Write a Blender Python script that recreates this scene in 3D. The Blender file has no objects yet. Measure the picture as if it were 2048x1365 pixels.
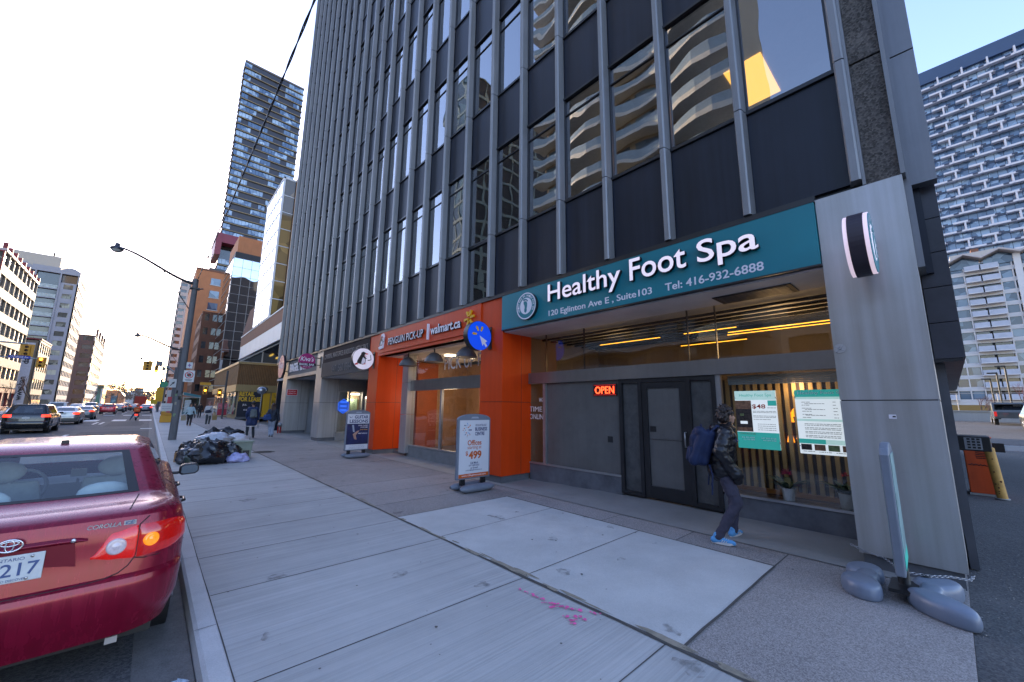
import bpy, bmesh, math, random
from mathutils import Vector, Matrix, noise
R = math.radians
SC = bpy.context.scene
COL = SC.collection
PI = math.pi

# ------------------------------------------------------------------ camera, sky, sun, exposure
cam_d = bpy.data.cameras.new('camera'); cam = bpy.data.objects.new('camera', cam_d); COL.objects.link(cam)
cam_d.sensor_width = 36.0; cam_d.lens = 13.794; cam_d.clip_start = 0.05; cam_d.clip_end = 6000
CAMP, CAMR, CAMY = R(9.566), R(-0.6255), R(42.171)
def cam_matrix():
    cp, sp, cr, sr, cy, sy = math.cos(CAMP), math.sin(CAMP), math.cos(CAMR), math.sin(CAMR), math.cos(CAMY), math.sin(CAMY)
    Rr = Matrix(((cr, -sr, 0), (sr, cr, 0), (0, 0, 1)))
    base = Matrix(((1, 0, 0), (0, 0, 1), (0, -1, 0)))
    Rx = Matrix(((1, 0, 0), (0, cp, -sp), (0, sp, cp)))
    Rz = Matrix(((cy, sy, 0), (-sy, cy, 0), (0, 0, 1)))
    M = Rz @ Rx @ base @ Rr
    M = M @ Matrix(((1, 0, 0), (0, -1, 0), (0, 0, -1)))
    return Matrix.Translation((0, 0, 1.70)) @ M.to_4x4()
cam.matrix_world = cam_matrix()
SC.camera = cam
SUN_EL, SUN_AZ = 13.0, 9.0            # azimuth measured from the street's direction (+Y) towards +X
W = bpy.data.worlds.new('World'); SC.world = W; W.use_nodes = True
nt = W.node_tree; nt.nodes.clear()
sky = nt.nodes.new('ShaderNodeTexSky'); sky.sky_type = 'NISHITA'; sky.sun_disc = False
sky.sun_elevation = R(SUN_EL); sky.sun_rotation = R(SUN_AZ); sky.air_density = 1.2; sky.dust_density = 0.7; sky.ozone_density = 2.0; sky.altitude = 100
bg = nt.nodes.new('ShaderNodeBackground'); bg.inputs['Strength'].default_value = 0.15
wo = nt.nodes.new('ShaderNodeOutputWorld')
cool = nt.nodes.new('ShaderNodeMix'); cool.data_type = 'RGBA'; cool.blend_type = 'MULTIPLY'; cool.inputs[0].default_value = 1.0; cool.inputs[7].default_value = (1.02, 0.92, 1.08, 1)   # the photo's cool white balance
nt.links.new(sky.outputs[0], cool.inputs[6]); nt.links.new(cool.outputs[2], bg.inputs[0]); nt.links.new(bg.outputs[0], wo.inputs[0])
sun_d = bpy.data.lights.new('sun', 'SUN'); sun_d.energy = 2.2; sun_d.angle = R(0.55); sun_d.color = (1.0, 0.80, 0.56)
sun = bpy.data.objects.new('sun', sun_d); COL.objects.link(sun)
sv = Vector((math.sin(R(SUN_AZ)) * math.cos(R(SUN_EL)), math.cos(R(SUN_AZ)) * math.cos(R(SUN_EL)), math.sin(R(SUN_EL))))
sun.rotation_euler = sv.to_track_quat('Z', 'Y').to_euler()
SC.view_settings.view_transform = 'Standard'; SC.view_settings.look = 'None'; SC.view_settings.gamma = 1.0
SC.view_settings.exposure = 2.25
SC.render.engine = 'CYCLES'
SC.cycles.max_bounces = 8; SC.cycles.transparent_max_bounces = 12; SC.cycles.caustics_reflective = False; SC.cycles.caustics_refractive = False
SC.cycles.use_denoising = True; SC.cycles.sample_clamp_indirect = 6.0

# ------------------------------------------------------------------ materials
def _nt(name):
    m = bpy.data.materials.new(name); m.use_nodes = True
    t = m.node_tree; b = t.nodes['Principled BSDF']
    return m, t, b
def N(t, kind, **kw):
    n = t.nodes.new(kind)
    for k, v in kw.items(): setattr(n, k, v)
    return n
def L(t, a, b): t.links.new(a, b)
MATS = {}
def mat(name, col, rough=0.6, metal=0.0, var=0.12, scale=3.0, bump=0.0, bscale=60.0, spec=0.5, coat=0.0, streak=0.0, emit=None, estr=0.0, fine=0.0):
    """procedural surface: noise in object space varies the colour, a finer noise drives bump; streak = vertical weathering"""
    if name in MATS: return MATS[name]
    m, t, b = _nt(name)
    b.inputs['Base Color'].default_value = (*col, 1); b.inputs['Roughness'].default_value = rough; b.inputs['Metallic'].default_value = metal
    b.inputs['Specular IOR Level'].default_value = spec; b.inputs['Coat Weight'].default_value = coat; b.inputs['Coat Roughness'].default_value = 0.04
    tc = N(t, 'ShaderNodeTexCoord')
    if var > 0:
        n = N(t, 'ShaderNodeTexNoise'); n.inputs['Scale'].default_value = scale; n.inputs['Detail'].default_value = 6; n.inputs['Roughness'].default_value = 0.65
        L(t, tc.outputs['Object'], n.inputs['Vector'])
        fac = n.outputs['Fac']
        if streak > 0:
            mp = N(t, 'ShaderNodeMapping'); mp.inputs['Scale'].default_value = (9, 9, 0.35); L(t, tc.outputs['Object'], mp.inputs['Vector'])
            n2 = N(t, 'ShaderNodeTexNoise'); n2.inputs['Scale'].default_value = 1.0; n2.inputs['Detail'].default_value = 5; L(t, mp.outputs[0], n2.inputs['Vector'])
            mx = N(t, 'ShaderNodeMix'); mx.inputs[0].default_value = streak; L(t, fac, mx.inputs[2]); L(t, n2.outputs['Fac'], mx.inputs[3]); fac = mx.outputs[0]
        if fine > 0:
            n3 = N(t, 'ShaderNodeTexNoise'); n3.inputs['Scale'].default_value = 110; n3.inputs['Detail'].default_value = 3; L(t, tc.outputs['Object'], n3.inputs['Vector'])
            mx = N(t, 'ShaderNodeMix'); mx.inputs[0].default_value = fine; L(t, fac, mx.inputs[2]); L(t, n3.outputs['Fac'], mx.inputs[3]); fac = mx.outputs[0]
        r = N(t, 'ShaderNodeValToRGB'); r.color_ramp.elements[0].position = 0.3; r.color_ramp.elements[1].position = 0.7
        r.color_ramp.elements[0].color = (*[max(0, c * (1 - var)) for c in col], 1); r.color_ramp.elements[1].color = (*[min(1, c * (1 + var)) for c in col], 1)
        L(t, fac, r.inputs[0]); L(t, r.outputs[0], b.inputs['Base Color'])
        rr = N(t, 'ShaderNodeMapRange'); rr.inputs[3].default_value = max(0.02, rough - 0.08); rr.inputs[4].default_value = min(1, rough + 0.08)
        L(t, fac, rr.inputs[0]); L(t, rr.outputs[0], b.inputs['Roughness'])
    if bump > 0:
        n = N(t, 'ShaderNodeTexNoise'); n.inputs['Scale'].default_value = bscale; n.inputs['Detail'].default_value = 4
        L(t, tc.outputs['Object'], n.inputs['Vector'])
        bp = N(t, 'ShaderNodeBump'); bp.inputs['Strength'].default_value = bump; bp.inputs['Distance'].default_value = 0.02
        L(t, n.outputs['Fac'], bp.inputs['Height']); L(t, bp.outputs[0], b.inputs['Normal'])
    if emit: b.inputs['Emission Color'].default_value = (*emit, 1); b.inputs['Emission Strength'].default_value = estr
    MATS[name] = m
    return m
def glass(name, tint=(0.25, 0.28, 0.3), lo=0.06, hi=1.0, wavy=0.02, wscale=0.7, rough=0.0, refl=(1, 1, 1)):
    """pane: tinted see-through mixed with a mirror by Fresnel; a slow bump makes the reflections wander as old panes do"""
    if name in MATS: return MATS[name]
    m, t, b = _nt(name); t.nodes.remove(b); out = t.nodes['Material Output']
    tr = N(t, 'ShaderNodeBsdfTransparent'); tr.inputs[0].default_value = (*tint, 1)
    gl = N(t, 'ShaderNodeBsdfGlossy'); gl.inputs['Roughness'].default_value = rough; gl.inputs['Color'].default_value = (*refl, 1)
    fr = N(t, 'ShaderNodeFresnel'); fr.inputs[0].default_value = 1.5
    mr = N(t, 'ShaderNodeMapRange'); mr.inputs[1].default_value = 0.04; mr.inputs[2].default_value = 1.0; mr.inputs[3].default_value = lo; mr.inputs[4].default_value = hi
    L(t, fr.outputs[0], mr.inputs[0])
    geo = N(t, 'ShaderNodeNewGeometry'); inv = N(t, 'ShaderNodeMath', operation='SUBTRACT'); inv.inputs[0].default_value = 1.0; L(t, geo.outputs['Backfacing'], inv.inputs[1])
    ff = N(t, 'ShaderNodeMath', operation='MULTIPLY'); L(t, mr.outputs[0], ff.inputs[0]); L(t, inv.outputs[0], ff.inputs[1])      # only the outer face of a pane mirrors
    mx = N(t, 'ShaderNodeMixShader'); L(t, ff.outputs[0], mx.inputs[0]); L(t, tr.outputs[0], mx.inputs[1]); L(t, gl.outputs[0], mx.inputs[2])
    if wavy:
        tc = N(t, 'ShaderNodeTexCoord'); n = N(t, 'ShaderNodeTexNoise'); n.inputs['Scale'].default_value = wscale; n.inputs['Detail'].default_value = 1
        L(t, tc.outputs['Object'], n.inputs['Vector'])
        bp = N(t, 'ShaderNodeBump'); bp.inputs['Strength'].default_value = 1.0; bp.inputs['Distance'].default_value = wavy; L(t, n.outputs['Fac'], bp.inputs['Height'])
        L(t, bp.outputs[0], gl.inputs['Normal'])
    L(t, mx.outputs[0], out.inputs['Surface'])
    MATS[name] = m
    return m
def emis(name, col, s):
    return mat(name, tuple(c * .5 for c in col), rough=.5, var=0, emit=col, estr=s)

# ------------------------------------------------------------------ mesh helpers
TMP = bpy.data.scenes.new('workshop'); TMPC = TMP.collection       # small scene in which curves and modifiers are turned into meshes
def to_mesh(ob):
    TMP.view_layers[0].update(); dg = TMP.view_layers[0].depsgraph; return bpy.data.meshes.new_from_object(ob.evaluated_get(dg))
class MB:
    """collects shapes, then links them as ONE mesh object"""
    def __init__(s): s.v = []; s.f = []; s.m = []; s.sm = []
    def add(s, vs, fs, mi=0, smooth=False):
        o = len(s.v); s.v += [tuple(v) for v in vs]
        for f in fs: s.f.append([i + o for i in f]); s.m.append(mi); s.sm.append(smooth)
        return s
    def box(s, x0, x1, y0, y1, z0, z1, mi=0, M=None):
        vs = [Vector((x, y, z)) for z in (z0, z1) for y in (y0, y1) for x in (x0, x1)]
        if M is not None: vs = [M @ v for v in vs]
        return s.add(vs, [(0, 2, 3, 1), (4, 5, 7, 6), (0, 1, 5, 4), (1, 3, 7, 5), (3, 2, 6, 7), (2, 0, 4, 6)], mi)
    def quad(s, a, b, c, d, mi=0): return s.add([a, b, c, d], [(0, 1, 2, 3)], mi)
    def tube(s, pts, r, n=8, mi=0, cap=True, smooth=True):
        pts = [Vector(p) for p in pts]; rs = r if isinstance(r, (list, tuple)) else [r] * len(pts)
        o = []; prev = None
        for i, p in enumerate(pts):
            d = (pts[min(i + 1, len(pts) - 1)] - pts[max(i - 1, 0)])
            d = d.normalized() if d.length > 1e-9 else Vector((0, 0, 1))
            if prev is None:
                u = d.orthogonal().normalized()
            else:
                u = (prev - d * prev.dot(d)); u = u.normalized() if u.length > 1e-6 else d.orthogonal().normalized()
            prev = u; w = d.cross(u)
            o.append([p + (u * math.cos(2 * PI * k / n) + w * math.sin(2 * PI * k / n)) * rs[i] for k in range(n)])
        vs = [v for ring in o for v in ring]; fs = []
        for i in range(len(pts) - 1):
            for k in range(n): fs.append((i * n + k, i * n + (k + 1) % n, (i + 1) * n + (k + 1) % n, (i + 1) * n + k))
        s.add(vs, fs, mi, smooth)
        if cap: s.add(o[0], [tuple(range(n - 1, -1, -1))], mi); s.add(o[-1], [tuple(range(n))], mi)
        return s
    def lathe(s, prof, c=(0, 0, 0), n=24, mi=0, M=None, smooth=True):
        """prof: (radius, height) pairs about Z"""
        vs = []; c = Vector(c)
        for r, z in prof:
            for k in range(n):
                v = Vector((max(r, 1e-4) * math.cos(2 * PI * k / n), max(r, 1e-4) * math.sin(2 * PI * k / n), z))
                vs.append((M @ v if M is not None else v) + c)
        fs = []
        for i in range(len(prof) - 1):
            for k in range(n): fs.append((i * n + k, i * n + (k + 1) % n, (i + 1) * n + (k + 1) % n, (i + 1) * n + k))
        s.add(vs, fs, mi, smooth)
        s.add(vs[:n], [tuple(range(n - 1, -1, -1))], mi); s.add(vs[-n:], [tuple(range(n))], mi)
        return s
    def prism(s, poly, a, b, axis='z', mi=0, M=None):
        """2-D polygon pushed from a to b along an axis; axis x takes (y,z), y takes (x,z), z takes (x,y)"""
        def P(p, h):
            v = Vector((h, p[0], p[1])) if axis == 'x' else Vector((p[0], h, p[1])) if axis == 'y' else Vector((p[0], p[1], h))
            return M @ v if M is not None else v
        n = len(poly); vs = [P(p, a) for p in poly] + [P(p, b) for p in poly]
        fs = [tuple(range(n - 1, -1, -1)), tuple(range(n, 2 * n))] + [(i, (i + 1) % n, n + (i + 1) % n, n + i) for i in range(n)]
        return s.add(vs, fs, mi)
    def sphere(s, c, r, nu=12, nv=8, mi=0, sc=(1, 1, 1)):
        c = Vector(c); vs = []; fs = []
        for j in range(nv + 1):
            th = PI * j / nv
            for i in range(nu):
                ph = 2 * PI * i / nu
                vs.append(c + Vector((math.sin(th) * math.cos(ph) * r * sc[0], math.sin(th) * math.sin(ph) * r * sc[1], math.cos(th) * r * sc[2])))
        for j in range(nv):
            for i in range(nu): fs.append((j * nu + i, (j + 1) * nu + i, (j + 1) * nu + (i + 1) % nu, j * nu + (i + 1) % nu))
        return s.add(vs, fs, mi, True)
    def capsule(s, a, b, ra, rb, n=12):
        a = Vector(a); b = Vector(b); d = (b - a); d = d.normalized() if d.length > 1e-6 else Vector((0, 0, 1))
        pts, rs = [], []
        for k in range(4, 0, -1): t = k / 4.001 * PI / 2; pts.append(a - d * ra * math.sin(t)); rs.append(ra * math.cos(t))
        pts.append(a); rs.append(ra); pts.append(b); rs.append(rb)
        for k in range(1, 5): t = k / 4.001 * PI / 2; pts.append(b + d * rb * math.sin(t)); rs.append(rb * math.cos(t))
        return s.tube(pts, rs, n)
    def grid(s, P, nu, nv, mi=0, smooth=True, wrap=False):
        """P(i,j) for i<nu, j<nv"""
        vs = [P(i, j) for i in range(nu) for j in range(nv)]; fs = []
        for i in range(nu if wrap else nu - 1):
            for j in range(nv - 1): fs.append((i * nv + j, ((i + 1) % nu) * nv + j, ((i + 1) % nu) * nv + j + 1, i * nv + j + 1))
        return s.add(vs, fs, mi, smooth)
    def build(s, name, m, parent=None, bevel=0.0, angle=None, fix=True, kind=None):
        me = bpy.data.meshes.new(name); me.from_pydata(s.v, [], s.f); ms = m if isinstance(m, (list, tuple)) else [m]
        for q in ms: me.materials.append(q)
        me.polygons.foreach_set('material_index', s.m); me.polygons.foreach_set('use_smooth', s.sm)
        if fix:
            bm = bmesh.new(); bm.from_mesh(me); bmesh.ops.recalc_face_normals(bm, faces=bm.faces); bm.to_mesh(me); bm.free()
        if angle is not None: me.set_sharp_from_angle(angle=R(angle))
        me.update(); o = bpy.data.objects.new(name, me); COL.objects.link(o)
        if parent is not None: o.parent = parent
        if bevel:
            b = o.modifiers.new('bevel', 'BEVEL'); b.width = bevel; b.segments = 2; b.limit_method = 'ANGLE'; b.angle_limit = R(40)
        if kind: o['kind'] = kind
        return o
def tag(o, label=None, cat=None, group=None, kind=None):
    if label: o['label'] = label
    if cat: o['category'] = cat
    if group: o['group'] = group
    if kind: o['kind'] = kind
    return o
def thing(name, label, cat, loc=(0, 0, 0), rz=0.0, group=None):
    o = bpy.data.objects.new(name, None); COL.objects.link(o); o.empty_display_size = .3
    o.location = loc; o.rotation_euler = (0, 0, rz)
    return tag(o, label, cat, group)
def dup(root, loc, rz=0.0, label=None, group=None):
    def cp(o, par):
        c = o.copy(); COL.objects.link(c)
        if par is not None: c.parent = par
        for ch in list(o.children): cp(ch, c)
        return c
    r = cp(root, None); r.location = loc; r.rotation_euler = (0, 0, rz)
    if label: r['label'] = label
    if group: r['group'] = group
    return r
def struct(name, mb, m, **kw): return mb.build(name, m, kind='structure', **kw)

def text(s, w, h, origin, face='street', depth=0.01, m=None, side=None, parent=None, name='lettering', bold=0.0, rot=0.0, center=False, shear=0.0, keep=False, M=None):
    """lettering as a solid: fits the words into w x h metres; origin = lower left corner (or centre); face 'street' looks to -X, 'near' to -Y"""
    cu = bpy.data.curves.new('t', 'FONT'); cu.body = s; cu.size = 1.0; cu.extrude = 0.02; cu.offset = bold; cu.shear = shear; cu.resolution_u = 4
    if '\n' in s: cu.align_x = 'CENTER'
    ob = bpy.data.objects.new('t', cu); TMPC.objects.link(ob)
    me = to_mesh(ob)
    bpy.data.objects.remove(ob); bpy.data.curves.remove(cu)
    vs = [v.co.copy() for v in me.vertices]
    x0, x1 = min(v.x for v in vs), max(v.x for v in vs); y0, y1 = min(v.y for v in vs), max(v.y for v in vs)
    sx = w / (x1 - x0); sy = h / (y1 - y0)
    if keep: sx = sy = min(sx, sy)
    if face == 'street': A = Matrix(((0, 0, -1), (-1, 0, 0), (0, 1, 0)))
    elif face == 'near': A = Matrix(((1, 0, 0), (0, 0, -1), (0, 1, 0)))
    elif face == 'far': A = Matrix(((-1, 0, 0), (0, 0, 1), (0, 1, 0)))
    elif face == 'up': A = Matrix.Identity(3)
    A = A @ Matrix.Rotation(rot, 3, 'Z')
    O = Vector(origin); cx = (x0 + x1) / 2 if center else x0; cyy = (y0 + y1) / 2 if center else y0
    for v, c in zip(me.vertices, vs):
        p = O + A @ Vector(((c.x - cx) * sx, (c.y - cyy) * sy, (c.z + 0.02) / 0.04 * depth)); v.co = M @ p if M is not None else p
    me.materials.append(m)
    if side:
        me.materials.append(side); nrm = A @ Vector((0, 0, 1)); me.update()
        for p in me.polygons:
            if abs(p.normal.dot(nrm)) < 0.7: p.material_index = 1
    me.update(); o = bpy.data.objects.new(name, me); me.name = name; COL.objects.link(o)
    if parent is not None: o.parent = parent
    return o
def many(items, name, m, parent, make, limit=100, **kw):
    """a repeated part: the first hundred as parts of their own, the rest as one part"""
    rest = MB()
    for k, it in enumerate(items):
        if k < limit:
            q = MB(); make(q, it); q.build(name, m, parent, **kw)
        else: make(rest, it)
    if rest.v: rest.build(name, m, parent, kind='stuff', **kw)
# ------------------------------------------------------------------ ground, road, pavement
def ground_mats():
    # broom-finished new concrete: fine lines running across the pavement
    m, t, b = _nt('new_concrete'); tc = N(t, 'ShaderNodeTexCoord')
    mp = N(t, 'ShaderNodeMapping'); mp.inputs['Scale'].default_value = (0.5, 55, 1); L(t, tc.outputs['Object'], mp.inputs['Vector'])
    n1 = N(t, 'ShaderNodeTexNoise'); n1.inputs['Scale'].default_value = 1.0; n1.inputs['Detail'].default_value = 5; L(t, mp.outputs[0], n1.inputs['Vector'])
    mp3 = N(t, 'ShaderNodeMapping'); mp3.inputs['Scale'].default_value = (0.25, 9, 1); L(t, tc.outputs['Object'], mp3.inputs['Vector'])
    n4 = N(t, 'ShaderNodeTexNoise'); n4.inputs['Scale'].default_value = 1.0; n4.inputs['Detail'].default_value = 3; L(t, mp3.outputs[0], n4.inputs['Vector'])
    n2 = N(t, 'ShaderNodeTexNoise'); n2.inputs['Scale'].default_value = 0.9; n2.inputs['Detail'].default_value = 8; n2.inputs['Roughness'].default_value = 0.7; L(t, tc.outputs['Object'], n2.inputs['Vector'])
    n3 = N(t, 'ShaderNodeTexNoise'); n3.inputs['Scale'].default_value = 160; n3.inputs['Detail'].default_value = 2; L(t, tc.outputs['Object'], n3.inputs['Vector'])
    a = N(t, 'ShaderNodeMath', operation='MULTIPLY_ADD'); a.inputs[1].default_value = 0.5; L(t, n1.outputs['Fac'], a.inputs[0])
    a4 = N(t, 'ShaderNodeMath', operation='MULTIPLY_ADD'); a4.inputs[1].default_value = 0.35; a4.inputs[2].default_value = -0.14; L(t, n4.outputs['Fac'], a4.inputs[0]); L(t, a4.outputs[0], a.inputs[2])
    c = N(t, 'ShaderNodeMath', operation='MULTIPLY_ADD'); c.inputs[1].default_value = 0.55; L(t, n2.outputs['Fac'], c.inputs[0]); L(t, a.outputs[0], c.inputs[2])
    d0 = N(t, 'ShaderNodeMath', operation='MULTIPLY_ADD'); d0.inputs[1].default_value = 0.16; L(t, n3.outputs['Fac'], d0.inputs[0]); L(t, c.outputs[0], d0.inputs[2])
    gi = N(t, 'ShaderNodeNewGeometry'); d = N(t, 'ShaderNodeMath', operation='MULTIPLY_ADD'); d.inputs[1].default_value = 0.16; L(t, gi.outputs['Random Per Island'], d.inputs[0]); L(t, d0.outputs[0], d.inputs[2])
    r = N(t, 'ShaderNodeValToRGB'); r.color_ramp.elements[0].position = .32; r.color_ramp.elements[1].position = .92
    r.color_ramp.elements[0].color = (.22, .22, .215, 1); r.color_ramp.elements[1].color = (.47, .465, .45, 1)
    L(t, d.outputs[0], r.inputs[0]); L(t, r.outputs[0], b.inputs['Base Color']); b.inputs['Roughness'].default_value = .85
    bp = N(t, 'ShaderNodeBump'); bp.inputs['Strength'].default_value = .5; bp.inputs['Distance'].default_value = .008; L(t, n1.outputs['Fac'], bp.inputs['Height']); L(t, bp.outputs[0], b.inputs['Normal'])
    MATS['new_concrete'] = m
    # aggregate: voronoi pebbles
    def aggregate(name, c0, c1, sc, bumpv=.4, stain=.5, big=.35):
        m, t, b = _nt(name); tc = N(t, 'ShaderNodeTexCoord')
        v = N(t, 'ShaderNodeTexVoronoi'); v.inputs['Scale'].default_value = sc; L(t, tc.outputs['Object'], v.inputs['Vector'])
        n = N(t, 'ShaderNodeTexNoise'); n.inputs['Scale'].default_value = big; n.inputs['Detail'].default_value = 9; n.inputs['Roughness'].default_value = .68; L(t, tc.outputs['Object'], n.inputs['Vector'])
        sp = N(t, 'ShaderNodeSeparateColor'); L(t, v.outputs['Color'], sp.inputs[0])
        mx = N(t, 'ShaderNodeMix'); mx.inputs[0].default_value = stain; L(t, sp.outputs[0], mx.inputs[2]); L(t, n.outputs['Fac'], mx.inputs[3])
        gi = N(t, 'ShaderNodeNewGeometry'); ad = N(t, 'ShaderNodeMath', operation='MULTIPLY_ADD'); ad.inputs[1].default_value = .12; L(t, gi.outputs['Random Per Island'], ad.inputs[0]); L(t, mx.outputs[0], ad.inputs[2])
        r = N(t, 'ShaderNodeValToRGB'); r.color_ramp.elements[0].position = .31; r.color_ramp.elements[1].position = .81
        r.color_ramp.elements[0].color = (*c0, 1); r.color_ramp.elements[1].color = (*c1, 1)
        L(t, ad.outputs[0], r.inputs[0]); L(t, r.outputs[0], b.inputs['Base Color']); b.inputs['Roughness'].default_value = .88
        bp = N(t, 'ShaderNodeBump'); bp.inputs['Strength'].default_value = bumpv; bp.inputs['Distance'].default_value = .006; L(t, v.outputs['Distance'], bp.inputs['Height']); L(t, bp.outputs[0], b.inputs['Normal'])
        MATS[name] = m
    aggregate('old_concrete', (.15, .135, .128), (.38, .345, .325), 130, .3, .55)
    aggregate('asphalt', (.042, .042, .044), (.14, .136, .135), 75, .7, .55, .5)
    aggregate('lot_asphalt', (.03, .03, .033), (.11, .108, .108), 70, .7, .6, .3)
    aggregate('exposed_aggregate', (.035, .03, .026), (.19, .165, .145), 46, 1.0, .62, 2.2)
ground_mats()
M_ = MATS
mat('patch_concrete', (.47, .47, .455), .85, var=.20, scale=1.3, bump=.25, bscale=90, fine=.4)
mat('kerb_concrete', (.52, .515, .51), .85, var=.22, scale=2.2, bump=.25, bscale=70, fine=.4)
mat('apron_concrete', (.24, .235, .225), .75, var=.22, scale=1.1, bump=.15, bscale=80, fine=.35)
mat('joint', (.07, .065, .06), .95, var=.3, scale=6)
mat('paint_white', (.62, .62, .6), .7, var=.25, scale=5, fine=.4)
struct('ground', MB().quad((-2500, -600, -.32), (2500, -600, -.32), (2500, 4000, -.32), (-2500, 4000, -.32)), mat('earth', (.16, .15, .14), .9))
struct('road', MB().box(-15.4, .44, -60, 900, -.30, -.13), M_['asphalt'])
q = MB().prism([(.44, -.30), (.59, -.30), (.59, -.001), (.575, .002), (.475, 0), (.452, -.02)], -40, 420, 'y'); struct('kerb', q, M_['kerb_concrete'])
struct('gutter_strip', MB().prism([(.12, -.1259), (.438, -.122), (.438, -.128), (.12, -.129)], -40, 420, 'y'), mat('gutter_grit', (.16, .15, .14), .9, var=.45, scale=7, fine=.5))
q = MB(); ys_ = [-40, -6, -3, -1.4, .1, 1.6, 3.1, 4.66, 5.8, 6.75, 7.9, 9.1, 10.4, 11.7, 13.0, 14.4, 15.9, 17.4] + [19 + 1.6 * i for i in range(30)] + [70 + 3 * i for i in range(30)] + [420]
for a_, b_ in zip(ys_[:-1], ys_[1:]): q.box(.59, 3.0, a_ + .002, b_ - .002, -.3, 0)
struct('sidewalk', q, M_['new_concrete'])
q = MB(); ys_ = [.08, 1.5, 2.62, 3.79, 5.93, 6.84, 7.8, 8.9, 10.4, 12.14, 13.6, 15.2, 16.8, 18.6, 20.6, 23, 26, 29, 33, 38, 44, 50, 420]
for a_, b_ in zip(ys_[:-1], ys_[1:]): q.box(3.0, 7.4, a_ + .002, b_ - .002, -.3, 0)
struct('old_sidewalk', q.box(3.0, 3.6, -40, .08, -.3, 0), M_['old_concrete'])
struct('concrete_patch', MB().box(3.03, 5.29, 1.50, 5.93, -.02, .004), M_['patch_concrete'])
# building apron: smooth concrete under the overhang, rising a little to the shop doors
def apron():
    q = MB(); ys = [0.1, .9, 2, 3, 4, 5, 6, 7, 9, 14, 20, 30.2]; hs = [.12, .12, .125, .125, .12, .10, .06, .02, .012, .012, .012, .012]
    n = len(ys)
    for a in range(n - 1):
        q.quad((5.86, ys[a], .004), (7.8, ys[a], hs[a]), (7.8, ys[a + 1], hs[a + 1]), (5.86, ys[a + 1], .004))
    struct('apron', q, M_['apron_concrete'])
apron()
# joints: shallow dark grooves
def joints():
    q = MB()
    def line(x0, x1, y0, y1, w, z):
        d = Vector((x1 - x0, y1 - y0, 0)).normalized(); p = Vector((-d.y, d.x, 0)) * w / 2
        k = max(1, int((Vector((x1 - x0, y1 - y0, 0))).length / .35)); rnd = random.Random(int(x0 * 77 + y0 * 31))
        pr = None
        for i in range(k + 1):
            c = Vector((x0 + (x1 - x0) * i / k, y0 + (y1 - y0) * i / k, z)) + p * rnd.uniform(-.5, .5); ww = rnd.uniform(.6, 1.3)
            cur = (c + p * ww, c - p * ww)
            if pr: q.quad(pr[0], pr[1], cur[1], cur[0])
            pr = cur
    for y in [1.6, 3.1, 4.66, 5.8, 6.75, 7.9, 9.1, 10.4, 11.7, 13.0, 14.4, 15.9, 17.4] + [19 + 1.6 * i for i in range(30)]: line(.60, 2.99, y, y, .011, .002)
    for y in [6.84, 7.8, 8.9, 10.4, 12.14, 13.6, 15.2, 16.8, 18.6, 20.6, 23, 26, 29, 33, 38, 44, 50]: line(3.02, 5.84, y, y, .014, .002)
    for y in (2.62, 3.79, 1.50): line(5.31, 5.84, y, y, .012, .002)
    line(3.05, 5.28, 3.12, 3.14, .010, .0065); line(3.05, 5.28, 4.72, 4.78, .009, .0065)
    line(5.30, 5.30, 1.5, 5.93, .02, .0065); line(3.04, 5.29, 5.935, 5.935, .016, .0065); line(3.04, 5.29, 1.495, 1.495, .022, .0065)
    line(3.012, 3.012, -5, 60, .034, .0075); line(5.855, 5.855, .1, 30, .014, .007); line(.592, .592, -5, 90, .008, .0025)
    for y in (2.9, 4.05, 5.9, 8.9, 12, 15): line(.45, .585, y, y, .006, .004)
    struct('sidewalk_joints', q, M_['joint'], fix=False)
    # seam stains: sandy filler along the pavement seam
    q = MB(); rnd = random.Random(4)
    for i in range(46):
        y = rnd.uniform(.8, 9); x = 3.03 + rnd.uniform(-.02, .06); a = rnd.uniform(.01, .03); b = rnd.uniform(.06, .22)
        q.add([(x + a * math.cos(k) * rnd.uniform(.6, 1.2), y + b * math.sin(k) * rnd.uniform(.6, 1.2), .0085 + i * .00003) for k in [j * PI / 5 for j in range(10)]], [tuple(range(10))])
    struct('seam_sand', q, mat('sand', (.27, .235, .18), .95, var=.3, scale=9), fix=False)
    q = MB()
    for i in range(150):     # gum spots and specks
        x, y = rnd.uniform(.7, 5.8), rnd.uniform(.8, 14); r = rnd.choice([.003, .004, .005, .007, .009, .014])
        q.add([(x + r * math.cos(k) * rnd.uniform(.7, 1.3), y + r * math.sin(k) * rnd.uniform(.7, 1.3), .0105 + i * .00002) for k in [j * PI / 4 for j in range(8)]], [tuple(range(8))])
    struct('gum_spots', q, mat('gum', (.10, .095, .09), .8, var=.4, scale=9), fix=False)
joints()
q = MB(); rnd = random.Random(77)
for i in range(70):      # spilt drinks and damp stains, irregular outlines
    x, y = rnd.uniform(.75, 5.7), rnd.uniform(.9, 20); r = rnd.uniform(.03, .12); st = rnd.uniform(.5, 1.8); ph = rnd.uniform(0, 6)
    q.add([(x + r * math.cos(k) * (1 + .35 * math.sin(3 * k + ph)), y + r * st * math.sin(k) * (1 + .3 * math.sin(2 * k + ph * 2)), .0088 + i * .00002) for k in [j * PI / 9 for j in range(18)]], [tuple(range(18))])
stm, stt, stb = _nt('stain_film'); o_ = stt.nodes['Material Output']; tr_ = N(stt, 'ShaderNodeBsdfTransparent'); mx_ = N(stt, 'ShaderNodeMixShader'); tc_ = N(stt, 'ShaderNodeTexCoord'); nn_ = N(stt, 'ShaderNodeTexNoise'); nn_.inputs['Scale'].default_value = 14; nn_.inputs['Detail'].default_value = 6; L(stt, tc_.outputs['Object'], nn_.inputs['Vector'])
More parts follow.
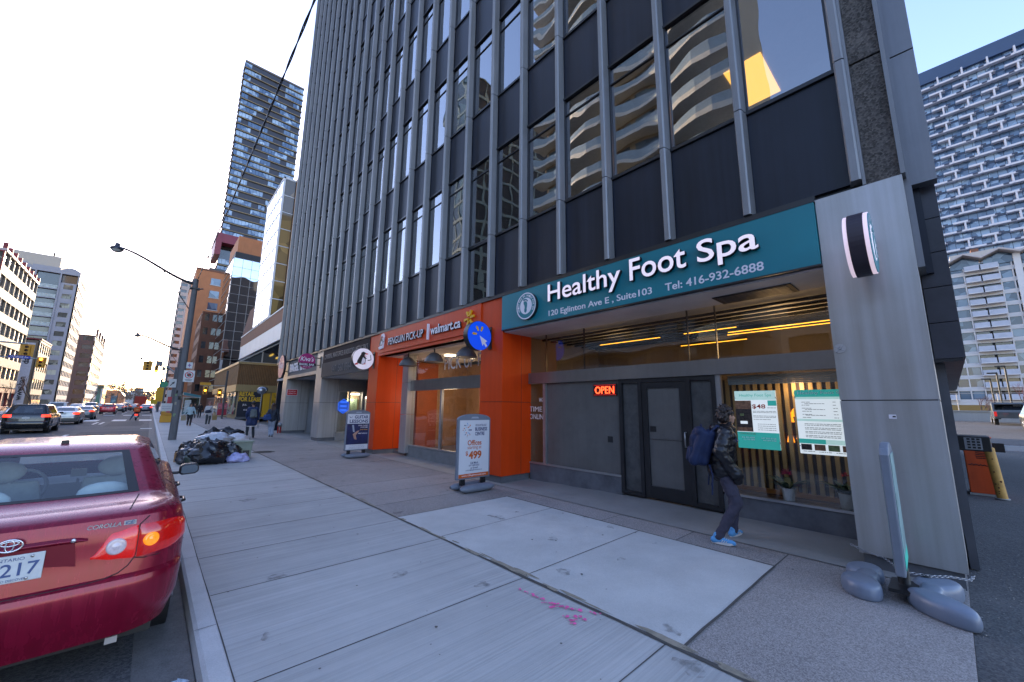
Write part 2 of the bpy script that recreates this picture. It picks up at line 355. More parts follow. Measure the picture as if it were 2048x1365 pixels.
mr_ = N(stt, 'ShaderNodeMapRange'); mr_.inputs[1].default_value = .42; mr_.inputs[2].default_value = .75; mr_.inputs[3].default_value = 0; mr_.inputs[4].default_value = .55; L(stt, nn_.outputs['Fac'], mr_.inputs[0]); L(stt, mr_.outputs[0], mx_.inputs[0]); L(stt, tr_.outputs[0], mx_.inputs[1]); L(stt, stb.outputs[0], mx_.inputs[2]); L(stt, mx_.outputs[0], o_.inputs['Surface']); stb.inputs['Base Color'].default_value = (.09, .085, .08, 1); stb.inputs['Roughness'].default_value = .8
struct('pavement_stains', q, stm, fix=False)
# pink survey paint
def spray(pts, w, z=.011):
    q = MB(); rnd = random.Random(9)
    for (a, b) in pts:
        a, b = Vector((*a, 0)), Vector((*b, 0)); n = max(2, int((b - a).length / .022))
        for i in range(n):
            c = a.lerp(b, (i + rnd.random() * .5) / n); rr = w * rnd.uniform(.35, 1.0)
            if rnd.random() < .16: continue
            c = c + Vector((rnd.uniform(-w, w) * .6, rnd.uniform(-w, w) * .6, z + rnd.random() * .001))
            q.add([c + Vector((rr * math.cos(k) * rnd.uniform(.5, 1.3), rr * math.sin(k) * rnd.uniform(.5, 1.3), 0)) for k in [j * PI / 4 for j in range(8)]], [tuple(range(8))])
    return q
pk = mat('pink_paint', (.78, .11, .33), .7, var=.3, scale=14)
struct('survey_mark', spray([((2.78, 2.98), (2.80, 2.72)), ((2.80, 2.72), (2.82, 2.44)), ((2.74, 2.62), (2.86, 2.50)), ((2.75, 2.52), (2.88, 2.42)), ((2.73, 2.34), (2.83, 2.22)), ((2.70, 2.28), (2.82, 2.18)), ((2.67, 2.24), (2.73, 2.16)), ((2.84, 2.42), (2.98, 2.16))], .022), pk, fix=False)
struct('faint_survey_mark', spray([((2.15, 9.6), (2.3, 9.3)), ((2.3, 9.8), (2.35, 9.2)), ((2.1, 9.9), (2.45, 9.7))], .012), mat('pink_faint', (.5, .25, .33), .8, var=.3, scale=14), fix=False)
# manhole cover
q = MB().lathe([(.36, 0), (.36, .006), (.30, .008), (.29, .004), (.02, .006)], (3.22, 16.9, .002), 28)
for i in range(6): q.box(2.98, 3.46, 16.68 + i * .08, 16.71 + i * .08, .006, .012)
tag(q.build('manhole_cover', mat('cast_iron', (.06, .055, .05), .6, metal=.6, var=.3, scale=12)), 'round iron manhole cover set in the pavement near the garbage bags', 'manhole cover')
# side lot: asphalt driveway beside the building, rising gently to the back
q = MB()
for a, b, za, zb in ((3.6, 16, 0, 0), (16, 62, 0, .85)):
    q.quad((a, -60, za - .012), (b, -60, zb - .012), (b, .08, zb - .012), (a, .08, za - .012))
    if a > 10: q.quad((26.2, .08, za + .17), (b, .08, zb - .012), (b, 60, zb - .012), (26.2, 60, za + .17))
struct('parking_lot', q, M_['lot_asphalt'])
q = MB()
for i in range(170):      # pale grit along the lot edge
    rnd = random.Random(i); x = 3.7 + 8 * rnd.random() ** 1.6; y = .05 - abs(rnd.gauss(0, .35)); r = rnd.uniform(.002, .007)
    q.sphere((x, y, -.008), r, 6, 4, sc=(1, 1, .6))
struct('lot_grit', q, mat('grit', (.34, .33, .31), .9, var=.3))
q = MB()
for y0 in (-6.2, -9.0, -11.8): q.prism([(30, y0), (40, y0 - .05), (40, y0 + .06), (30, y0 + .1)], .262, .27, 'z', M=Matrix.Translation((0, 0, 0)))
struct('parking_stripes', MB().quad((31, -3.0, .275), (36, -3.25, .366), (36, -3.1, .366), (31, -2.85, .275)), mat('paint_yellow', (.55, .38, .08), .7, var=.3, scale=8))
# road paint
def zrect(q, x0, x1, y0, y1, z=-.124): q.quad((x0, y0, z), (x1, y0, z), (x1, y1, z), (x0, y1, z))
q = MB()
for x in [-.1 - 2.05 * i for i in range(7)]: zrect(q, x - .62, x + .42, 57, 61.5)
for x in [-.1 - 2.05 * i for i in range(7)]: zrect(q, x - .7, x + .4, 82, 85)
struct('crosswalk', q, M_['paint_white'], fix=False)
q = MB(); zrect(q, -.35, .36, 39.2, 40.1)
for x, y0, y1 in ((-3.45, 49, 54), (-3.05, 49, 54), (-3.3, 30, 34), (-3.3, 20, 24), (-3.3, 92, 96), (-3.3, 104, 108)): zrect(q, x - .08, x + .08, y0, y1)
for y in range(100, 400, 12): zrect(q, -3.4, -3.25, y, y + 4)
struct('lane_markings', q, M_['paint_white'], fix=False)
q = MB(); zrect(q, -7.55, -7.43, -20, 56); zrect(q, -7.83, -7.71, -20, 56); zrect(q, -7.55, -7.43, 88, 400); zrect(q, -7.83, -7.71, 88, 400)
struct('centre_line', q, M_['paint_yellow'] if 'paint_yellow' in M_ else M_['paint_white'], fix=False)
q = MB(); rnd = random.Random(3)    # newer asphalt patches
for (x0, x1, y0, y1) in ((-2.6, -.2, 44, 56), (-3.0, .3, 24, 37), (-1.2, .2, 9, 20)):
    q.add([(x0 + rnd.uniform(0, .4), y0, -.1265), (x1 - rnd.uniform(0, .4), y0 + rnd.uniform(0, 1), -.1265), (x1, (y0 + y1) / 2, -.1265), (x1 - rnd.uniform(0, .5), y1, -.1265), (x0, y1 - rnd.uniform(0, 2), -.1265)], [(0, 1, 2, 3, 4)])
struct('asphalt_repairs', q, mat('fresh_asphalt', (.05, .05, .052), .85, var=.3, scale=2, bump=.5, bscale=70, fine=.5), fix=False)
# far pavement
struct('far_kerb', MB().box(-15.55, -15.4, -40, 500, -.3, 0), M_['kerb_concrete'])
struct('far_sidewalk', MB().box(-20.4, -15.55, -40, 500, -.3, 0), M_['kerb_concrete'])
# ------------------------------------------------------------------ the office building on the right
B = thing('office_building', 'dark office block with close-set grey steel mullions above orange and grey pillars', 'building', (6, 0, 0))
BI = Matrix.Translation((-6, 0, 0))
class WB(MB):
    """shapes given in world coordinates, built under the office building"""
    def put(s, name, m, parent=None, **kw):
        s.v = [(a - 6, b, c) for a, b, c in s.v]
        return s.build(name, m, parent or B, **kw)
FX = 6.15; TOP = 46.5; J0 = 6.12; FH = 4.135
mst = mat('mullion_steel', (.23, .23, .235), .45, metal=.35, var=.22, scale=1.2, streak=.6, fine=.15)
pan = mat('dark_panel', (.013, .016, .027), .40, var=.45, scale=.9, streak=.6, spec=.36)
frm = mat('black_frame', (.018, .018, .02), .35, var=.2, scale=5)
gof = glass('office_glass', (.62, .63, .65), .27, 1.0, .007, .9)
YM = [.5 + 1.184 * k for k in range(26)]
joints_z = [J0 + FH * i for i in range(10)]
# mullions: one part each, with an open joint at every storey
for k, y in enumerate(YM):
    q = WB(); zs = [4.45] + joints_z + [TOP]
    prof = [(FX, y - .125), (FX, y + .015), (6.0, y), (5.975, y - .015), (5.975, y - .085), (5.995, y - .105)]
    for a, b in zip(zs[:-1], zs[1:]):
        q.prism(prof, a + (.0 if a == 4.45 else .008), b - .008, 'z')
    q.prism([(FX, y - .11), (FX, y), (6.01, y - .01), (6.01, y - .095)], 4.46, TOP, 'z')
    q.put('mullion', mst)
# bays between mullions: spandrel panel and window per storey
wins, pans, frames = [], [], []
for k in range(len(YM) - 1):
    y0, y1 = YM[k] + .012, YM[k + 1] - .122
    pans.append((y0, y1, 4.50, J0 - .04, k))
    for i in range(8):
        zb, zt = joints_z[i] + .03, joints_z[i] + 2.47
        wins.append((y0, y1, zb, zt)); pans.append((y0, y1, zt + .04, joints_z[i + 1] - .04, k))
wins.sort(key=lambda w: (w[0] ** 2 + (w[2] - 1.7) ** 2))
low_glass = 6       # the one low panel that is glazed
def mk_pan(q, p):
    if p[4] == low_glass and p[2] < 5: return
    q.box(FX + .02, FX + .10, p[0], p[1], p[2], p[3])
pans.sort(key=lambda w: (w[0] ** 2 + (w[2] - 1.7) ** 2))
def shift(fn):
    def g(q, it):
        w = MB(); fn(w, it); q.add([(a - 6, b, c) for a, b, c in w.v], w.f)
    return g
many([p for p in pans if not (p[4] == low_glass and p[2] < 5)], 'spandrel_panel', pan, B, shift(mk_pan))
def mk_win(q, w): q.box(FX + .035, FX + .047, *w)
wins.insert(0, (YM[low_glass] + .012, YM[low_glass + 1] - .122, 4.52, J0 - .06))
many(wins, 'window_pane', gof, B, shift(mk_win))
q = WB()
for (y0, y1, zb, zt) in wins:
    q.box(FX, FX + .06, y0, y0 + .03, zb, zt); q.box(FX, FX + .06, y1 - .03, y1, zb, zt)
    q.box(FX - .02, FX + .09, y0, y1, zb - .06, zb - .001); q.box(FX - .02, FX + .09, y0, y1, zt + .001, zt + .05)
    if zt - zb > 2: q.box(FX + .01, FX + .06, y0 + .03, y1 - .03, zt - .40, zt - .375)
q.put('window_frames', frm)
q = WB()
for y0, y1, zb, zt, k in pans: q.box(FX + .075, FX + .12, y0 - .02, y1 + .02, zb - .05, zt + .05)
q.put('panel_backing', frm)
# base rail under the curtain wall
WB().box(6.02, 6.3, .86, 30.3, 4.37, 4.44).box(5.96, 6.22, .86, 30.3, 4.33, 4.368).put('base_rail', frm)
# storeys seen through the glass: ceilings, floors, rear wall, cores
ceil = mat('office_ceiling', (.42, .40, .37), .9, var=.1, scale=2)
q = WB()
for i in range(-1, 9):
    zc = joints_z[i] + 2.62 if i >= 0 else J0 - .02
    q.box(6.32, 17.5, .4, 30.0, zc, zc + (.9 if i >= 0 else .04))
q.put('floor_slabs', ceil)
q = WB().box(17.6, 17.9, .3, 30.1, 4.4, TOP)
for y in (7.4, 14.4, 21): q.box(9.0, 17.5, y, y + .15, 4.5, TOP)
q.put('inner_walls', mat('office_wall', (.34, .31, .28), .9, var=.15, scale=.6))
q = WB()
for y in YM[1:24:3]:      # blinds drawn here and there
    for i in range(1, 7, 2): q.box(6.24, 6.25, y + .04, y + .95, joints_z[i] + .4, joints_z[i] + 2.45)
q.put('window_blinds', mat('blind_cloth', (.52, .5, .47), .9, var=.1, scale=3))
lam = emis('warm_tube_panel', (1.0, .50, .075), .95)
q = WB().box(8.15, 9.56, 1.72, 2.41, J0 + 2.60, J0 + 2.615); q.put('ceiling_light', lam)
# corner: exposed aggregate slab, steel returns, piers
q = WB().box(6.07, 6.5, .07, .36, 4.38, 6.02).box(6.07, 6.5, .07, .36, 6.05, 10.1).box(6.07, 6.5, .07, .36, 10.13, TOP); q.put('aggregate_panel', M_['exposed_aggregate'])
WB().box(6.0, 6.12, .362, .392, 4.37, TOP).box(6.02, 6.5, .03, .068, 4.38, TOP).put('steel_return', mst)
sfin = mat('side_steel', (.20, .20, .21), .4, metal=.4, var=.2, scale=1.5, streak=.6)
for i in range(17):
    x = 6.42 + i * 1.15; q = WB(); z = 4.38 - (.0 if i == 0 else .0)
    for a, b in zip([4.36] + joints_z, joints_z + [TOP]):
        q.box(x, x + (.10 if i else .16), -.21, .02, a + .01, b - .01)
    q.put('side_fin', sfin)
for i in range(16):
    x = 6.55 + i * 1.15; WB().box(x + .01, x + 1.0, -.06, .0, 3.3, TOP).put('side_panel', pan)
q = WB()
for i in range(9):
    for z in (2.30, 2.72, 3.14, 3.56, 3.98): q.box(6.62 + i * 1.05, 7.66 + i * 1.05, -.185, .05, z, z + .41)
q.put('side_tiles', mat('tile_dark', (.045, .045, .055), .35, var=.4, scale=1.2, spec=.4)); WB().box(6.62, 16, -.16, .3, 2.26, 2.295).put('side_soffit', frm)
# ground floor side wall seen edge-on: steel column cover and dark glazing
for a_, b_ in ((6.9, 7.35), (9.6, 10.0), (12.4, 12.8)): WB().box(a_, b_, -.02, .5, 0, 3.2).put('side_column', mat('side_cladding', (.10, .105, .12), .35, metal=.3, var=.3, scale=1))
WB().box(7.0, 15.6, .1, .16, .35, 3.2).put('side_glazing', glass('shop_glass', (.88, .88, .86), .07, 1.0, .012, .8))
WB().box(6.9, 15.6, .05, .6, 0, .35).put('side_plinth', mat('plinth_stone', (.10, .10, .105), .4, var=.35, scale=1.4, bump=.05))
# pillars
steel = mat('pillar_steel', (.44, .44, .45), .36, metal=.45, var=.18, scale=.6, streak=.6, fine=.12)
for n_ in steel.node_tree.nodes:      # rain and rust streaks
    if n_.type == 'VALTORGB': n_.color_ramp.elements[0].color = (.35, .335, .315, 1); n_.color_ramp.elements[0].position = .36
orange = mat('orange_enamel', (.62, .052, .004), .38, var=.14, scale=.8, coat=.0, streak=.45, spec=.3, fine=.1)
base = mat('pillar_base', (.11, .115, .13), .5, var=.25, scale=3)
def pillar(y0, y1, m, zt, lab, x1=6.95, seam=None, joint=1.82):
    q = WB()
    q.box(6.0, x1, y0, y1, .16, joint - .006).box(6.0, x1, y0, y1, joint + .006, zt)
    if seam:
        for s in (seam,): q.box(s - .004, s + .004, y0 - .002, y0 + .01, .16, zt, 1)
    q.box(6.01, x1 - .01, y0 + .01, y1 - .01, joint - .0058, joint + .0058, 1)
    p = q.put('pillar', [m, frm]); p['label'] = lab
    WB().box(6.04, x1 - .04, y0 + .03, y1 - .03, -.02, .16).put('pillar_base', base)
pillar(.06, .86, steel, 4.36, 'wide brushed steel corner pillar with rain streaks')
pillar(6.95, 7.78, orange, 4.35, 'orange pillar to the left of the spa front', 6.95, 6.62)
pillar(13.92, 14.75, orange, 4.35, 'orange pillar nearer the guitar board', 7.25, 6.75)
pillar(20.4, 21.35, steel, 4.4, 'grey steel pillar right of the bagel bar', 7.3, 6.8)
pillar(27.1, 28.1, steel, 4.4, 'grey steel pillar with the red notice', 7.3, 6.85)
WB().box(6.95, 7.3, .06, .86, 0, 3.5).put('corner_core', steel)
# soffit over the recessed shopfronts (a void over each bay)
sof = mat('soffit_plaster', (.58, .57, .56), .85, var=.12, scale=1.2, bump=.08)
q = WB().box(6.05, 9.5, .4, 7.3, 3.455, 3.6).box(6.05, 9.5, 7.3, 14.4, 3.5, 3.62).box(6.05, 12, 14.4, 20.9, 3.0, 3.12).box(6.05, 14, 20.9, 30, 3.25, 3.36).box(6.05, 17, .2, 30.2, 4.25, 4.32)
q.put('soffit', sof)
q = WB().box(6.42, 6.92, 1.3, 2.35, 3.44, 3.4535)
for i in range(6): q.box(6.47 + i * .075, 6.50 + i * .075, 1.36, 2.29, 3.432, 3.439, 1)
q.put('soffit_vent', [mat('vent_black', (.02, .02, .02), .7), mat('vent_metal', (.14, .14, .14), .5, metal=.5)])
# far side and top of the block
WB().box(6.2, 24, 30.3, 30.5, 0, TOP).box(6.3, 24, .3, 30.3, TOP - .6, TOP).box(23.8, 24, .3, 30.3, 0, TOP).put('rear_walls', pan)
WB().box(6.13, 6.22, 29.98, 30.5, 4.35, TOP).put('end_trim', sfin); WB().box(6.2, 24, -.0, .06, 3.3, TOP).put('side_wall', sfin)

# ---------------- shopfront of the spa (bay nearest the camera): X = 6.95
GX = 6.95
alu = mat('anodised_bronze', (.12, .115, .115), .35, metal=.7, var=.12, scale=3)
lite = mat('aluminium', (.42, .42, .43), .35, metal=.7, var=.1, scale=3)
sg = M_['shop_glass']
frost = mat('frosted_film', (.125, .12, .115), .24, var=.16, scale=2.2, streak=.3, spec=.5)
stone = mat('plinth_slate', (.115, .12, .135), .45, var=.4, scale=2.4, bump=.08, bscale=12)
WB().box(GX - .03, GX + .3, 4.42, 6.95, -.02, .385).put('shop_plinth', stone)
WB().box(GX - .03, GX + .3, .86, 2.60, -.02, .375).put('shop_plinth', stone)
WB().box(GX - .05, GX + .05, 4.42, 6.95, .386, .42).put('sill', lite); WB().box(GX - .05, GX + .05, .86, 2.55, .376, .41).put('sill', lite)
WB().box(GX - .09, GX + .06, .86, 6.95, 2.27, 2.53).put('transom_band', mat('transom_steel', (.27, .26, .26), .3, metal=.75, var=.15, scale=1, streak=.3))
WB().box(GX, GX + .012, .86, 6.95, 2.535, 3.455).put('transom_glass', sg)
q = WB()
for y in (6.44, 5.3, 3.0, 2.52): q.box(GX - .0, GX + .05, y, y + .012, 2.535, 3.455)
q.put('transom_joint', frm)
WB().box(GX, GX + .012, 6.50, 6.95, .42, 2.27).put('shop_pane', sg)
p = WB().box(GX, GX + .015, 4.46, 6.42, .42, 2.27).put('shop_pane', frost); p['label'] = 'frosted shop window with a lit OPEN sign'
WB().box(GX, GX + .012, .86, 2.50, .41, 2.27).put('shop_pane', sg)
WB().box(GX - .05, GX + .06, 6.42, 6.50, .42, 2.27).put('shop_mullion', lite); WB().box(GX - .04, GX + .05, 2.50, 2.58, .41, 2.27).put('shop_mullion', lite)
# door set: sidelight, door, sidelight in a black frame
q = WB()
for y in (4.35, 3.93, 3.0, 2.58): q.box(GX - .06, GX + .07, y, y + .07, .1, 2.27)
q.box(GX - .055, GX + .065, 2.65, 4.35, 2.19, 2.27).box(GX - .055, GX + .065, 2.65, 3.0, .1, .17).box(GX - .055, GX + .065, 4.0, 4.35, .1, .17).put('door_frame', frm)
WB().box(GX, GX + .012, 4.0, 4.35, .17, 2.19).put('sidelight', mat('frost_dark', (.075, .075, .075), .4, var=.3, scale=7))
WB().box(GX, GX + .012, 2.65, 3.0, .17, 2.19).put('sidelight', M_['frost_dark'])
q = WB().box(GX - .04, GX + .03, 3.08, 3.20, .11, 2.185).box(GX - .04, GX + .03, 3.82, 3.925, .11, 2.185).box(GX - .038, GX + .028, 3.2, 3.82, .11, .32).box(GX - .038, GX + .028, 3.2, 3.82, 2.08, 2.185)
D = q.put('door', frm)
WB().box(GX - .01, GX + .01, 3.2, 3.82, .32, 2.08).put('door_glass', frost, D)
WB().box(GX - .013, GX - .0105, 3.2, 3.82, 1.14, 1.15).box(GX - .016, GX - .0105, 3.68, 3.80, 1.28, 1.38, 0).put('door_lock_plate', frm, D)
WB().tube([(GX - .04, 3.12, 1.05), (GX - .09, 3.12, 1.05), (GX - .09, 3.12, 1.3), (GX - .04, 3.12, 1.3)], .011).put('handle', lite, D)
WB().box(GX - .005, GX - .001, 4.62, 4.74, 1.02, 1.14).put('card_box', frm)
WB().box(GX - .05, GX + .03, 5.9, 5.95, 1.55, 1.62)
# back room walls
rm = mat('room_wall', (.20, .165, .13), .85, var=.12, scale=1)
WB().box(9.9, 10.1, .4, 7.3, 0, 3.45).box(7.0, 9.9, 7.0, 7.1, 0, 3.45).box(7.0, 9.9, .3, .38, 0, 3.45).put('room_walls', rm)
WB().box(7.0, 9.9, .4, 7.0, .05, .12).put('room_floor', mat('room_floor', (.12, .09, .07), .4, var=.2))
# dark grid ceiling with hanging linear lamps
q = WB()
for i in range(8): q.box(7.3 + i * .33, 7.34 + i * .33, .9, 6.9, 3.38, 3.43)
q.put('ceiling_battens', frm)
# pick-up shop (second bay): X = 6.72
GX2 = 6.72
WB().box(GX2 - .02, GX2 + .3, 7.78, 12.75, -.02, .36).put('shop_plinth', mat('plinth_grey', (.19, .195, .20), .5, var=.2, scale=3))
WB().box(GX2 - .04, GX2 + .05, 7.78, 12.75, .362, .40).put('sill', lite)
WB().box(GX2 - .06, GX2 + .06, 7.78, 12.72, 2.22, 2.58).put('transom_band', M_['transom_steel'])
for y0, y1 in ((7.8, 10.62), (10.7, 12.6)): WB().box(GX2, GX2 + .012, y0, y1, .40, 2.22).put('shop_pane', sg)
WB().box(GX2, GX2 + .012, 7.8, 12.6, 2.58, 3.5).put('transom_glass', sg)
WB().box(GX2 - .04, GX2 + .05, 10.62, 10.70, .40, 2.22).put('shop_mullion', lite)
p = WB().box(6.55, 6.85, 12.62, 13.05, .12, 1.4).box(6.55, 6.85, 12.62, 13.05, 1.412, 2.5).box(6.55, 6.85, 12.62, 13.05, 2.512, 3.5).put('pillar', steel); p['label'] = 'slim grey post left of the pick-up shop window'
WB().box(10.2, 10.4, 7.3, 14.3, 0, 3.5).box(6.9, 10.2, 14.2, 14.3, 0, 3.5).put('room_walls', mat('room_wall_tan', (.46, .26, .12), .8, var=.15))
WB().box(6.8, 10.2, 7.3, 14.2, .02, .1).put('room_floor', mat('room_floor_grey', (.16, .15, .15), .4))
WB().box(8.6, 8.75, 9.3, 11.2, .1, 3.0).box(7.7, 8.6, 14.0, 14.15, .1, 3.4).put('orange_wall', mat('orange_wall', (.38, .085, .02), .6))
q = WB()
for i in range(20): q.box(8.50, 8.59, 7.9, 9.28, .9 + i * .085, .965 + i * .085)
q.put('slat_wall', mat('slat_wood', (.36, .15, .05), .5, var=.2))
q = WB().box(8.0, 8.6, 8.9, 9.9, .1, 1.0).box(7.95, 8.65, 8.85, 9.95, 1.0, 1.04).box(8.0, 8.6, 10.9, 11.7, .1, 1.0); q.put('counter', mat('counter_red', (.34, .08, .03), .5))
# third bay: entry with neon and lit room
WB().box(8.2, 8.28, 14.7, 20.4, 2.15, 3.0).box(8.2, 8.28, 14.7, 16.6, .05, 2.15).put('entry_wall', mat('entry_dark', (.05, .048, .045), .5, var=.2))
WB().box(8.15, 8.3, 16.6, 16.75, 0, 2.15).box(8.15, 8.3, 18.1, 18.2, 0, 2.15).box(8.15, 8.3, 20.2, 20.4, 0, 2.15).box(8.14, 8.3, 16.7, 20.2, 2.05, 2.15).box(8.14, 8.3, 18.2, 20.2, .35, .42).put('entry_frame', lite)
WB().box(8.2, 8.21, 16.75, 18.1, .05, 2.05).put('shop_pane', sg); WB().box(8.2, 8.21, 18.2, 20.2, .42, 2.05).put('shop_pane', sg)
WB().box(8.16, 8.3, 18.2, 20.2, .0, .35).put('shop_plinth', base)
WB().box(11.5, 11.6, 14.7, 20.6, 0, 3).put('room_walls', mat('room_wall_pale', (.36, .36, .33), .8))
WB().box(9.3, 9.5, 16.7, 18.2, 2.45, 2.5).put('ceiling_light', emis('white_tube', (1.0, .9, .72), 4.0))
esw = mat('entry_side', (.28, .28, .285), .5, metal=.2, var=.15)
WB().box(6.85, 8.3, 20.36, 20.5, 0, .38).box(6.85, 8.3, 20.36, 20.5, 2.38, 3).box(8.05, 8.3, 20.36, 20.5, .38, 2.38).put('entry_side_wall', esw)
WB().box(6.9, 7.36, 20.37, 20.38, .42, 2.36).box(7.44, 8.03, 20.37, 20.38, .42, 2.36).put('entry_window', sg); WB().box(7.36, 7.44, 20.34, 20.42, .38, 2.38).box(6.85, 8.05, 20.33, 20.42, .375, .42).put('entry_frame', lite)
WB().box(7.46, 8.05, 21.0, 21.05, 1.35, 2.05).put('green_poster', mat('poster_green', (.35, .5, .36), .6, var=.4, scale=6)); WB().box(6.9, 8.2, 21.15, 21.2, .0, 3.0).put('room_walls', mat('room_wall_warm', (.42, .33, .22), .8))
WB().box(7.48, 8.0, 20.6, 20.7, 2.24, 2.30).put('shop_light', emis('white_tube2', (1.0, .9, .72), 2.2)); WB().box(7.5, 7.9, 20.8, 20.95, .9, 1.3).put('counter_goods', mat('goods_brown', (.25, .12, .05), .6, var=.6, scale=20))
# fourth bay: the bagel bar's open recess with stacked crates behind a gate
WB().box(11.8, 12.0, 21.3, 27.2, 0, 3.3).box(7.3, 12, 27.2, 27.3, 0, 3.3).box(7.3, 12, 21.2, 21.3, 0, 3.3).put('recess_walls', mat('recess_grey', (.30, .31, .33), .6, var=.12, scale=.6))
WB().box(6.0, 6.3, 21.36, 27.1, 3.25, 3.42).put('recess_beam', steel)

# the lit shops: small warm lamps inside
def lamp(name, loc, e, col, r=.25):
    d = bpy.data.lights.new(name, 'POINT'); d.energy = e; d.color = col; d.shadow_soft_size = r
    o = bpy.data.objects.new(name, d); COL.objects.link(o); o.location = loc; return o
lamp('spa_lamp', (8.3, 1.9, 2.9), 7, (1, .62, .28)); lamp('spa_lamp', (8.3, 5.3, 2.9), 3, (1, .62, .28)); lamp('window_lamp', (7.08, 1.5, 2.05), 2.2, (1, .66, .34), .1)
lamp('pickup_lamp', (8.2, 12.4, 2.0), 11, (1, .74, .5)); lamp('pickup_lamp', (8.1, 9.2, 2.0), 8, (1, .74, .5)); lamp('entry_lamp', (7.7, 20.8, 2.15), 5, (1, .85, .65), .1); lamp('entry_lamp', (9.3, 17.5, 2.3), 12, (1, .85, .65))
q = WB().box(7.4, 8.6, 9.5, 9.7, 3.44, 3.47).box(7.4, 8.6, 11.5, 11.7, 3.44, 3.47); q.put('shop_light', emis('shop_tube', (1, .8, .55), 2.0))
# ------------------------------------------------------------------ signs on the building
wht = mat('letter_white', (.80, .76, .80), .4, var=.04)
ltw = mat('letter_lit', (.82, .74, .80), .4, var=.03, emit=(1, .86, .96), estr=.10)
blk = mat('letter_black', (.012, .012, .013), .4, var=0)
teal = mat('sign_teal', (.005, .185, .225), .38, var=.07, scale=.8)
tealp = mat('poster_teal', (.03, .34, .30), .4, var=.05, emit=(.05, .5, .42), estr=.09)
def disc_seg(q, c, r0, r1, axis, a, b, n=40, mi=0):
    """flat ring from a to b along the axis ('x' or 'y'); r0 = 0 gives a disc"""
    pts = [(math.cos(2 * PI * k / n), math.sin(2 * PI * k / n)) for k in range(n)]
    if r0 <= 0: q.prism([(c[0] + r1 * u, c[1] + r1 * v) for u, v in pts], a, b, axis, mi); return
    for k in range(n):
        (u, v), (u2, v2) = pts[k], pts[(k + 1) % n]
        q.prism([(c[0] + r0 * u, c[1] + r0 * v), (c[0] + r1 * u, c[1] + r1 * v), (c[0] + r1 * u2, c[1] + r1 * v2), (c[0] + r0 * u2, c[1] + r0 * v2)], a, b, axis, mi)
FOOT = [(-.05, -.36), (.03, -.42), (.12, -.36), (.13, -.22), (.09, -.05), (.12, .10), (.20, .22), (.20, .33), (.08, .38), (-.06, .34), (-.13, .20), (-.12, .02), (-.08, -.15), (-.09, -.28)]
TOES = [(.16, .47, .075), (.05, .49, .05), (-.03, .47, .045), (-.10, .43, .04), (-.155, .37, .035)]
def foot(q, c, s, axis, a, b, flip=1, mi=0):
    q.prism([(c[0] + flip * p[0] * s, c[1] + p[1] * s) for p in FOOT], a, b, axis, mi)
    for x, y, r in TOES: disc_seg(q, (c[0] + flip * x * s, c[1] + y * s), 0, r * s, axis, a, b, 12, mi)
# spa fascia
S = thing('fascia_sign', 'wide teal shop sign with white letters above the spa front', 'sign', (5.95, 3.9, 3.5))
S0 = Matrix.Translation((-5.95, -3.9, -3.5))
def part(q, name, m, par, off, **kw):
    q.v = [(a - off[0], b - off[1], c - off[2]) for a, b, c in q.v]
    return q.build(name, m, par, **kw)
so = (5.95, 3.9, 3.5)
part(MB().box(5.95, 6.2, .87, 6.94, 3.50, 4.325), 'sign_board', teal, S, so)
part(MB().box(5.945, 6.2, .862, 6.945, 4.3255, 4.345).box(5.945, 6.2, .862, 6.945, 3.48, 3.4995), 'sign_trim', frm, S, so)
def stx(s, w, h, y, z, depth, x=5.95, m=wht, side=None, bold=0, par=S, off=so, **kw):
    return text(s, w, h, (x, y, z), 'street', depth, m, side, par, bold=bold, M=Matrix.Translation((-off[0], -off[1], -off[2])), **kw)
stx('Healthy', 1.74, .48, 5.39, 3.76, .075, m=ltw, side=blk, bold=.010)
stx('Foot', .98, .39, 3.47, 3.87, .075, m=ltw, side=blk, bold=.010)
stx('Spa', .82, .46, 2.32, 3.77, .075, m=ltw, side=blk, bold=.010)
stx('120 Eglinton Ave E , Suite103', 2.32, .155, 5.43, 3.55, .006, bold=.012)
stx('Tel: 416-932-6888', 1.40, .13, 2.88, 3.575, .006, bold=.012)
q = MB(); disc_seg(q, (6.03, 3.905), 0, .30, 'x', 5.87, 5.95); part(q, 'round_badge', [blk], S, so)
q = MB(); disc_seg(q, (6.03, 3.905), .275, .30, 'x', 5.862, 5.869); disc_seg(q, (6.03, 3.905), 0, .185, 'x', 5.862, 5.869); part(q, 'badge_face', wht, S, so)
q = MB(); disc_seg(q, (6.03, 3.905), .186, .274, 'x', 5.864, 5.869); part(q, 'badge_ring', teal, S, so)
q = MB(); foot(q, (6.03, 3.89), .33, 'x', 5.855, 5.8615); part(q, 'foot_emblem', teal, S, so)
def ring_text(s, c, r, a0, a1, hgt, face, x, m, par, off, outward=True):
    n = len(s)
    for k, ch in enumerate(s):
        if ch == ' ': continue
        a = a0 + (a1 - a0) * k / (n - 1)
        if face == 'street': o = (x, c[0] - r * math.cos(a), c[1] + r * math.sin(a))
        else: o = (c[0] + r * math.cos(a), x, c[1] + r * math.sin(a))
        text(ch, hgt * .62, hgt if ch.isupper() or ch in 'lthfyp' else hgt * .75, o, face, .002, m, None, par, rot=a - PI / 2, center=True, M=Matrix.Translation((-off[0], -off[1], -off[2])), name='ring_letter', keep=False)
ring_text('Healthy Foot Spa', (6.03, 3.905), .232, R(205), R(98), .05, 'street', 5.863, wht, S, so)
ring_text('Healthy Foot Spa', (6.03, 3.905), .232, R(82), R(-28), .05, 'street', 5.863, wht, S, so)
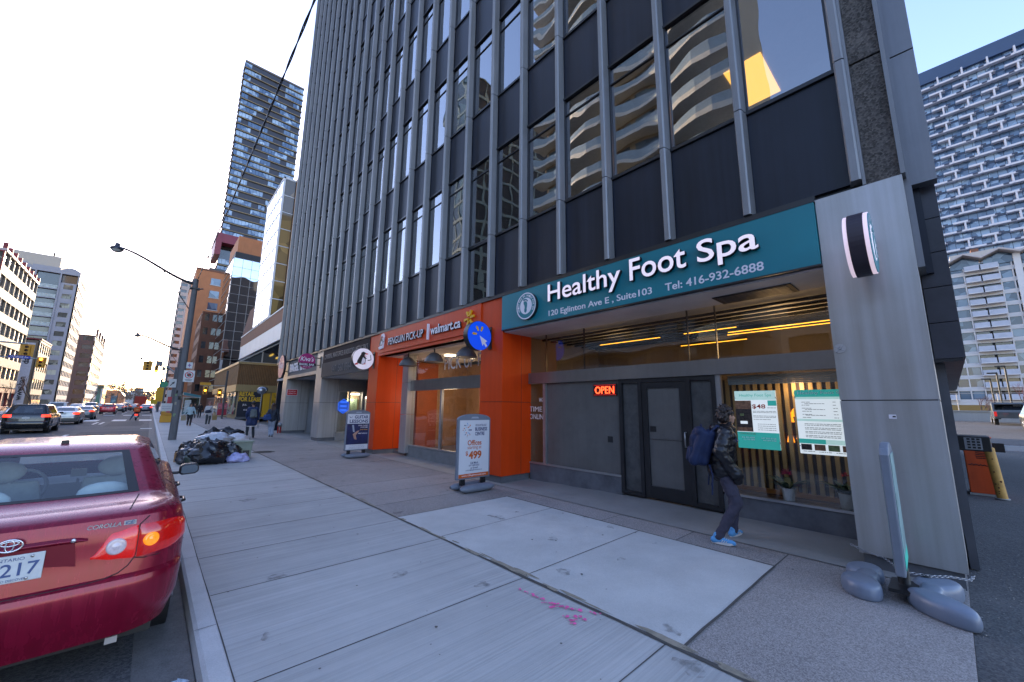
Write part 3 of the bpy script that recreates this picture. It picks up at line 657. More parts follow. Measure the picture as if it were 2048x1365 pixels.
# pick-up fascia
P = thing('fascia_sign', 'orange shop sign with white letters and yellow spark over the pick-up shop', 'sign', (5.97, 10.9, 3.5)); po = (5.97, 10.9, 3.5)
part(MB().box(5.97, 6.3, 7.79, 13.91, 3.60, 4.34).box(6.0, 6.3, 7.79, 13.91, 3.50, 3.598), 'sign_board', orange, P, po)
kw = dict(x=5.97, par=P, off=po, m=wht, side=blk)
stx('PENGUIN PICK-UP', 2.42, .25, 13.04, 3.80, .05, bold=.006, **kw)
stx('walmart.ca', 1.56, .27, 10.18, 3.80, .05, bold=.022, **kw)
part(MB().box(5.91, 5.97, 10.31, 10.37, 3.68, 4.16), 'divider', [wht], P, po)
ylw = mat('spark_yellow', (.80, .42, .01), .4, var=.05)
def spark(q, c, r0, r1, w, axis, a, b, angs):
    for t in angs:
        d = (math.cos(R(t)), math.sin(R(t))); n = (-d[1], d[0])
        pts = [(c[0] + d[0] * r0 + n[0] * w * .35, c[1] + d[1] * r0 + n[1] * w * .35), (c[0] + d[0] * r0 - n[0] * w * .35, c[1] + d[1] * r0 - n[1] * w * .35),
               (c[0] + d[0] * r1 - n[0] * w * .5, c[1] + d[1] * r1 - n[1] * w * .5), (c[0] + d[0] * (r1 + w * .35), c[1] + d[1] * (r1 + w * .35)), (c[0] + d[0] * r1 + n[0] * w * .5, c[1] + d[1] * r1 + n[1] * w * .5)]
        q.prism(pts, a, b, axis)
q = MB(); spark(q, (8.25, 4.0), .06, .20, .07, 'x', 5.92, 5.97, (60, 112, 170, 232, 288, 350)); part(q, 'spark_emblem', ylw, P, po)
# small bird emblem left of the words, and on the blade sign
red = mat('emblem_red', (.62, .02, .03), .4, var=.04)
def bird(par, off, c, s, axis, x, d, flip):
    """running black-and-white bird holding a laptop, drawn as raised plates"""
    def P2(pts): return [(c[0] + flip * u * s, c[1] + v * s) for u, v in pts]
    body = [(-.20, -.30), (.05, -.34), (.20, -.20), (.22, -.02), (.16, .16), (.10, .30), (.20, .38), (.16, .48), (.02, .52), (-.10, .46), (-.13, .32), (-.24, .12), (-.34, -.10), (-.36, -.24)]
    belly = [(-.08, -.28), (.06, -.30), (.17, -.18), (.18, -.02), (.12, .12), (.03, .16), (-.03, .0)]
    beak = [(.16, .44), (.34, .42), (.36, .37), (.20, .34)]; beak2 = [(.10, .30), (.30, .22), (.12, .24)]
    feet = [(-.36, -.24), (-.52, -.34), (-.46, -.40), (-.24, -.33)]; feet2 = [(.02, -.34), (.20, -.30), (.24, -.24), (.10, -.28)]
    wing = [(.02, .14), (.16, .04), (.30, .08), (.18, .14), (.20, .20)]
    lap = [(.34, -.02), (.58, .04), (.60, .0), (.36, -.07)]; lap2 = [(.54, .06), (.50, .34), (.53, .35), (.59, .04)]
    for pts, m, dd, nm in ((body, blk, 1, 'bird_body'), (belly, wht, 1.6, 'bird_belly'), (wing, blk, 2.2, 'bird_wing'), (lap, blk, 1, 'laptop'), (lap2, blk, 1, 'laptop_screen')):
        part(MB().prism(P2(pts), x, x + d * dd, axis), nm, m, par, off)
    q = MB()
    for pts in (beak, beak2, feet, feet2): q.prism(P2(pts), x, x + d * 1.3, axis)
    part(q, 'bird_red', red, par, off)
part(MB().prism([(13.80, 3.72), (13.48, 3.74), (13.44, 3.95), (13.40, 4.16), (13.50, 4.28), (13.66, 4.26), (13.72, 4.0), (13.86, 3.82)], 5.93, 5.969, 'x'), 'emblem_plate', [wht], P, po)
bird(P, po, (13.62, 3.98), .42, 'x', 5.93, -.006, -1)
# round blade signs
def blade(name, lab, c, r, y, thick, face_m, wallx, edge=None):
    o = (c[0], y, c[1]); b = thing('blade_sign', lab, 'sign', o, 0, None)
    q = MB(); disc_seg(q, (c[0], c[1]), 0, r, 'y', y - thick / 2, y + thick / 2); part(q, 'sign_drum', edge or blk, b, o)
    q = MB(); disc_seg(q, (c[0], c[1]), 0, r * .975, 'y', y - thick / 2 - .006, y - thick / 2); disc_seg(q, (c[0], c[1]), 0, r * .975, 'y', y + thick / 2, y + thick / 2 + .006); part(q, 'sign_face', face_m, b, o)
    q = MB().box(c[0] + r * .8, wallx, y - .02, y + .02, c[1] + r * .45, c[1] + r * .45 + .04).box(c[0] + r * .8, wallx, y - .02, y + .02, c[1] - r * .5, c[1] - r * .5 + .04).box(wallx - .03, wallx, y - .06, y + .06, c[1] - r * .8, c[1] + r * .75)
    part(q, 'bracket', frm, b, o)
    return b, o
blue = mat('sign_blue', (.004, .06, .62), .35, var=.05, emit=(.0, .10, 1.0), estr=.08)
b, o = blade('w', 'round blue blade sign with yellow spark and white arrow on orange pillar', (5.60, 3.37), .355, 7.42, .17, blue, 6.0)
q = MB(); spark(q, (5.60, 3.40), .09, .20, .06, 'y', 7.42 - .085 - .012, 7.42 - .085 - .0065, (68, 118, 180)); part(q, 'spark_emblem', ylw, b, o)
q = MB().prism([(5.60, 3.37), (5.69, 3.13), (5.725, 3.19), (5.79, 3.11), (5.83, 3.15), (5.765, 3.225), (5.83, 3.26)], 7.42 - .098, 7.42 - .0915, 'y'); part(q, 'arrow_emblem', wht, b, o)
pale = mat('sign_pale', (.72, .68, .74), .4, var=.05, emit=(1, .9, 1), estr=.06)
b, o = blade('p', 'round white blade sign with a black and red bird on orange pillar', (5.56, 3.385), .395, 14.3, .14, pale, 6.0)
bird(b, o, (5.53, 3.36), .55, 'y', 14.3 - .0765, -.004, 1)
mag = mat('sign_magenta', (.36, .008, .13), .4, var=.06)
b, o = blade('k', 'round magenta bagel blade sign hanging from the grey pillar', (5.36, 3.80), .37, 20.75, .10, mag, 6.0, mag)
TK = dict(face='near', depth=.01, parent=b, M=Matrix.Translation((-o[0], -o[1], -o[2])))
text("Kiva's", .60, .22, (5.36, 20.75 - .058, 3.90), m=wht, center=True, bold=.01, shear=.3, **TK)
part(MB().box(4.96, 5.76, 20.675, 20.69, 3.56, 3.70), 'name_band', blk, b, o)
TK2 = dict(TK); text('BAGEL BAR', .66, .10, (5.36, 20.674, 3.63), m=wht, center=True, bold=.015, **TK2)
text('SINCE 1979', .32, .04, (5.36, 20.69, 3.51), m=wht, center=True, **TK2)
o = (5.76, 27.55, 4.02); b = thing('wall_sign', 'large round pink sign facing the street at the far end of the grey block', 'sign', o)
q = MB(); disc_seg(q, (27.55, 4.02), 0, .72, 'x', 5.70, 5.82); part(q, 'sign_drum', blk, b, o); q = MB(); disc_seg(q, (27.55, 4.02), 0, .70, 'x', 5.692, 5.699); part(q, 'sign_face', mat('sign_pink', (.55, .16, .22), .4, var=.1), b, o)
text("Kiva's", 1.0, .40, (5.688, 27.55, 4.1), 'street', .004, wht, None, b, center=True, bold=.01, shear=.3, M=Matrix.Translation((-o[0], -o[1], -o[2])))
part(MB().tube([(5.82, 27.3, 4.35), (6.02, 27.2, 4.35)], .03, 8).tube([(5.82, 27.3, 3.7), (6.02, 27.2, 3.7)], .03, 8), 'bracket', frm, b, o)
# spa blade: a thick drum on the corner pillar
so2 = (5.52, .45, 3.48); b = thing('blade_sign', 'thick round blade sign with teal footprint face on the corner pillar', 'sign', so2)
q = MB()
def oval(q, r0, r1, y0, y1, mi=0, n=40, cx=5.52, cz=3.48):
    for k in range(n):
        a, c = 2 * PI * k / n, 2 * PI * (k + 1) / n
        q.prism([(cx + r0 * math.cos(a), cz + r0 * math.sin(a)), (cx + r1 * math.cos(a), cz + r1 * math.sin(a)), (cx + r1 * math.cos(c), cz + r1 * math.sin(c)), (cx + r0 * math.cos(c), cz + r0 * math.sin(c))], y0, y1, 'y', mi)
q = MB(); disc_seg(q, (5.52, 3.48), 0, .345, 'y', .385, .515, 44); part(q, 'sign_drum', mat('drum_dark', (.035, .025, .035), .5, var=.1), b, so2)
q = MB(); disc_seg(q, (5.52, 3.48), 0, .335, 'y', .5152, .55, 44); disc_seg(q, (5.52, 3.48), 0, .335, 'y', .35, .3848, 44); part(q, 'lit_rim', mat('rim_pink', (.72, .60, .70), .35, var=.03, emit=(1, .8, .95), estr=.12), b, so2)
q = MB(); disc_seg(q, (5.52, 3.48), .2, .325, 'y', .343, .3495, 40); part(q, 'sign_ring', teal, b, so2)
q = MB(); disc_seg(q, (5.52, 3.48), 0, .2, 'y', .343, .3495, 40); part(q, 'sign_face', pale, b, so2)
q = MB(); foot(q, (5.52, 3.46), .36, 'y', .338, .3428); part(q, 'foot_emblem', teal, b, so2)
ring_text('Healthy Foot Spa', (5.52, 3.48), .262, R(200), R(-20), .06, 'near', .342, wht, b, so2)
q = MB().tube([(5.83, .40, 3.63), (6.0, .40, 3.63)], .014).tube([(5.82, .40, 3.30), (6.0, .40, 3.30)], .014).sphere((5.985, .40, 3.63), .03, 8, 6).sphere((5.985, .40, 3.30), .03, 8, 6); part(q, 'bracket', frm, b, so2)
# coworking bands on the third bay
cb = (6.0, 17.6, 3.0); C = thing('fascia_sign', 'dark band sign with faint grey words between the orange and grey pillars', 'sign', cb)
part(MB().box(5.985, 6.2, 14.77, 20.38, 3.70, 4.33), 'sign_board', mat('band_dark', (.026, .021, .024), .7, var=.12, spec=.08), C, cb)
part(MB().box(5.96, 6.2, 14.77, 20.38, 3.02, 3.695), 'lower_band', mat('band_grey', (.075, .073, .075), .6, var=.15, streak=.3, spec=.15), C, cb)
gtx = mat('letter_faint', (.14, .135, .14), .5, var=.05)
stx('COWORKING, PRIVATE OFFICES, BOARDROOMS & MEETING SPACE', 5.2, .26, 20.15, 3.84, .006, x=5.985, m=gtx, par=C, off=cb)
stx('647', .62, .32, 18.9, 3.18, .012, x=5.96, m=mat('letter_grey', (.11, .11, .11), .5), par=C, off=cb)
stx('560 0364', 1.5, .32, 18.0, 3.18, .012, x=5.96, m=MATS['letter_grey'], par=C, off=cb)
kb = (6.02, 24, 3.4); K = thing('fascia_sign', 'grey band sign reading BAGEL in white letters over the bagel bar recess', 'sign', kb)
part(MB().box(6.02, 6.2, 21.37, 27.08, 3.43, 4.33), 'sign_board', mat('band_mid', (.15, .155, .165), .6, var=.12, streak=.3, spec=.15), K, kb)
stx('BAGEL', 1.9, .5, 26.7, 3.62, .03, x=6.02, m=wht, par=K, off=kb, bold=.03)
stx('BAR', 1.1, .5, 24.4, 3.62, .03, x=6.02, m=wht, par=K, off=kb, bold=.03)
# red notice on the far grey pillar
rn = (6.3, 27.05, 2.45); Nn = thing('notice_plate', 'small red notice with white words on the far grey pillar', 'sign', rn)
part(MB().box(6.08, 6.62, 27.07, 27.098, 2.28, 2.62), 'plate', mat('notice_red', (.50, .012, .015), .4), Nn, rn)
part(MB().box(6.06, 6.64, 27.08, 27.099, 2.26, 2.64), 'plate_border', wht, Nn, rn)
for s, z in (('FIRE DEPARTMENT', 2.48), ('CONNECTION', 2.36)): text(s, .42, .06, (6.14, 27.069, z), 'near', .002, wht, parent=Nn, M=Matrix.Translation((-rn[0], -rn[1], -rn[2])))
# OPEN sign in the frosted window
oo = (6.93, 4.76, 2.07); O = thing('open_sign', 'lit red OPEN sign at the top corner of the frosted window', 'sign', oo)
part(MB().box(6.922, 6.945, 4.48, 5.05, 1.955, 2.19), 'sign_case', blk, O, oo)
nred = emis('neon_red', (1.0, .045, .012), 1.7)
text('OPEN', .46, .15, (6.921, 5.0, 1.995), 'street', .012, nred, parent=O, M=Matrix.Translation((-oo[0], -oo[1], -oo[2])))
q = MB()
for (a0, a1, z0, z1) in ((4.495, 5.035, 1.968, 1.976), (4.495, 5.035, 2.168, 2.176)): q.box(6.915, 6.921, a0, a1, z0, z1)
part(q, 'neon_border', mat('neon_dim', (.30, .02, .02), .5, emit=(1, .03, .02), estr=.15), O, oo)
# lettering on shop panes
gl = mat('vinyl_white', (.80, .76, .74), .5)
PU = tag(text('PICK UP POINT', 3.0, .40, (6.705, 10.55, 2.83), 'street', .004, gl, name='window_lettering', bold=.0), 'white PICK UP words on the upper glass of the pick-up shop', 'lettering')
TS = thing('window_lettering', 'white half-hidden words on the narrow pane right of the orange pillar', 'lettering', (6.935, 6.8, 1.5)); to = (6.935, 6.8, 1.5)
for s, w, h, y, z in (('TIME', .42, .12, 6.98, 1.60), ('ONLINE', .52, .12, 6.97, 1.42)): text(s, w, h, (6.935, y, z), 'street', .003, gl, parent=TS, M=Matrix.Translation((-to[0], -to[1], -to[2])))
text('wa', .16, .10, (6.935, 6.66, 1.83), 'street', .003, gl, parent=TS, M=Matrix.Translation((-to[0], -to[1], -to[2])))
# ---------------- posters in the spa window (backlit frames)
pw = mat('poster_white', (.62, .62, .62), .5, var=.03, emit=(.85, .95, 1), estr=.13)
def poster(lab, y1, y0, z0, z1, first):
    o = (6.91, (y0 + y1) / 2, z0); p = thing('poster', lab, 'poster', o); Mx = Matrix.Translation((-o[0], -o[1], -o[2]))
    w, h = y1 - y0, z1 - z0
    part(MB().box(6.912, 6.925, y0, y1, z0, z1), 'poster_board', pw, p, o)
    def rect(u0, u1, v0, v1, m, nm, d=.003): return part(MB().box(6.912 - d, 6.9118, y1 - u1 * w, y1 - u0 * w, z0 + v0 * h, z0 + v1 * h), nm, m, p, o)
    def tx(s, u, v, ww, hh, m, bold=0): return text(s, ww * w, hh * h, (6.9085, y1 - u * w, z0 + v * h), 'street', .002, m, parent=p, M=Mx, bold=bold)
    gt = mat('print_grey', (.16, .16, .17), .6); rnd = random.Random(5 if first else 6)
    skin = mat('print_skin', (.30, .15, .08), .6, var=.6, scale=22); dark = mat('print_dark', (.05, .035, .03), .6, var=.8, scale=26)
    def lines(u0, u1, v, n, dv, nm='print_lines'):
        q = MB()
        for i in range(n):
            u = u0
            while u < u1 - .02:
                l = min(rnd.uniform(.02, .09), u1 - u); q.box(6.909, 6.9117, y1 - (u + l) * w, y1 - u * w, z0 + (v - i * dv) * h, z0 + (v - i * dv + .008) * h); u += l + .012
        part(q, nm, gt, p, o)
    if first:
        rect(0, 1, .84, 1, mat('poster_mint', (.40, .58, .54), .5, emit=(.6, .9, .85), estr=.1), 'header'); tx('Healthy Foot Spa', .12, .885, .78, .065, tealp)
        rect(0, .40, .29, .83, dark, 'photo_print'); rect(0, .40, .68, .83, skin, 'photo_print', .004); rect(.02, .38, .29, .36, skin, 'photo_print', .0045); rect(.10, .28, .42, .47, pw, 'photo_print', .0045)
        rect(.10, .2, .56, .60, mat('print_green', (.20, .26, .10), .6, var=.5, scale=20), 'photo_print', .0045)
        tx('$48', .42, .68, .32, .085, mat('print_red', (.50, .03, .02), .5), .015); rect(.80, 1, .74, .83, tealp, 'tab'); lines(.78, .98, .70, 1, .03)
        lines(.43, .98, .64, 2, .022); lines(.43, .98, .56, 2, .022); lines(.43, .86, .50, 1, .02); lines(.52, .94, .42, 4, .033)
        rect(0, 1, 0, .28, tealp, 'footer'); tx('CONTACT US', .05, .235, .4, .03, mat('print_brown', (.22, .14, .05), .5))
        tx('416 932-6888', .10, .175, .32, .024, wht, .01); tx('647 998-8168', .58, .175, .34, .024, wht, .01); tx('416 932-6898', .14, .14, .28, .022, wht, .01); tx('647 899-6168', .62, .14, .3, .022, wht, .01)
    else:
        rect(0, 1, .885, 1, tealp, 'header'); tx('Healthy Foot Spa', .06, .915, .90, .06, wht, .004); rect(0, 1, .85, .883, MATS['poster_mint'], 'header_stripe')
        for i in range(6): lines(.12, .30, .80 - i * .048, 1, .02); lines(.70, .78, .80 - i * .048, 1, .02)
        for i in range(3): lines(.18, .55, .775 - i * .09, 1, .02)
        rect(0, .93, .505, .54, MATS['poster_mint'], 'stripe')
        for i in range(4): lines(.14, .80, .46 - i * .06, 2, .022)
        for i in range(4): rect(i * .25, i * .25 + .249, .16, .23, tealp if i < 2 else MATS['poster_mint'], 'tab')
        for i, m in enumerate((dark, skin, MATS['print_green'], skin)): rect(.03 + i * .25, .23 + i * .25, .06, .15, m, 'photo_print')
        for i in range(3): lines(.06 + i * .3, .28 + i * .3, .035, 1, .02)
    q = MB()
    for u in (0, 1):
        for v in (.12, .88): q.sphere((6.905, y1 - u * w, z0 + v * h), .012, 8, 6)
    part(q, 'stand_off', lite, p, o)
poster('backlit poster with a red $48 price beside the man in the spa window', 2.30, 1.735, 1.115, 1.99, True)
poster('backlit price list poster with teal header next to the corner pillar', 1.50, .89, 1.10, 1.99, False)
# blinds and wooden slats behind the posters
q = MB()
for i in range(5): q.box(7.02, 7.05, .9, 2.42, 2.10 + i * .03, 2.126 + i * .03)
tag(q.build('roller_blind', mat('blind_grey', (.26, .29, .30), .6, var=.1)), 'pale grey raised blind at the top of the spa window', 'blind')
so3 = (7.25, 1.7, .4); SL = thing('slat_screen', 'screen of upright wooden slats behind the spa window', 'screen', so3)
wood = mat('slat_oak', (.40, .27, .12), .5, var=.2, scale=3)
for i in range(20): part(MB().box(7.21, 7.26, .70 + i * .105, .752 + i * .105, .5, 2.2), 'slat', wood, SL, so3)
part(MB().box(7.27, 7.29, .62, 2.8, .5, 2.2), 'backing', mat('screen_back', (.05, .035, .04), .7, var=.2), SL, so3)
amb = emis('amber_glow', (1.0, .30, .01), .55)
q = MB()
for (y, z) in ((1.66, 1.52), (1.56, 1.27), (1.68, 1.22), (1.60, 1.60)): q.prism([(y - .05, z), (y + .05, z), (y + .03, z + .10), (y - .02, z + .16)], 7.262, 7.268, 'x')
part(q, 'amber_lamp', amb, SL, so3)
so4 = (7.2, 2.3, .4)
tag(MB().box(7.3, 7.8, .9, 2.6, .05, .42).box(7.0, 7.9, .9, 2.5, .30, .40).build('window_ledge', mat('ledge', (.10, .08, .07), .4)), 'dark ledge inside the spa window carrying the pots', 'ledge')
# hanging linear lamps in the spa
yl = emis('linear_warm', (1.0, .42, .03), 1.0)
for i, (x, y0, y1, z, lb) in enumerate(((8.0, 4.05, 5.6, 3.22, 'leftmost warm linear lamp hanging high behind the spa transom'), (8.05, 2.55, 3.55, 3.24, 'warm linear lamp hanging above the spa door'), (8.75, 1.2, 2.95, 3.23, 'long warm linear lamp at the back over the posters'), (7.75, .95, 2.6, 3.10, 'lower warm linear lamp right behind the transom glass'), (9.1, 2.7, 4.1, 3.16, 'short warm linear lamp deepest in the spa'))):
    o = (x, (y0 + y1) / 2, z); t_ = thing('linear_lamp', lb, 'lamp', o, 0, 'linear lamps in the spa')
    part(MB().box(x - .008, x + .008, y0, y1, z, z + .009), 'tube', yl, t_, o); part(MB().box(x - .03, x + .03, y0, y1, z + .012, z + .06), 'housing', frm, t_, o)
    part(MB().tube([(x, y0 + .2, z + .06), (x, y0 + .2, 3.38)], .004, 5).tube([(x, y1 - .2, z + .06), (x, y1 - .2, 3.38)], .004, 5), 'cable', frm, t_, o)
# dome lamps over the pick-up window
for i, (y, lb) in enumerate(((12.3, 'leftmost dark dome lamp under the pick-up soffit'), (10.6, 'middle dark dome lamp under the pick-up soffit'), (8.9, 'dark dome lamp behind the blue round sign'))):
    t_ = thing('dome_lamp', lb, 'lamp', (6.35, y, 3.05), 0, 'dome lamps under the pick-up soffit')
    MB().lathe([(.30, 0), (.30, .03), (.24, .16), (.14, .26), (.05, .30)], n=24).build('lamp_shade', mat('dome_grey', (.10, .095, .095), .5, var=.15), t_)
    MB().tube([(0, 0, .3), (0, 0, .45)], .02).build('stem', frm, t_)
tag(MB().tube([(6.35, 7.9, 3.47), (6.35, 13.6, 3.47)], .012).build('conduit', lite), 'thin conduit along the pick-up soffit', 'conduit')
# potted plants on the ledge
def pot(lab, y, x, s, flower, nleaf, seed):
    t_ = thing('potted_plant', lab, 'plant', (x, y, .402)); rnd = random.Random(seed)
    MB().lathe([(.055 * s, 0), (.062 * s, .01), (.075 * s, .15 * s), (.082 * s, .16 * s), (.07 * s, .155 * s), (.06 * s, .14 * s)], n=16).build('pot', mat('pot_white', (.55, .56, .55), .5, var=.12, scale=20), t_)
    q = MB()
    for i in range(nleaf):
        a = rnd.uniform(0, 2 * PI); L_ = rnd.uniform(.16, .30) * s; up = rnd.uniform(.5, 1.2); w = rnd.uniform(.022, .035) * s; d = Vector((math.cos(a), math.sin(a), 0)); n_ = Vector((-d.y, d.x, 0)); P_ = []
        for k in range(5):
            u = k / 4; c = Vector((0, 0, .14 * s)) + d * L_ * u + Vector((0, 0, L_ * up * (u - .55 * u * u))); ww = w * math.sin(PI * (.12 + .86 * u)); P_.append((c + n_ * ww, c - n_ * ww))
        for k in range(4): q.quad(P_[k][0], P_[k][1], P_[k + 1][1], P_[k + 1][0])
    q.build('leaves', mat('leaf_grey', (.06, .11, .075), .5, var=.5, scale=30), t_, fix=False)
    q = MB()
    for i in range(46):
        a = rnd.uniform(0, 2 * PI); e = rnd.uniform(-.2, 1.4); d = Vector((math.cos(a) * math.cos(e), math.sin(a) * math.cos(e), math.sin(e))); c = Vector((0, 0, (.36 if flower > 1 else .33) * s)); w = d.orthogonal().normalized() * .008 * s
        q.add([c + w, c - w, c + d * .075 * s * flower], [(0, 1, 2)])
    q.build('flower', mat('flower_pink' if flower >= 1 else 'flower_red', (.42, .03, .14) if flower >= 1 else (.5, .03, .05), .5, var=.3, scale=40), t_, fix=False)
pot('pink flowering plant in a white pot on the spa window ledge', 1.72, 7.02, 1.15, 1.0, 26, 1)
pot('red flowering plant in a white pot next to the corner pillar', 1.06, 7.06, 1.3, .6, 30, 2)

nb = (7.13, 20.34, 1.65); nn = thing('neon_sign', 'blue lit hexagon sign in the entry window behind the guitar board', 'sign', nb); nblue = emis('neon_blue', (.03, .13, .75), .25)
def hexa(r): return [(7.13 + r * math.sin(PI / 3 * k) * .8, 1.65 + r * math.cos(PI / 3 * k)) for k in range(6)]
part(MB().prism(hexa(.36), 20.345, 20.352, 'y'), 'sign_back', mat('neon_back', (.03, .08, .3), .5, emit=(.02, .12, .9), estr=.08), nn, nb); q = MB(); h_ = [(x, 20.335, z) for x, z in hexa(.36)]; q.tube(h_ + [h_[0]], .014, 6); part(q, 'neon_border', nblue, nn, nb)
q = MB()
for z in (1.86, 1.66, 1.46): q.box(6.97, 7.29, 20.336, 20.343, z - .05, z + .05)
part(q, 'neon_bars', nblue, nn, nb)
# ------------------------------------------------------------------ pavement boards and the butterfly-foot sign
greyp = mat('board_plastic', (.15, .175, .22), .5, var=.12, scale=4)
def aboard(lab, x0, x1, y, rz=0.0):
    w = x1 - x0; xc = (x0 + x1) / 2
    t_ = thing('sidewalk_sign', lab, 'sign board', (xc, y, 0), rz, 'boards on feet along the shopfronts')
    h0, h1 = .24, 1.44; hw = w / 2
    prof = [(-hw, h0), (hw, h0), (hw, h1)] + [(hw * math.cos(a), h1 + .11 * math.sin(a)) for a in [PI * k / 12 for k in range(1, 12)]] + [(-hw, h1)]
    MB().prism(prof, -.035, .035, 'y').build('frame', greyp, t_, bevel=.012)
    MB().prism([(-.10, h1 + .015), (.10, h1 + .015), (.08, h1 + .05), (-.08, h1 + .05)], -.038, .038, 'y').build('hand_slot', mat('slot_pale', (.32, .36, .42), .6), t_)
    for s in (-1, 1): MB().box(s * hw * .62 - .05, s * hw * .62 + .05, -.03, .03, .13, .26).tube([(s * hw * .62, -.06, .17), (s * hw * .62, .06, .17)], .035).build('spring_foot', blk, t_)
    for s in (-1, 1):
        MB().grid(lambda i, j: Vector(((-hw * 1.02 + 2.04 * hw * j / 12), s * .17 + (.105 * math.cos(2 * PI * i / 14)) * (1 - .75 * abs(j / 6 - 1) ** 5), .078 + .076 * math.sin(2 * PI * i / 14) * (1 - .7 * abs(j / 6 - 1) ** 5))), 14, 13, wrap=True).build('water_foot', greyp, t_)
    MB().box(-hw * .7, hw * .7, -.16, .16, .06, .10).build('cross_bar', greyp, t_)
    return t_, hw, h0, h1
t_, hw, h0, h1 = aboard('board advertising offices at $499 next to the orange pillar', 4.70, 5.55, 6.83)
pb = mat('board_paper', (.60, .62, .66), .45, var=.03); MB().box(-hw + .04, hw - .04, -.0395, -.0355, h0 + .03, h1 - .02).build('panel', pb, t_)
navy = mat('print_navy', (.03, .035, .12), .5); orp = mat('print_orange', (.50, .10, .015), .5)
def nt_(s, w, h, x, z, m, b=0, y=-.0405): return text(s, w, h, (x, y, z), 'near', .001, m, parent=t_, bold=b, center=True)
nt_('120 EGLINTON EAST', .30, .045, .16, 1.315, navy); nt_('BUSINESS', .32, .075, .165, 1.235, navy, .025); nt_('CENTRE', .25, .075, .13, 1.14, navy, .025)
q = MB(); rnd = random.Random(2)
for ring, n in ((.065, 6), (.105, 9), (.135, 8)):
    for k in range(n): disc_seg(q, (-.20 + ring * math.cos(2 * PI * k / n) * .75, 1.22 + ring * math.sin(2 * PI * k / n)), 0, rnd.uniform(.008, .015), 'y', -.0405, -.0396, 10, k % 3)
q.build('dot_emblem', [navy, orp, mat('print_sky', (.10, .30, .55), .5)], t_)
nt_('Offices', .36, .105, 0, .96, orp, .02); nt_('starting at', .36, .085, 0, .855, orp, .0); nt_('$', .06, .10, -.195, .745, orp, .02); nt_('499', .33, .165, .02, .71, orp, .035)
nt_('Call Mitch', .20, .042, 0, .555, navy, .015); nt_('647-560-0365', .27, .036, 0, .505, navy, .0); nt_('or E-mail', .18, .036, 0, .455, navy, .01); nt_('mitch@eglintonone.ca', .42, .036, 0, .41, navy, .0)
MB().box(-hw + .04, hw - .04, -.0405, -.0396, h0 + .03, h0 + .105).build('web_band', orp, t_); nt_('www.120eglintoneast.com', .62, .045, 0, h0 + .067, wht, .005, -.041)
t_, hw, h0, h1 = aboard('board advertising guitar lessons by the far orange pillar', 4.82, 5.62, 13.42)
MB().box(-hw + .04, hw - .04, -.0395, -.0355, h0 + .03, h1 - .02).build('panel', mat('board_night', (.008, .014, .07), .45, var=.7, scale=3.5), t_)
MB().box(-hw + .04, hw - .04, -.0405, -.0396, h1 - .34, h1 - .02).box(-hw + .04, hw - .04, -.0405, -.0396, h0 + .03, h0 + .19).build('white_bands', pb, t_)
nt_('GUITAR', .46, .11, .10, h1 - .12, navy, .03, -.041); nt_('LESSONS', .62, .11, .02, h1 - .26, navy, .03, -.041)
MB().add([(-.31, -.041, h1 - .09), (-.25, -.041, h1 - .14), (-.19, -.041, h1 - .08), (-.235, -.041, h1 - .15), (-.28, -.041, h1 - .15)], [(0, 1, 4), (1, 2, 3)]).build('bird_mark', navy, t_, fix=False)
nt_('NOW CLASSES', .32, .035, .17, h1 - .40, wht, .01); nt_('OCKHAM', .24, .035, .2, h1 - .46, wht, .01); nt_('JOIN NOW', .26, .035, .2, h1 - .54, ylw, .01); nt_('FIRST LESSON', .3, .035, .17, h1 - .66, wht, .01)
for z in (h0 + .15, h0 + .10, h0 + .06): nt_('first private lesson and in group programs', .5, .022, 0, z, navy, 0, -.041)
q = MB().prism([(-.20, h1 - .38), (-.14, h1 - .38), (-.10, h1 - .62), (-.16, h1 - .60)], -.0405, -.0396, 'y'); q.build('guitar_print', mat('print_neck', (.30, .34, .42), .5), t_)
q = MB().prism([(-.16, h1 - .68), (-.02, h1 - .58), (.06, h1 - .56), (-.06, h1 - .72), (-.02, h1 - .86), (-.10, h1 - .84)], -.0405, -.0396, 'y'); q.build('hand_print', mat('print_hand', (.42, .24, .17), .5, var=.3, scale=30), t_)
# butterfly-footed sign chained to the corner pillar: a thin panel seen on edge, reading to the side lot
bx, by = 5.36, .47
bs = thing('sidewalk_sign', 'grey sign seen edge-on over a butterfly-shaped foot chained to the corner pillar', 'sign board', (bx, by, 0), 0, 'boards on feet along the shopfronts')
ang = R(2.0)
Mz = Matrix.Rotation(ang, 4, 'Z')
def rbox(x0, x1, y0, y1, z0, z1, name, m, bevel=0): return MB().box(x0, x1, y0, y1, z0, z1, M=Mz).build(name, m, bs, bevel=bevel)
prof = [(-.30, .26), (.30, .26), (.30, 1.30), (.26, 1.36), (.10, 1.40), (-.10, 1.40), (-.26, 1.36), (-.30, 1.30)]
MB().prism(prof, -.034, .034, 'y', M=Mz).build('frame', mat('board_edge', (.17, .195, .24), .45, var=.1, scale=4), bs, bevel=.012)
rbox(-.25, .25, -.0395, -.0345, .31, 1.30, 'panel', mat('panel_teal_print', (.24, .36, .36), .4, var=.5, scale=3)); rbox(-.25, .25, -.041, -.0396, .31, .42, 'panel_band', tealp)
rbox(-.25, .25, .0345, .0395, .31, 1.30, 'panel', MATS['panel_teal_print'])
q = MB()
for i in range(15): q.lathe([(.038, 0), (.046, .004), (.038, .008)], (0, 0, .13 + i * .0095), 14)
q.build('spring', blk, bs)
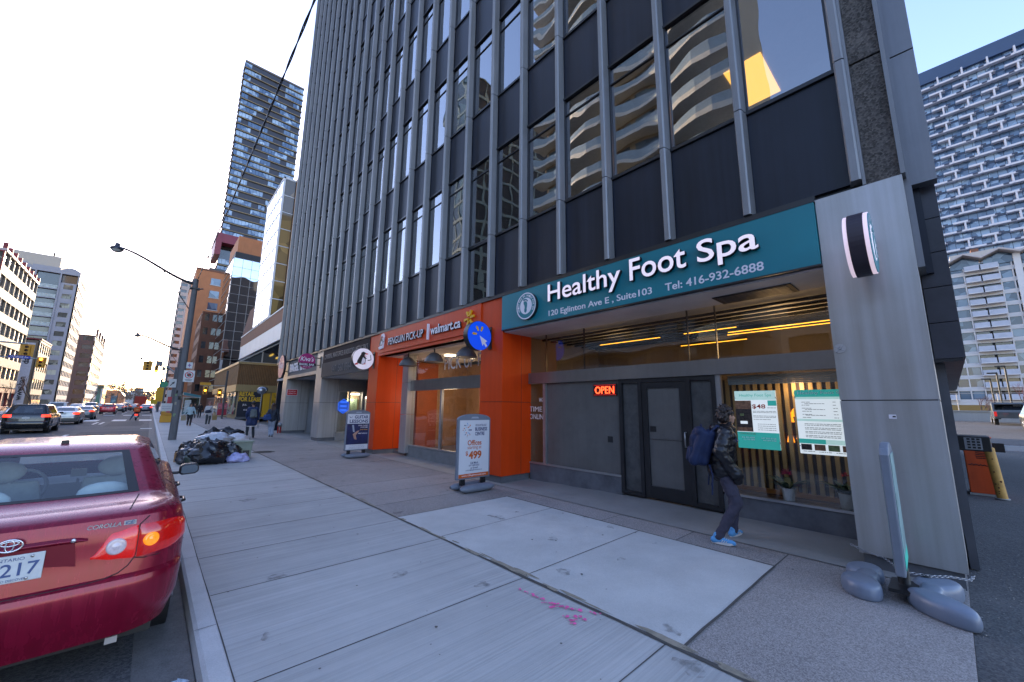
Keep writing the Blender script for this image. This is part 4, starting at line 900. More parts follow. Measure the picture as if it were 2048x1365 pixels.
def lobe(cx, cy, rx, ry, rot, h=.15, n=30, m=12):
    def Pn(i, j):
        a = 2 * PI * i / n; u = j / (m - 1); ca, sa = math.cos(a), math.sin(a)
        rr = 1.0 if u < .0 else 1
        prof_r = [.0, .95, 1.0, 1.0, .985, .95, .88, .78, .62, .42, .2, .0][j]; prof_z = [0, .0, .25, .45, .62, .77, .88, .95, .985, 1.0, 1.01, 1.015][j]
        v = Vector((rx * ca * prof_r, ry * sa * prof_r, 0)); v.rotate(Matrix.Rotation(rot, 3, 'Z'))
        return Vector((cx + v.x, cy + v.y, prof_z * h))
    return Pn, n, m
q = MB()
for cx, cy, rx, ry, rot in ((-.17, .29, .20, .145, .45), (.24, .31, .18, .14, -.35), (-.21, -.23, .27, .135, .85), (.27, -.20, .22, .15, -.5), (.05, .26, .15, .085, 0), (.03, -.17, .17, .085, 0)):
    Pn, n, m = lobe(cx, cy, rx, ry, rot); q.grid(Pn, n, m, wrap=True)
wf = q.build('butterfly_foot', mat('foot_plastic', (.17, .20, .26), .38, var=.1, scale=5), bs)
rm_ = wf.modifiers.new('blend', 'REMESH'); rm_.mode = 'VOXEL'; rm_.voxel_size = .012; rm_.use_smooth_shade = True
sm_ = wf.modifiers.new('soft', 'SMOOTH'); sm_.factor = .6; sm_.iterations = 7
MB().box(-.18, .18, -.10, .10, .085, .115).build('foot_bar', blk, bs)
MB().lathe([(.035, 0), (.04, .012), (.02, .016)], (.30, -.13, .147), 14).build('filler_cap', blk, bs)
# chain: links strung from the pillar's corners round the foot
def chain(pts, lab, name='chain'):
    q = MB(); k = 0
    for a, b in zip(pts[:-1], pts[1:]):
        a, b = Vector(a), Vector(b); n = max(1, int((b - a).length / .026))
        for i in range(n):
            c = a.lerp(b, (i + .5) / n); d = (b - a).normalized(); u = d.orthogonal().normalized(); w = d.cross(u)
            if k % 2: u, w = w, u
            q.tube([c + d * .017 * math.cos(t) + u * .010 * math.sin(t) for t in [2 * PI * j / 8 for j in range(9)]], .0035, 5, cap=False); k += 1
    return tag(q.build(name, mat('chain_steel', (.40, .40, .42), .35, metal=.9, var=.2)), lab, 'chain')
chain([(6.02, .93, .22), (5.97, .80, .19), (5.93, .66, .175), (5.78, .58, .17), (5.60, .50, .165), (5.66, .30, .165), (5.80, .18, .16), (5.93, .06, .13), (6.03, .03, .15)], 'steel chain tying the butterfly-footed sign to the corner pillar')
# sticker and round plate on the corner pillar
tag(MB().box(5.994, 5.9995, .40, .46, 1.62, 1.665).box(5.992, 5.9935, .405, .43, 1.635, 1.65, 1).build('sticker', [wht, blk]), 'small white sticker on the corner pillar', 'sticker')
q = MB(); disc_seg(q, (.80, 2.43), .02, .055, 'x', 5.992, 5.9995, 20); q.tube([(5.995, .755, 2.40), (5.995, .845, 2.46)], .006, 6); q.tube([(5.995, .76, 2.47), (5.995, .84, 2.39)], .006, 6)
tag(q.build('cable_cover', lite), 'round metal cover scratched on the corner pillar', 'cover plate')
# side entrance intercom box on an arm, orange gate cabinet, leaning bollard, barrier arm
ic = thing('intercom_box', 'black intercom box with keypad sticking out of the side wall', 'intercom', (8.6, .02, 1.27))
MB().box(-.25, .35, -.02, .25, -.06, .10).build('arm', frm, ic); MB().box(-.10, .42, -.34, -.02, -.10, .10).build('case', blk, ic, bevel=.01)
MB().box(-.104, -.1005, -.26, -.10, -.08, .08).build('keypad', mat('keypad_grey', (.24, .25, .27), .4), ic)
q = MB()
for i in range(3):
    for j in range(4): q.box(-.109, -.1045, -.245 + i * .045, -.215 + i * .045, -.065 + j * .038, -.04 + j * .038)
q.build('key', blk, ic)
oc = thing('gate_cabinet', 'tall orange gate cabinet with vents and black scrawl in the side lot', 'cabinet', (13.3, -.29, 0))
q = MB().box(-.25, .25, -.20, .20, .03, 1.16).box(-.27, .27, -.22, .22, 1.16, 1.19); q.build('case', mat('cabinet_orange', (.55, .075, .015), .5, var=.2, scale=3, streak=.4), oc, bevel=.015)
q = MB()
for i in range(6): q.box(-.256, -.2505, -.10, .04, .74 + i * .035, .755 + i * .035)
q.build('vent_slots', blk, oc)
q = MB(); rnd = random.Random(7); pts = [(-.253, .16 - i * .024, .62 + rnd.uniform(-.03, .03)) for i in range(14)]; q.tube(pts, .009, 5); q.build('graffiti', blk, oc)
MB().box(-.26, .26, -.21, .21, -.01, .03).build('cabinet_foot', mat('concrete_pad', (.3, .3, .29), .9), oc)
bo = thing('bollard', 'leaning yellow steel bollard with rust in front of the orange cabinet', 'bollard', (12.75, -.50, 0))
MB().tube([(0, 0, 0), (.03, .06, .98)], .075, 16).sphere((.03, .06, .98), .075, 14, 6, sc=(1, 1, .3)).build('post', mat('bollard_yellow', (.50, .27, .06), .55, var=.4, scale=5, streak=.3), bo)
q = MB(); rnd = random.Random(3)
for i in range(9): z = rnd.uniform(.1, .9); q.sphere((-.07 + z * .03, rnd.uniform(-.04, .04) + z * .06, z), rnd.uniform(.008, .02), 6, 5, sc=(.4, 1, 1))
q.build('rust_spots', mat('rust', (.10, .035, .015), .9), bo)
MB().lathe([(.1, 0), (.1, .02)], n=14).build('footing', MATS['concrete_pad'], bo)
ba = thing('barrier_arm', 'white barrier arm stretching from the orange cabinet across the lot', 'barrier', (13.3, -.67, .97))
MB().box(-.03, .03, -6, 0, -.05, .05).build('arm', mat('arm_white', (.55, .56, .58), .5, var=.1), ba); MB().box(-.08, .08, 0, .16, -.09, .09).build('pivot', blk, ba)
# litter by the kerb
q = MB()
for a, b in (((.0, .0), (.06, .03)), ((.05, .02), (.11, -.01))): q.add([(a[0], a[1], 0), (b[0], b[1], .012), (b[0] - .01, b[1] + .04, .006), (a[0], a[1] + .05, .015)], [(0, 1, 2, 3)])
o = q.build('litter', mat('litter_pale', (.4, .5, .6), .6, var=.5, scale=40), fix=False); o.location = (.30, 3.60, -.12); tag(o, 'crumpled pale wrapper lying in the gutter behind the red car', 'litter')
# ------------------------------------------------------------------ other buildings
def near_key(r): return (r[0] ** 2 + r[1] ** 2)
def fglass(name, c0, c1, sc=.35, rough=.06, spec=.8):
    """window glass of far buildings: colour differs from pane to pane (blinds, lamps, curtains) by a cell pattern"""
    if name in MATS: return MATS[name]
    m, t, b = _nt(name); tc = N(t, 'ShaderNodeTexCoord'); v = N(t, 'ShaderNodeTexVoronoi'); v.inputs['Scale'].default_value = sc; L(t, tc.outputs['Object'], v.inputs['Vector'])
    s = N(t, 'ShaderNodeSeparateColor'); L(t, v.outputs['Color'], s.inputs[0]); r = N(t, 'ShaderNodeValToRGB'); r.color_ramp.elements[0].color = (*c0, 1); r.color_ramp.elements[1].color = (*c1, 1); r.color_ramp.elements[0].position = .35; r.color_ramp.elements[1].position = .95
    L(t, s.outputs[0], r.inputs[0]); L(t, r.outputs[0], b.inputs['Base Color']); b.inputs['Roughness'].default_value = rough; b.inputs['Specular IOR Level'].default_value = spec
    MATS[name] = m; return m
class Bld:
    """a building: root at its base; all parts are given in world metres"""
    def __init__(s, name, lab, x, y, group=None):
        s.o = (x, y, 0); s.root = thing(name, lab, 'building', s.o, 0, group); s.M = Matrix.Translation((-x, -y, 0))
    def part(s, q, name, m, parent=None, **kw): return part(q, name, m, parent or s.root, s.o, **kw)
    def box(s, name, m, *b): return s.part(MB().box(*b), name, m)
    def many(s, items, name, m, fn):
        def g(q, it):
            w = MB(); fn(w, it); q.add([(a - s.o[0], b - s.o[1], c - s.o[2]) for a, b, c in w.v], w.f, 0)
        many(items, name, m, s.root, g)
    def facade(s, face, plane, u0, u1, z0, z1, nf, nb, wall, glz, sill=.3, head=.12, pier=.16, rec=.18, name='window', wname='wall', frame=None, fr=.05, band=None, thick=.35, split=1):
        """wall of bands and piers with set-back panes. face '-y','-x','+x' = the way it looks"""
        fh = (z1 - z0) / nf; bw = (u1 - u0) / nb; out = -1 if face[0] == '-' else 1
        def bx(q, a, b, c, d, p0, p1, mi=0):
            lo, hi = min(plane - out * p0, plane - out * p1), max(plane - out * p0, plane - out * p1)
            if face[1] == 'y': q.box(a, b, lo, hi, c, d, mi)
            else: q.box(lo, hi, a, b, c, d, mi)
        q = MB(); wins = []
        for f in range(nf):
            zb = z0 + f * fh; a, b = zb + fh * sill, zb + fh * (1 - head)
            bx(q, u0, u1, zb - fh * head if f else zb, a, 0, thick)
            for k in range(nb + 1):
                c = u0 + k * bw; l, r_ = max(u0, c - pier * bw / 2), min(u1, c + pier * bw / 2)
                bx(q, l, r_, a, b, .02 if pier < .5 else 0, thick)
            for k in range(nb):
                wins.append((u0 + (k + pier / 2) * bw, u0 + (k + 1 - pier / 2) * bw, a, b))
        bx(q, u0, u1, z1 - fh * head, z1, 0, thick)
        s.part(q, wname, wall if not band else [wall, band])
        ww = []
        for w in wins:
            for j in range(split): d = (w[1] - w[0]) / split; ww.append((w[0] + j * d + (.03 if j else 0), w[0] + (j + 1) * d, w[2], w[3]))
        s.many(ww, name, glz, lambda q, w: bx(q, w[0], w[1], w[2], w[3], rec, rec + .06))
        if frame:
            q = MB()
            for w in wins: bx(q, w[0], w[1], (w[2] * .62 + w[3] * .38) - fr / 2, (w[2] * .62 + w[3] * .38) + fr / 2, rec - .05, rec + .02); bx(q, (w[0] + w[1]) / 2 - fr / 2, (w[0] + w[1]) / 2 + fr / 2, w[2], w[3], rec - .05, rec + .02)
            s.part(q, 'window_frames', frame)
        return wins
brick_o = mat('brick_orange', (.42, .165, .07), .85, var=.16, scale=.5, bump=.1, bscale=12, streak=.3)
brick_d = mat('brick_dark', (.17, .075, .045), .85, var=.2, scale=.6, bump=.1, bscale=12)
gold = fglass('glass_gold', (.10, .07, .03), (.30, .20, .07), .3); gdark = fglass('glass_dark', (.012, .016, .022), (.06, .07, .08), .4)
gblue = fglass('glass_blue', (.03, .06, .10), (.16, .24, .32), .5); gsky = glass('mirror_glass', (.02, .03, .04), .55, 1.0, .05, .25, refl=(.85, .9, .95))
gpale = fglass('glass_pale', (.07, .075, .07), (.50, .50, .40), .6); conc = mat('pale_concrete', (.42, .40, .37), .8, var=.12, scale=.3, streak=.3)
whit = mat('white_panel', (.66, .66, .66), .55, var=.06, scale=.3); beige = mat('beige_panel', (.46, .36, .20), .6, var=.12, scale=.4, streak=.3)
dk = mat('core_dark', (.03, .03, .033), .7, var=.2)
# -- mall with timber fascia, sloped skylight and mirror-glass tower (next along on the right)
b = Bld('mall_building', 'low mall with ribbed timber fascia, sloped glazing and a white-framed glass tower above', 7.3, 55)
b.box('podium_core', mat('podium_beige', (.38, .29, .16), .6, var=.1, scale=.5), 7.45, 11.5, 55.3, 78, 0, 6.3)
b.box('core', dk, 11.9, 40, 37, 80, 0, 13)
q = MB().box(7.0, 11.5, 54.9, 55.2, 3.15, 3.95).box(7.0, 7.3, 55.2, 78, 3.15, 3.95).box(6.98, 11.5, 54.88, 55.25, 6.35, 6.6).box(6.98, 7.3, 55.2, 78, 6.35, 6.6); b.part(q, 'fascia_band', mat('bronze_band', (.30, .22, .10), .45, metal=.3, var=.1))
q = MB()
for i in range(26): q.box(7.05 + i * .172, 7.15 + i * .172, 54.98, 55.3, 3.95, 6.35)
for i in range(60): q.box(7.05, 7.3, 55.4 + i * .38, 55.6 + i * .38, 3.95, 6.35)
b.part(q, 'fascia_ribs', mat('rib_timber', (.22, .115, .045), .7, var=.25, scale=1.5))
b.part(MB().box(7.4, 9.75, 55.05, 55.3, .25, 3.15), 'lease_window', mat('lease_navy', (.008, .012, .03), .4))
b.part(MB().box(9.85, 10.55, 55.05, 55.3, .2, 3.0).box(10.75, 11.5, 55.05, 55.3, .2, 3.1), 'yellow_window_film', mat('film_yellow', (.62, .34, .01), .5, var=.05))
b.part(MB().box(7.3, 11.5, 55.0, 55.3, 0, .24), 'plinth', base)
lt = dict(face='near', depth=.02, parent=b.root, M=b.M)
text('RETAIL', 1.5, .52, (7.45, 55.04, 2.62), m=mat('lease_yellow', (.75, .45, .02), .5), bold=.04, **lt); text('FOR LEASE', 2.2, .52, (7.42, 55.04, 2.02), m=MATS['lease_yellow'], bold=.04, **lt)
text('JLL', .45, .24, (7.85, 55.04, 1.5), m=wht, bold=.02, **lt); text('416 238', .8, .2, (8.0, 55.04, .95), m=wht, bold=.02, **lt)
text('Your\nbusiness\nhere', .62, 1.6, (10.8, 55.04, 1.3), m=mat('lease_ink', (.08, .05, .01), .5), **lt)
q = MB()
for i in range(8): q.box(7.28, 7.44, 56.5 + i * 2.7, 58.3 + i * 2.7, .5, 3.1)
b.part(q, 'shop_window', gpale)
b.part(MB().quad((7.25, 55.6, 6.62), (7.25, 78, 6.62), (11.6, 78, 9.6), (11.6, 55.6, 9.6)), 'sloped_glazing', gdark, fix=False)
b.part(MB().prism([(7.3, 6.62), (11.6, 9.58), (11.6, 6.62)], 55.5, 55.58, 'y'), 'glazed_gable', gdark)
q = MB()
for i in range(19): y = 55.6 + i * 1.24; q.add([(7.2, y - .06, 6.64), (7.2, y + .06, 6.64), (11.6, y + .06, 9.64), (11.6, y - .06, 9.64), (7.2, y - .06, 6.78), (7.2, y + .06, 6.78), (11.6, y + .06, 9.78), (11.6, y - .06, 9.78)], [(0, 1, 2, 3), (4, 7, 6, 5), (0, 4, 5, 1), (1, 5, 6, 2), (2, 6, 7, 3), (3, 7, 4, 0)])
q.box(9.3, 9.42, 55.4, 55.5, 6.6, 8.0).box(7.3, 11.6, 55.38, 55.5, 6.6, 6.7); b.part(q, 'glazing_bars', mat('bar_grey', (.34, .35, .36), .4, metal=.5))
b.part(MB().box(11.4, 11.9, 36, 90, 10.2, 12.4), 'white_band', mat('white_cladding', (.60, .62, .64), .5, var=.08, scale=.5))
b.part(MB().box(11.36, 11.9, 36, 90, 12.42, 14.2), 'brick_band', mat('brick_brown', (.24, .10, .05), .8, var=.15, scale=.6)); b.part(MB().box(11.3, 11.95, 36, 90, 14.21, 14.4).box(11.3, 11.9, 36, 90, 10.0, 10.19), 'coping', whit)
b.part(MB().box(11.5, 11.9, 36, 55.5, 0, 10), 'upper_glazing', gdark)
b.part(MB().box(11.44, 11.49, 48, 50.2, 8.3, 8.5).box(11.44, 11.49, 52, 54, 7.6, 7.8), 'ceiling_light', emis('warm_strip', (1, .62, .08), 2.5))
b.part(MB().box(11.45, 30, 66.2, 79, 14.4, 36.9), 'tower_core', dk)
b.part(MB().box(13.0, 30, 65.6, 66.15, 14.4, 37.2), 'tower_brick', mat('tower_tan', (.40, .22, .10), .7, var=.1, scale=.3))
tw = []; tn = []
for f in range(8):
    for k in range(5): tw.append((66.35 + k * 2.45, 68.7 + k * 2.45, 14.6 + f * 2.78, 17.25 + f * 2.78))
    tn.append((11.55, 12.9, 14.6 + f * 2.78, 17.2 + f * 2.78))
b.many(tw, 'street_pane', gsky, lambda q, w: q.box(11.3, 11.42, *w))
b.many(tn, 'corner_pane', gold, lambda q, w: q.box(w[0], w[1], 66.0, 66.12, w[2], w[3]))
q = MB().box(11.25, 12.98, 65.95, 66.2, 36.75, 37.0).box(11.25, 11.55, 66.2, 78.8, 36.75, 37.0).box(11.25, 11.5, 65.95, 66.3, 14.4, 37)
for f in range(9): q.box(11.26, 11.44, 66.3, 78.6, 14.44 + f * 2.78, 14.56 + f * 2.78).box(11.5, 12.95, 65.97, 66.14, 14.44 + f * 2.78, 14.56 + f * 2.78)
for k in range(6): q.box(11.26, 11.44, 66.25 + k * 2.45, 66.33 + k * 2.45, 14.5, 36.8)
b.part(q, 'tower_frame', whit)
b.part(MB().prism([(78.8, 14.4), (90, 14.4), (84, 18.5), (78.8, 18.5)], 11.4, 13, 'x'), 'brick_shoulder', brick_d)
# -- second glass block with brick crown
b = Bld('glass_block', 'stepped mirror-glass block with an orange brick crown', 10, 105)
b.box('core', dk, 10.2, 24, 105.2, 121, 0, 36); b.box('brick_crown', brick_o, 10.5, 24, 105.6, 120, 34.8, 40)
pn = [(10.05 + k * 1.75, 11.75 + k * 1.75, 3 + f * 2.1, 5.05 + f * 2.1) for f in range(15) for k in range(7)]; pn.sort(key=lambda w: w[0] - w[2] * .1)
b.many(pn, 'pane', gsky, lambda q, w: q.box(w[0], w[1], 105.0, 105.12, w[2], w[3]))
ps = [(105.2 + k * 2.6, 107.7 + k * 2.6, 3 + f * 2.1, 5.05 + f * 2.1) for f in range(15) for k in range(6)]
b.many(ps, 'street_pane', gsky, lambda q, w: q.box(9.95, 10.1, *w))
q = MB()
for f in range(16): q.box(10.0, 22.3, 104.96, 105.1, 2.94 + f * 2.1, 3.0 + f * 2.1).box(9.9, 10.08, 105, 121, 2.94 + f * 2.1, 3.02 + f * 2.1)
for k in range(8): q.box(9.99 + k * 1.75, 10.06 + k * 1.75, 104.95, 105.1, 2.9, 34.6)
b.part(q, 'mullions', conc); b.box('plinth', brick_d, 9.9, 24, 105.0, 121, 0, 2.9)
# -- small dark brick building before it
b = Bld('brick_building', 'narrow dark brick building squeezed before the orange brick block', 8, 122)
b.box('core', brick_d, 7.0, 20, 122, 140, 0, 24)
for face, pl, u0, u1, nb in (('-x', 6.8, 122, 140, 5), ('-y', 121.8, 7.0, 10.2, 2)): b.facade(face, pl, u0, u1, 3.4, 24.4, 6, nb, brick_d, gdark, .35, .15, .45, .12)
b.box('shop_front', gpale, 6.75, 7.0, 122.5, 139, .4, 3.0)
# -- orange brick block
b = Bld('brick_block', 'tall plain orange brick block with one column of blue windows and a roof mast', 5, 150)
s_ = 150 / 125.; x0 = 4.6 * s_
b.box('wall', brick_o, x0, 26, 150, 190, 0, 42.4); b.box('parapet', brick_d, x0 - .1, 26, 149.9, 190, 42.4, 43)
for i, (za, zb) in enumerate(((31.9, 33.6), (28.5, 30.3), (25.3, 27.1), (22.0, 23.8), (18.8, 20.6))):
    w = b.part(MB().box(7.75 * s_, 9.75 * s_, 149.9, 150.05, za * s_, zb * s_), 'window', gblue); b.part(MB().box(7.6 * s_, 9.9 * s_, 149.85, 150.02, za * s_ - .25, za * s_ - .02), 'sill', conc)
q = MB().tube([(x0 + 2.5, 152, 43), (x0 + 2.5, 152, 50)], .12, 6)
for k in range(5): q.tube([(x0 + 1.2, 152, 44 + k), (x0 + 3.8, 152, 44.6 + k)], .07, 5)
q.box(x0 + 3, x0 + 8, 152, 156, 43, 44.2); b.part(q, 'roof_mast', frm)
# -- pale slab tower further on
b = Bld('apartment_slab', 'thin pale apartment slab with grey window bands behind the brick block', 4, 230)
b.box('core', gdark, 4.0, 12, 230.6, 260, 0, 58); b.box('roof_cap', conc, 3.6, 12.3, 230, 260, 56.6, 57.6)
b.facade('-y', 230, 3.6, 12, 0, 56.5, 19, 3, conc, gdark, .45, .1, .25, .3); b.facade('-x', 3.6, 230, 260, 0, 56.5, 19, 6, conc, gdark, .45, .1, .3, .3)
# -- tall dark tower with the wine-red frame
b = Bld('tower', 'very tall dark banded tower with a wine-red boxed storey near its foot', 12.5, 180)
fh = 2.86; nfl = 49; b.box('core', gdark, 12.5, 34.2, 180.8, 187, 0, 142.4)
rnd = random.Random(21); panes = []; slabs = MB(); darks = MB()
for f in range(nfl):
    z = 2.2 + f * fh; x = 12.25; run = 0; on = True
    if 56 < z < 65: continue
    slabs.box(12.2, 34.5, 180.0 - rnd.choice([0, .1, .15]), 180.9, z, z + .32).box(12.1, 12.6, 180, 187, z, z + .32)
    while x < 34.2:
        w = 1.16
        run = run - 1 if run > 0 else rnd.choice([1, 2, 2, 3, 4, 5]); on = on if run > 0 else rnd.random() < .62
        if on: panes.append((x + .08, min(34.4, x + w), z + .75, z + fh - .25))
        else: darks.box(x, min(34.4, x + w), 180.45, 180.8, z + .33, z + fh)
        x += w
    darks.box(12.25, 34.4, 180.35, 180.5, z + .33, z + .85)
b.part(slabs, 'slab_edges', mat('slab_tan', (.20, .155, .085), .7, var=.2, scale=.2)); b.part(darks, 'dark_cladding', mat('clad_navy', (.022, .026, .042), .5, var=.25, scale=.15))
panes.sort(key=lambda w: w[2]); b.many(panes, 'window', fglass('glass_bright', (.05, .10, .19), (.34, .46, .58), .45), lambda q, w: q.box(w[0], w[1], 180.3, 180.4, w[2], w[3]))
q = MB().box(10.6, 12.4, 176, 190, 56.5, 65).box(12.4, 34, 176.2, 180.5, 61.5, 65); b.part(q, 'red_frame', mat('wine_red', (.17, .016, .035), .5, var=.12, scale=.2))
b.part(MB().box(12.2, 34.5, 180.2, 187, 142.4, 143.2), 'roof_cap', mat('roof_brown', (.12, .10, .08), .7))
# -- far low shops on the right
rnd = random.Random(8)
for i, (y, x, w, h, c, lab) in enumerate(((262, 4.2, 24, 11, (.36, .24, .12), 'tan two-storey shop building beyond the pale slab'), (292, 3.6, 30, 8, (.30, .12, .08), 'low red brick shop row far along the right pavement'), (330, 3.2, 40, 12, (.42, .38, .3), 'cream shop building near the end of the right pavement'), (390, 3.0, 60, 9, (.2, .18, .17), 'furthest grey shop row on the right'))):
    b = Bld('shop_building', lab, x, y); wm = mat('shopwall%d' % i, c, .8, var=.15); b.box('wall', wm, x + .3, 20, y + .3, y + w, 0, h)
    b.facade('-x', x, y, y + w, 3.2, h, max(1, int((h - 3) / 3.2)), 6, wm, gdark, .35, .15, .4, .15); b.facade('-y', y, x, 20, 3.2, h, max(1, int((h - 3) / 3.2)), 5, wm, gdark, .35, .15, .4, .15)
    b.box('shop_front', gpale, x - .02, x + .3, y + .5, y + w, .3, 2.6); b.box('sign_band', mat('shopband%d' % i, rnd.choice([(.55, .3, .02), (.4, .03, .03), (.03, .25, .12)]), .5), x - .15, x + .3, y, y + w, 2.6, 3.2)
# ------------------------------------------------------------------ left (south) side of the street
b = Bld('office_block', 'cream banded office block with red roof fins at the left edge', -21, 103)
cream = mat('cream_panel', (.38, .32, .24), .7, var=.08, scale=.4); redf = mat('fin_red', (.24, .03, .03), .6, var=.1)
b.box('core', dk, -44, -21.3, 103.4, 129, 0, 26.8); b.facade('+x', -21, 103.5, 129, 4.4, 26.6, 6, 8, cream, fglass('glass_curtain', (.06, .05, .045), (.30, .26, .22), .7), .40, .02, .07, .25, split=2)
b.facade('-y', 103, -44, -21, 4.4, 26.6, 6, 7, redf, gpale, .35, .05, .12, .2); q = MB()
for i in range(9): q.box(-21.4, -20.85, 103.1 + i * 3.2, 103.35 + i * 3.2, 26.6, 28)
b.part(q, 'roof_fins', redf); b.part(MB().box(-44, -20.9, 103, 129, 26.62, 27.0), 'roof_edge', mat('edge_pink', (.6, .45, .42), .6)); b.facade('+x', -20.98, 103.5, 129, 0, 4.2, 1, 6, redf, gpale, .2, .2, .2, .3)
b = Bld('dealer_building', 'small tan building with a tall white web-address banner on its end wall', -21, 143)
b.box('wall', mat('tan_wall', (.27, .20, .13), .8, var=.12, scale=.5), -34, -21.2, 143, 156, 0, 16); b.facade('+x', -21, 143, 156, 3.4, 16.2, 3, 5, cream, gpale, .3, .15, .25, .15); b.box('shop_front', gpale, -21.3, -20.98, 143.5, 155.5, .4, 3.2); b.box('roof_edge', redf, -34, -20.9, 142.9, 156, 16.2, 16.5)
bn = b.part(MB().box(-23.6, -21.7, 142.9, 142.98, 1.2, 15.4), 'banner', mat('banner_white', (.68, .66, .68), .6))
text('www.han', 5.4, 1.0, (-22.15, 142.88, 2.0), 'near', .02, blk, None, b.root, rot=PI / 2, M=b.M, bold=.02); text('da.com', 4.4, 1.0, (-22.15, 142.88, 10.4), 'near', .02, blk, None, b.root, rot=PI / 2, M=b.M, bold=.02)
b = Bld('condo_tower', 'grey-blue condominium with glassed balconies, curved roof caps and a beige roof box', -22, 185)
gb = mat('grey_blue', (.28, .275, .30), .7, var=.1, scale=.3); b.box('core', gdark, -36, -22.3, 185.9, 206, 0, 42.5)
b.facade('-y', 185, -26.0, -21.9, 0, 39.2, 13, 1, gb, gpale, .32, .18, .5, .2, split=2); b.facade('+x', -21.9, 185, 206, 0, 42, 14, 7, gb, gblue, .3, .15, .35, .3)
bal = []; q = MB()
for f in range(13):
    z = 1 + f * 3.0; q.box(-36, -26, 184.9, 186.3, z - .28, z); bal.append((-35.8, -31.4, z)); bal.append((-31.0, -26.2, z))
for x in (-36, -31.3, -26.1): q.box(x, x + .35, 184.8, 186.2, 0, 42)
b.part(q, 'balcony_slabs', gb); b.many(bal, 'balcony_glass', mat('balcony_pane', (.30, .34, .33), .25, var=.4, scale=1.5), lambda q, w: q.box(w[0], w[1], 184.95, 185.0, w[2], w[2] + 1.1)); b.many(bal, 'balcony_door', gpale, lambda q, w: q.box(w[0] + .4, w[1] - .4, 186.2, 186.3, w[2], w[2] + 2.2))
q = MB()
for x0, x1 in ((-36.2, -32), (-26.2, -21.8)): q.prism([(x0, 42), (x1, 42), (x1, 43.2), ((x0 + x1) / 2 + .9, 44), ((x0 + x1) / 2, 44.2), ((x0 + x1) / 2 - .9, 44), (x0, 43.2)], 184.8, 187, 'y')
q.box(-32, -26.2, 184.8, 187, 42, 43.8); b.part(q, 'roof_caps', gb); b.box('roof_box', mat('beige_render', (.42, .36, .29), .8, var=.06), -37, -27, 188, 204, 42, 48); b.box('flue', dk, -29.2, -28.8, 190, 190.4, 48, 49.6)
b = Bld('office_building', 'dark brown mid-rise with a white street side beyond the condominium', -22.5, 262)
bw = mat('brown_wall', (.13, .075, .06), .8, var=.15); b.box('core', dk, -32, -22.8, 262.5, 310, 0, 32); b.facade('-y', 262, -32, -22.5, 0, 32.4, 8, 2, bw, gdark, .35, .15, .35, .2); b.facade('+x', -22.5, 262, 312, 0, 32.4, 8, 8, conc, gpale, .45, .1, .2, .2); q = MB()
for i in range(4): q.box(-23, -22.2, 266 + i * 12, 267 + i * 12, 32, 36)
b.part(q, 'roof_pier', bw)
b = Bld('glass_pavilion', 'small green-glass corner pavilion with a dark top', -20.5, 316); b.box('glass_wall', mat('green_glass', (.12, .30, .24), .2, var=.15), -26, -20.6, 316, 338, 0, 9.4); b.box('roof_cap', mat('cap_olive', (.12, .13, .09), .7), -26.2, -20.4, 315.8, 338, 9.4, 11.6); b.part(MB().box(-21.2, -20.5, 315.7, 316, 0, 9.4).box(-23.8, -23.4, 315.8, 316, 0, 9.4), 'white_pier', whit)
b = Bld('brick_house', 'orange brick house with a gable at the far end of the left side', -20, 420)
b.part(MB().prism([(-28, 0), (-15.4, 0), (-15.4, 6.5), (-19, 11), (-28, 11)], 420, 440, 'y'), 'wall', brick_o); b.box('window', gblue, -22.5, -19, 419.8, 420.1, 0, 7); b.part(MB().prism([(-15.3, 6.4), (-19, 11), (-19, 11.5), (-14.9, 6.5)], 419, 441, 'y'), 'roof', whit)
b = Bld('far_block', 'far grey glass block at the end of the street', -15, 620); b.box('wall', mat('far_grey', (.30, .33, .37), .7), -14.8, -8, 620, 640, 0, 19); b.part(MB().prism([(-24, 0), (-14.8, 0), (-14.8, 16), (-20, 14), (-24, 10)], 622, 640, 'y'), 'wing', mat('far_grey2', (.36, .36, .37), .8)); b.facade('-y', 619.9, -14.8, -8, 0, 19, 5, 4, MATS['far_grey'], gblue, .3, .1, .1, .1, thick=.2)
# ------------------------------------------------------------------ tall buildings standing opposite, seen in the glass
b = Bld('apartment_tower', 'tall apartment tower with wavy white balconies opposite, mirrored in the office windows', -24, 14)
b.box('core', mat('tower_taupe', (.34, .28, .20), .7, var=.1, scale=.2), -46, -26.5, 12, 36, 0, 92)
sl, bg_ = [], []
for f in range(28):
    z = 5 + f * 3.1; pts = []
    for k in range(17): y = 10 + k * 27 / 16; pts.append((-24.6 + .9 * math.sin(k * .75 + .5), y))
    sl.append((pts, z))
b.many(sl, 'balcony_slab', mat('balcony_white', (.74, .70, .62), .7), lambda q, it: q.prism([(-26.6, 10)] + it[0] + [(-26.6, 37)], it[1], it[1] + .42, 'z'))
b.many(sl, 'balcony_rail', mat('rail_glass', (.34, .42, .46), .2), lambda q, it: q.prism([(p[0] - .1, p[1]) for p in it[0]] + [(p[0] - .16, p[1]) for p in reversed(it[0])], it[1] + .42, it[1] + 1.4, 'z'))
ww = [(13 + k * 2.9, 15.3 + k * 2.9, z + .45, z + 2.7) for _, z in sl for k in range(8)]; b.many(ww, 'window', gblue, lambda q, w: q.box(-26.52, -26.44, *w))
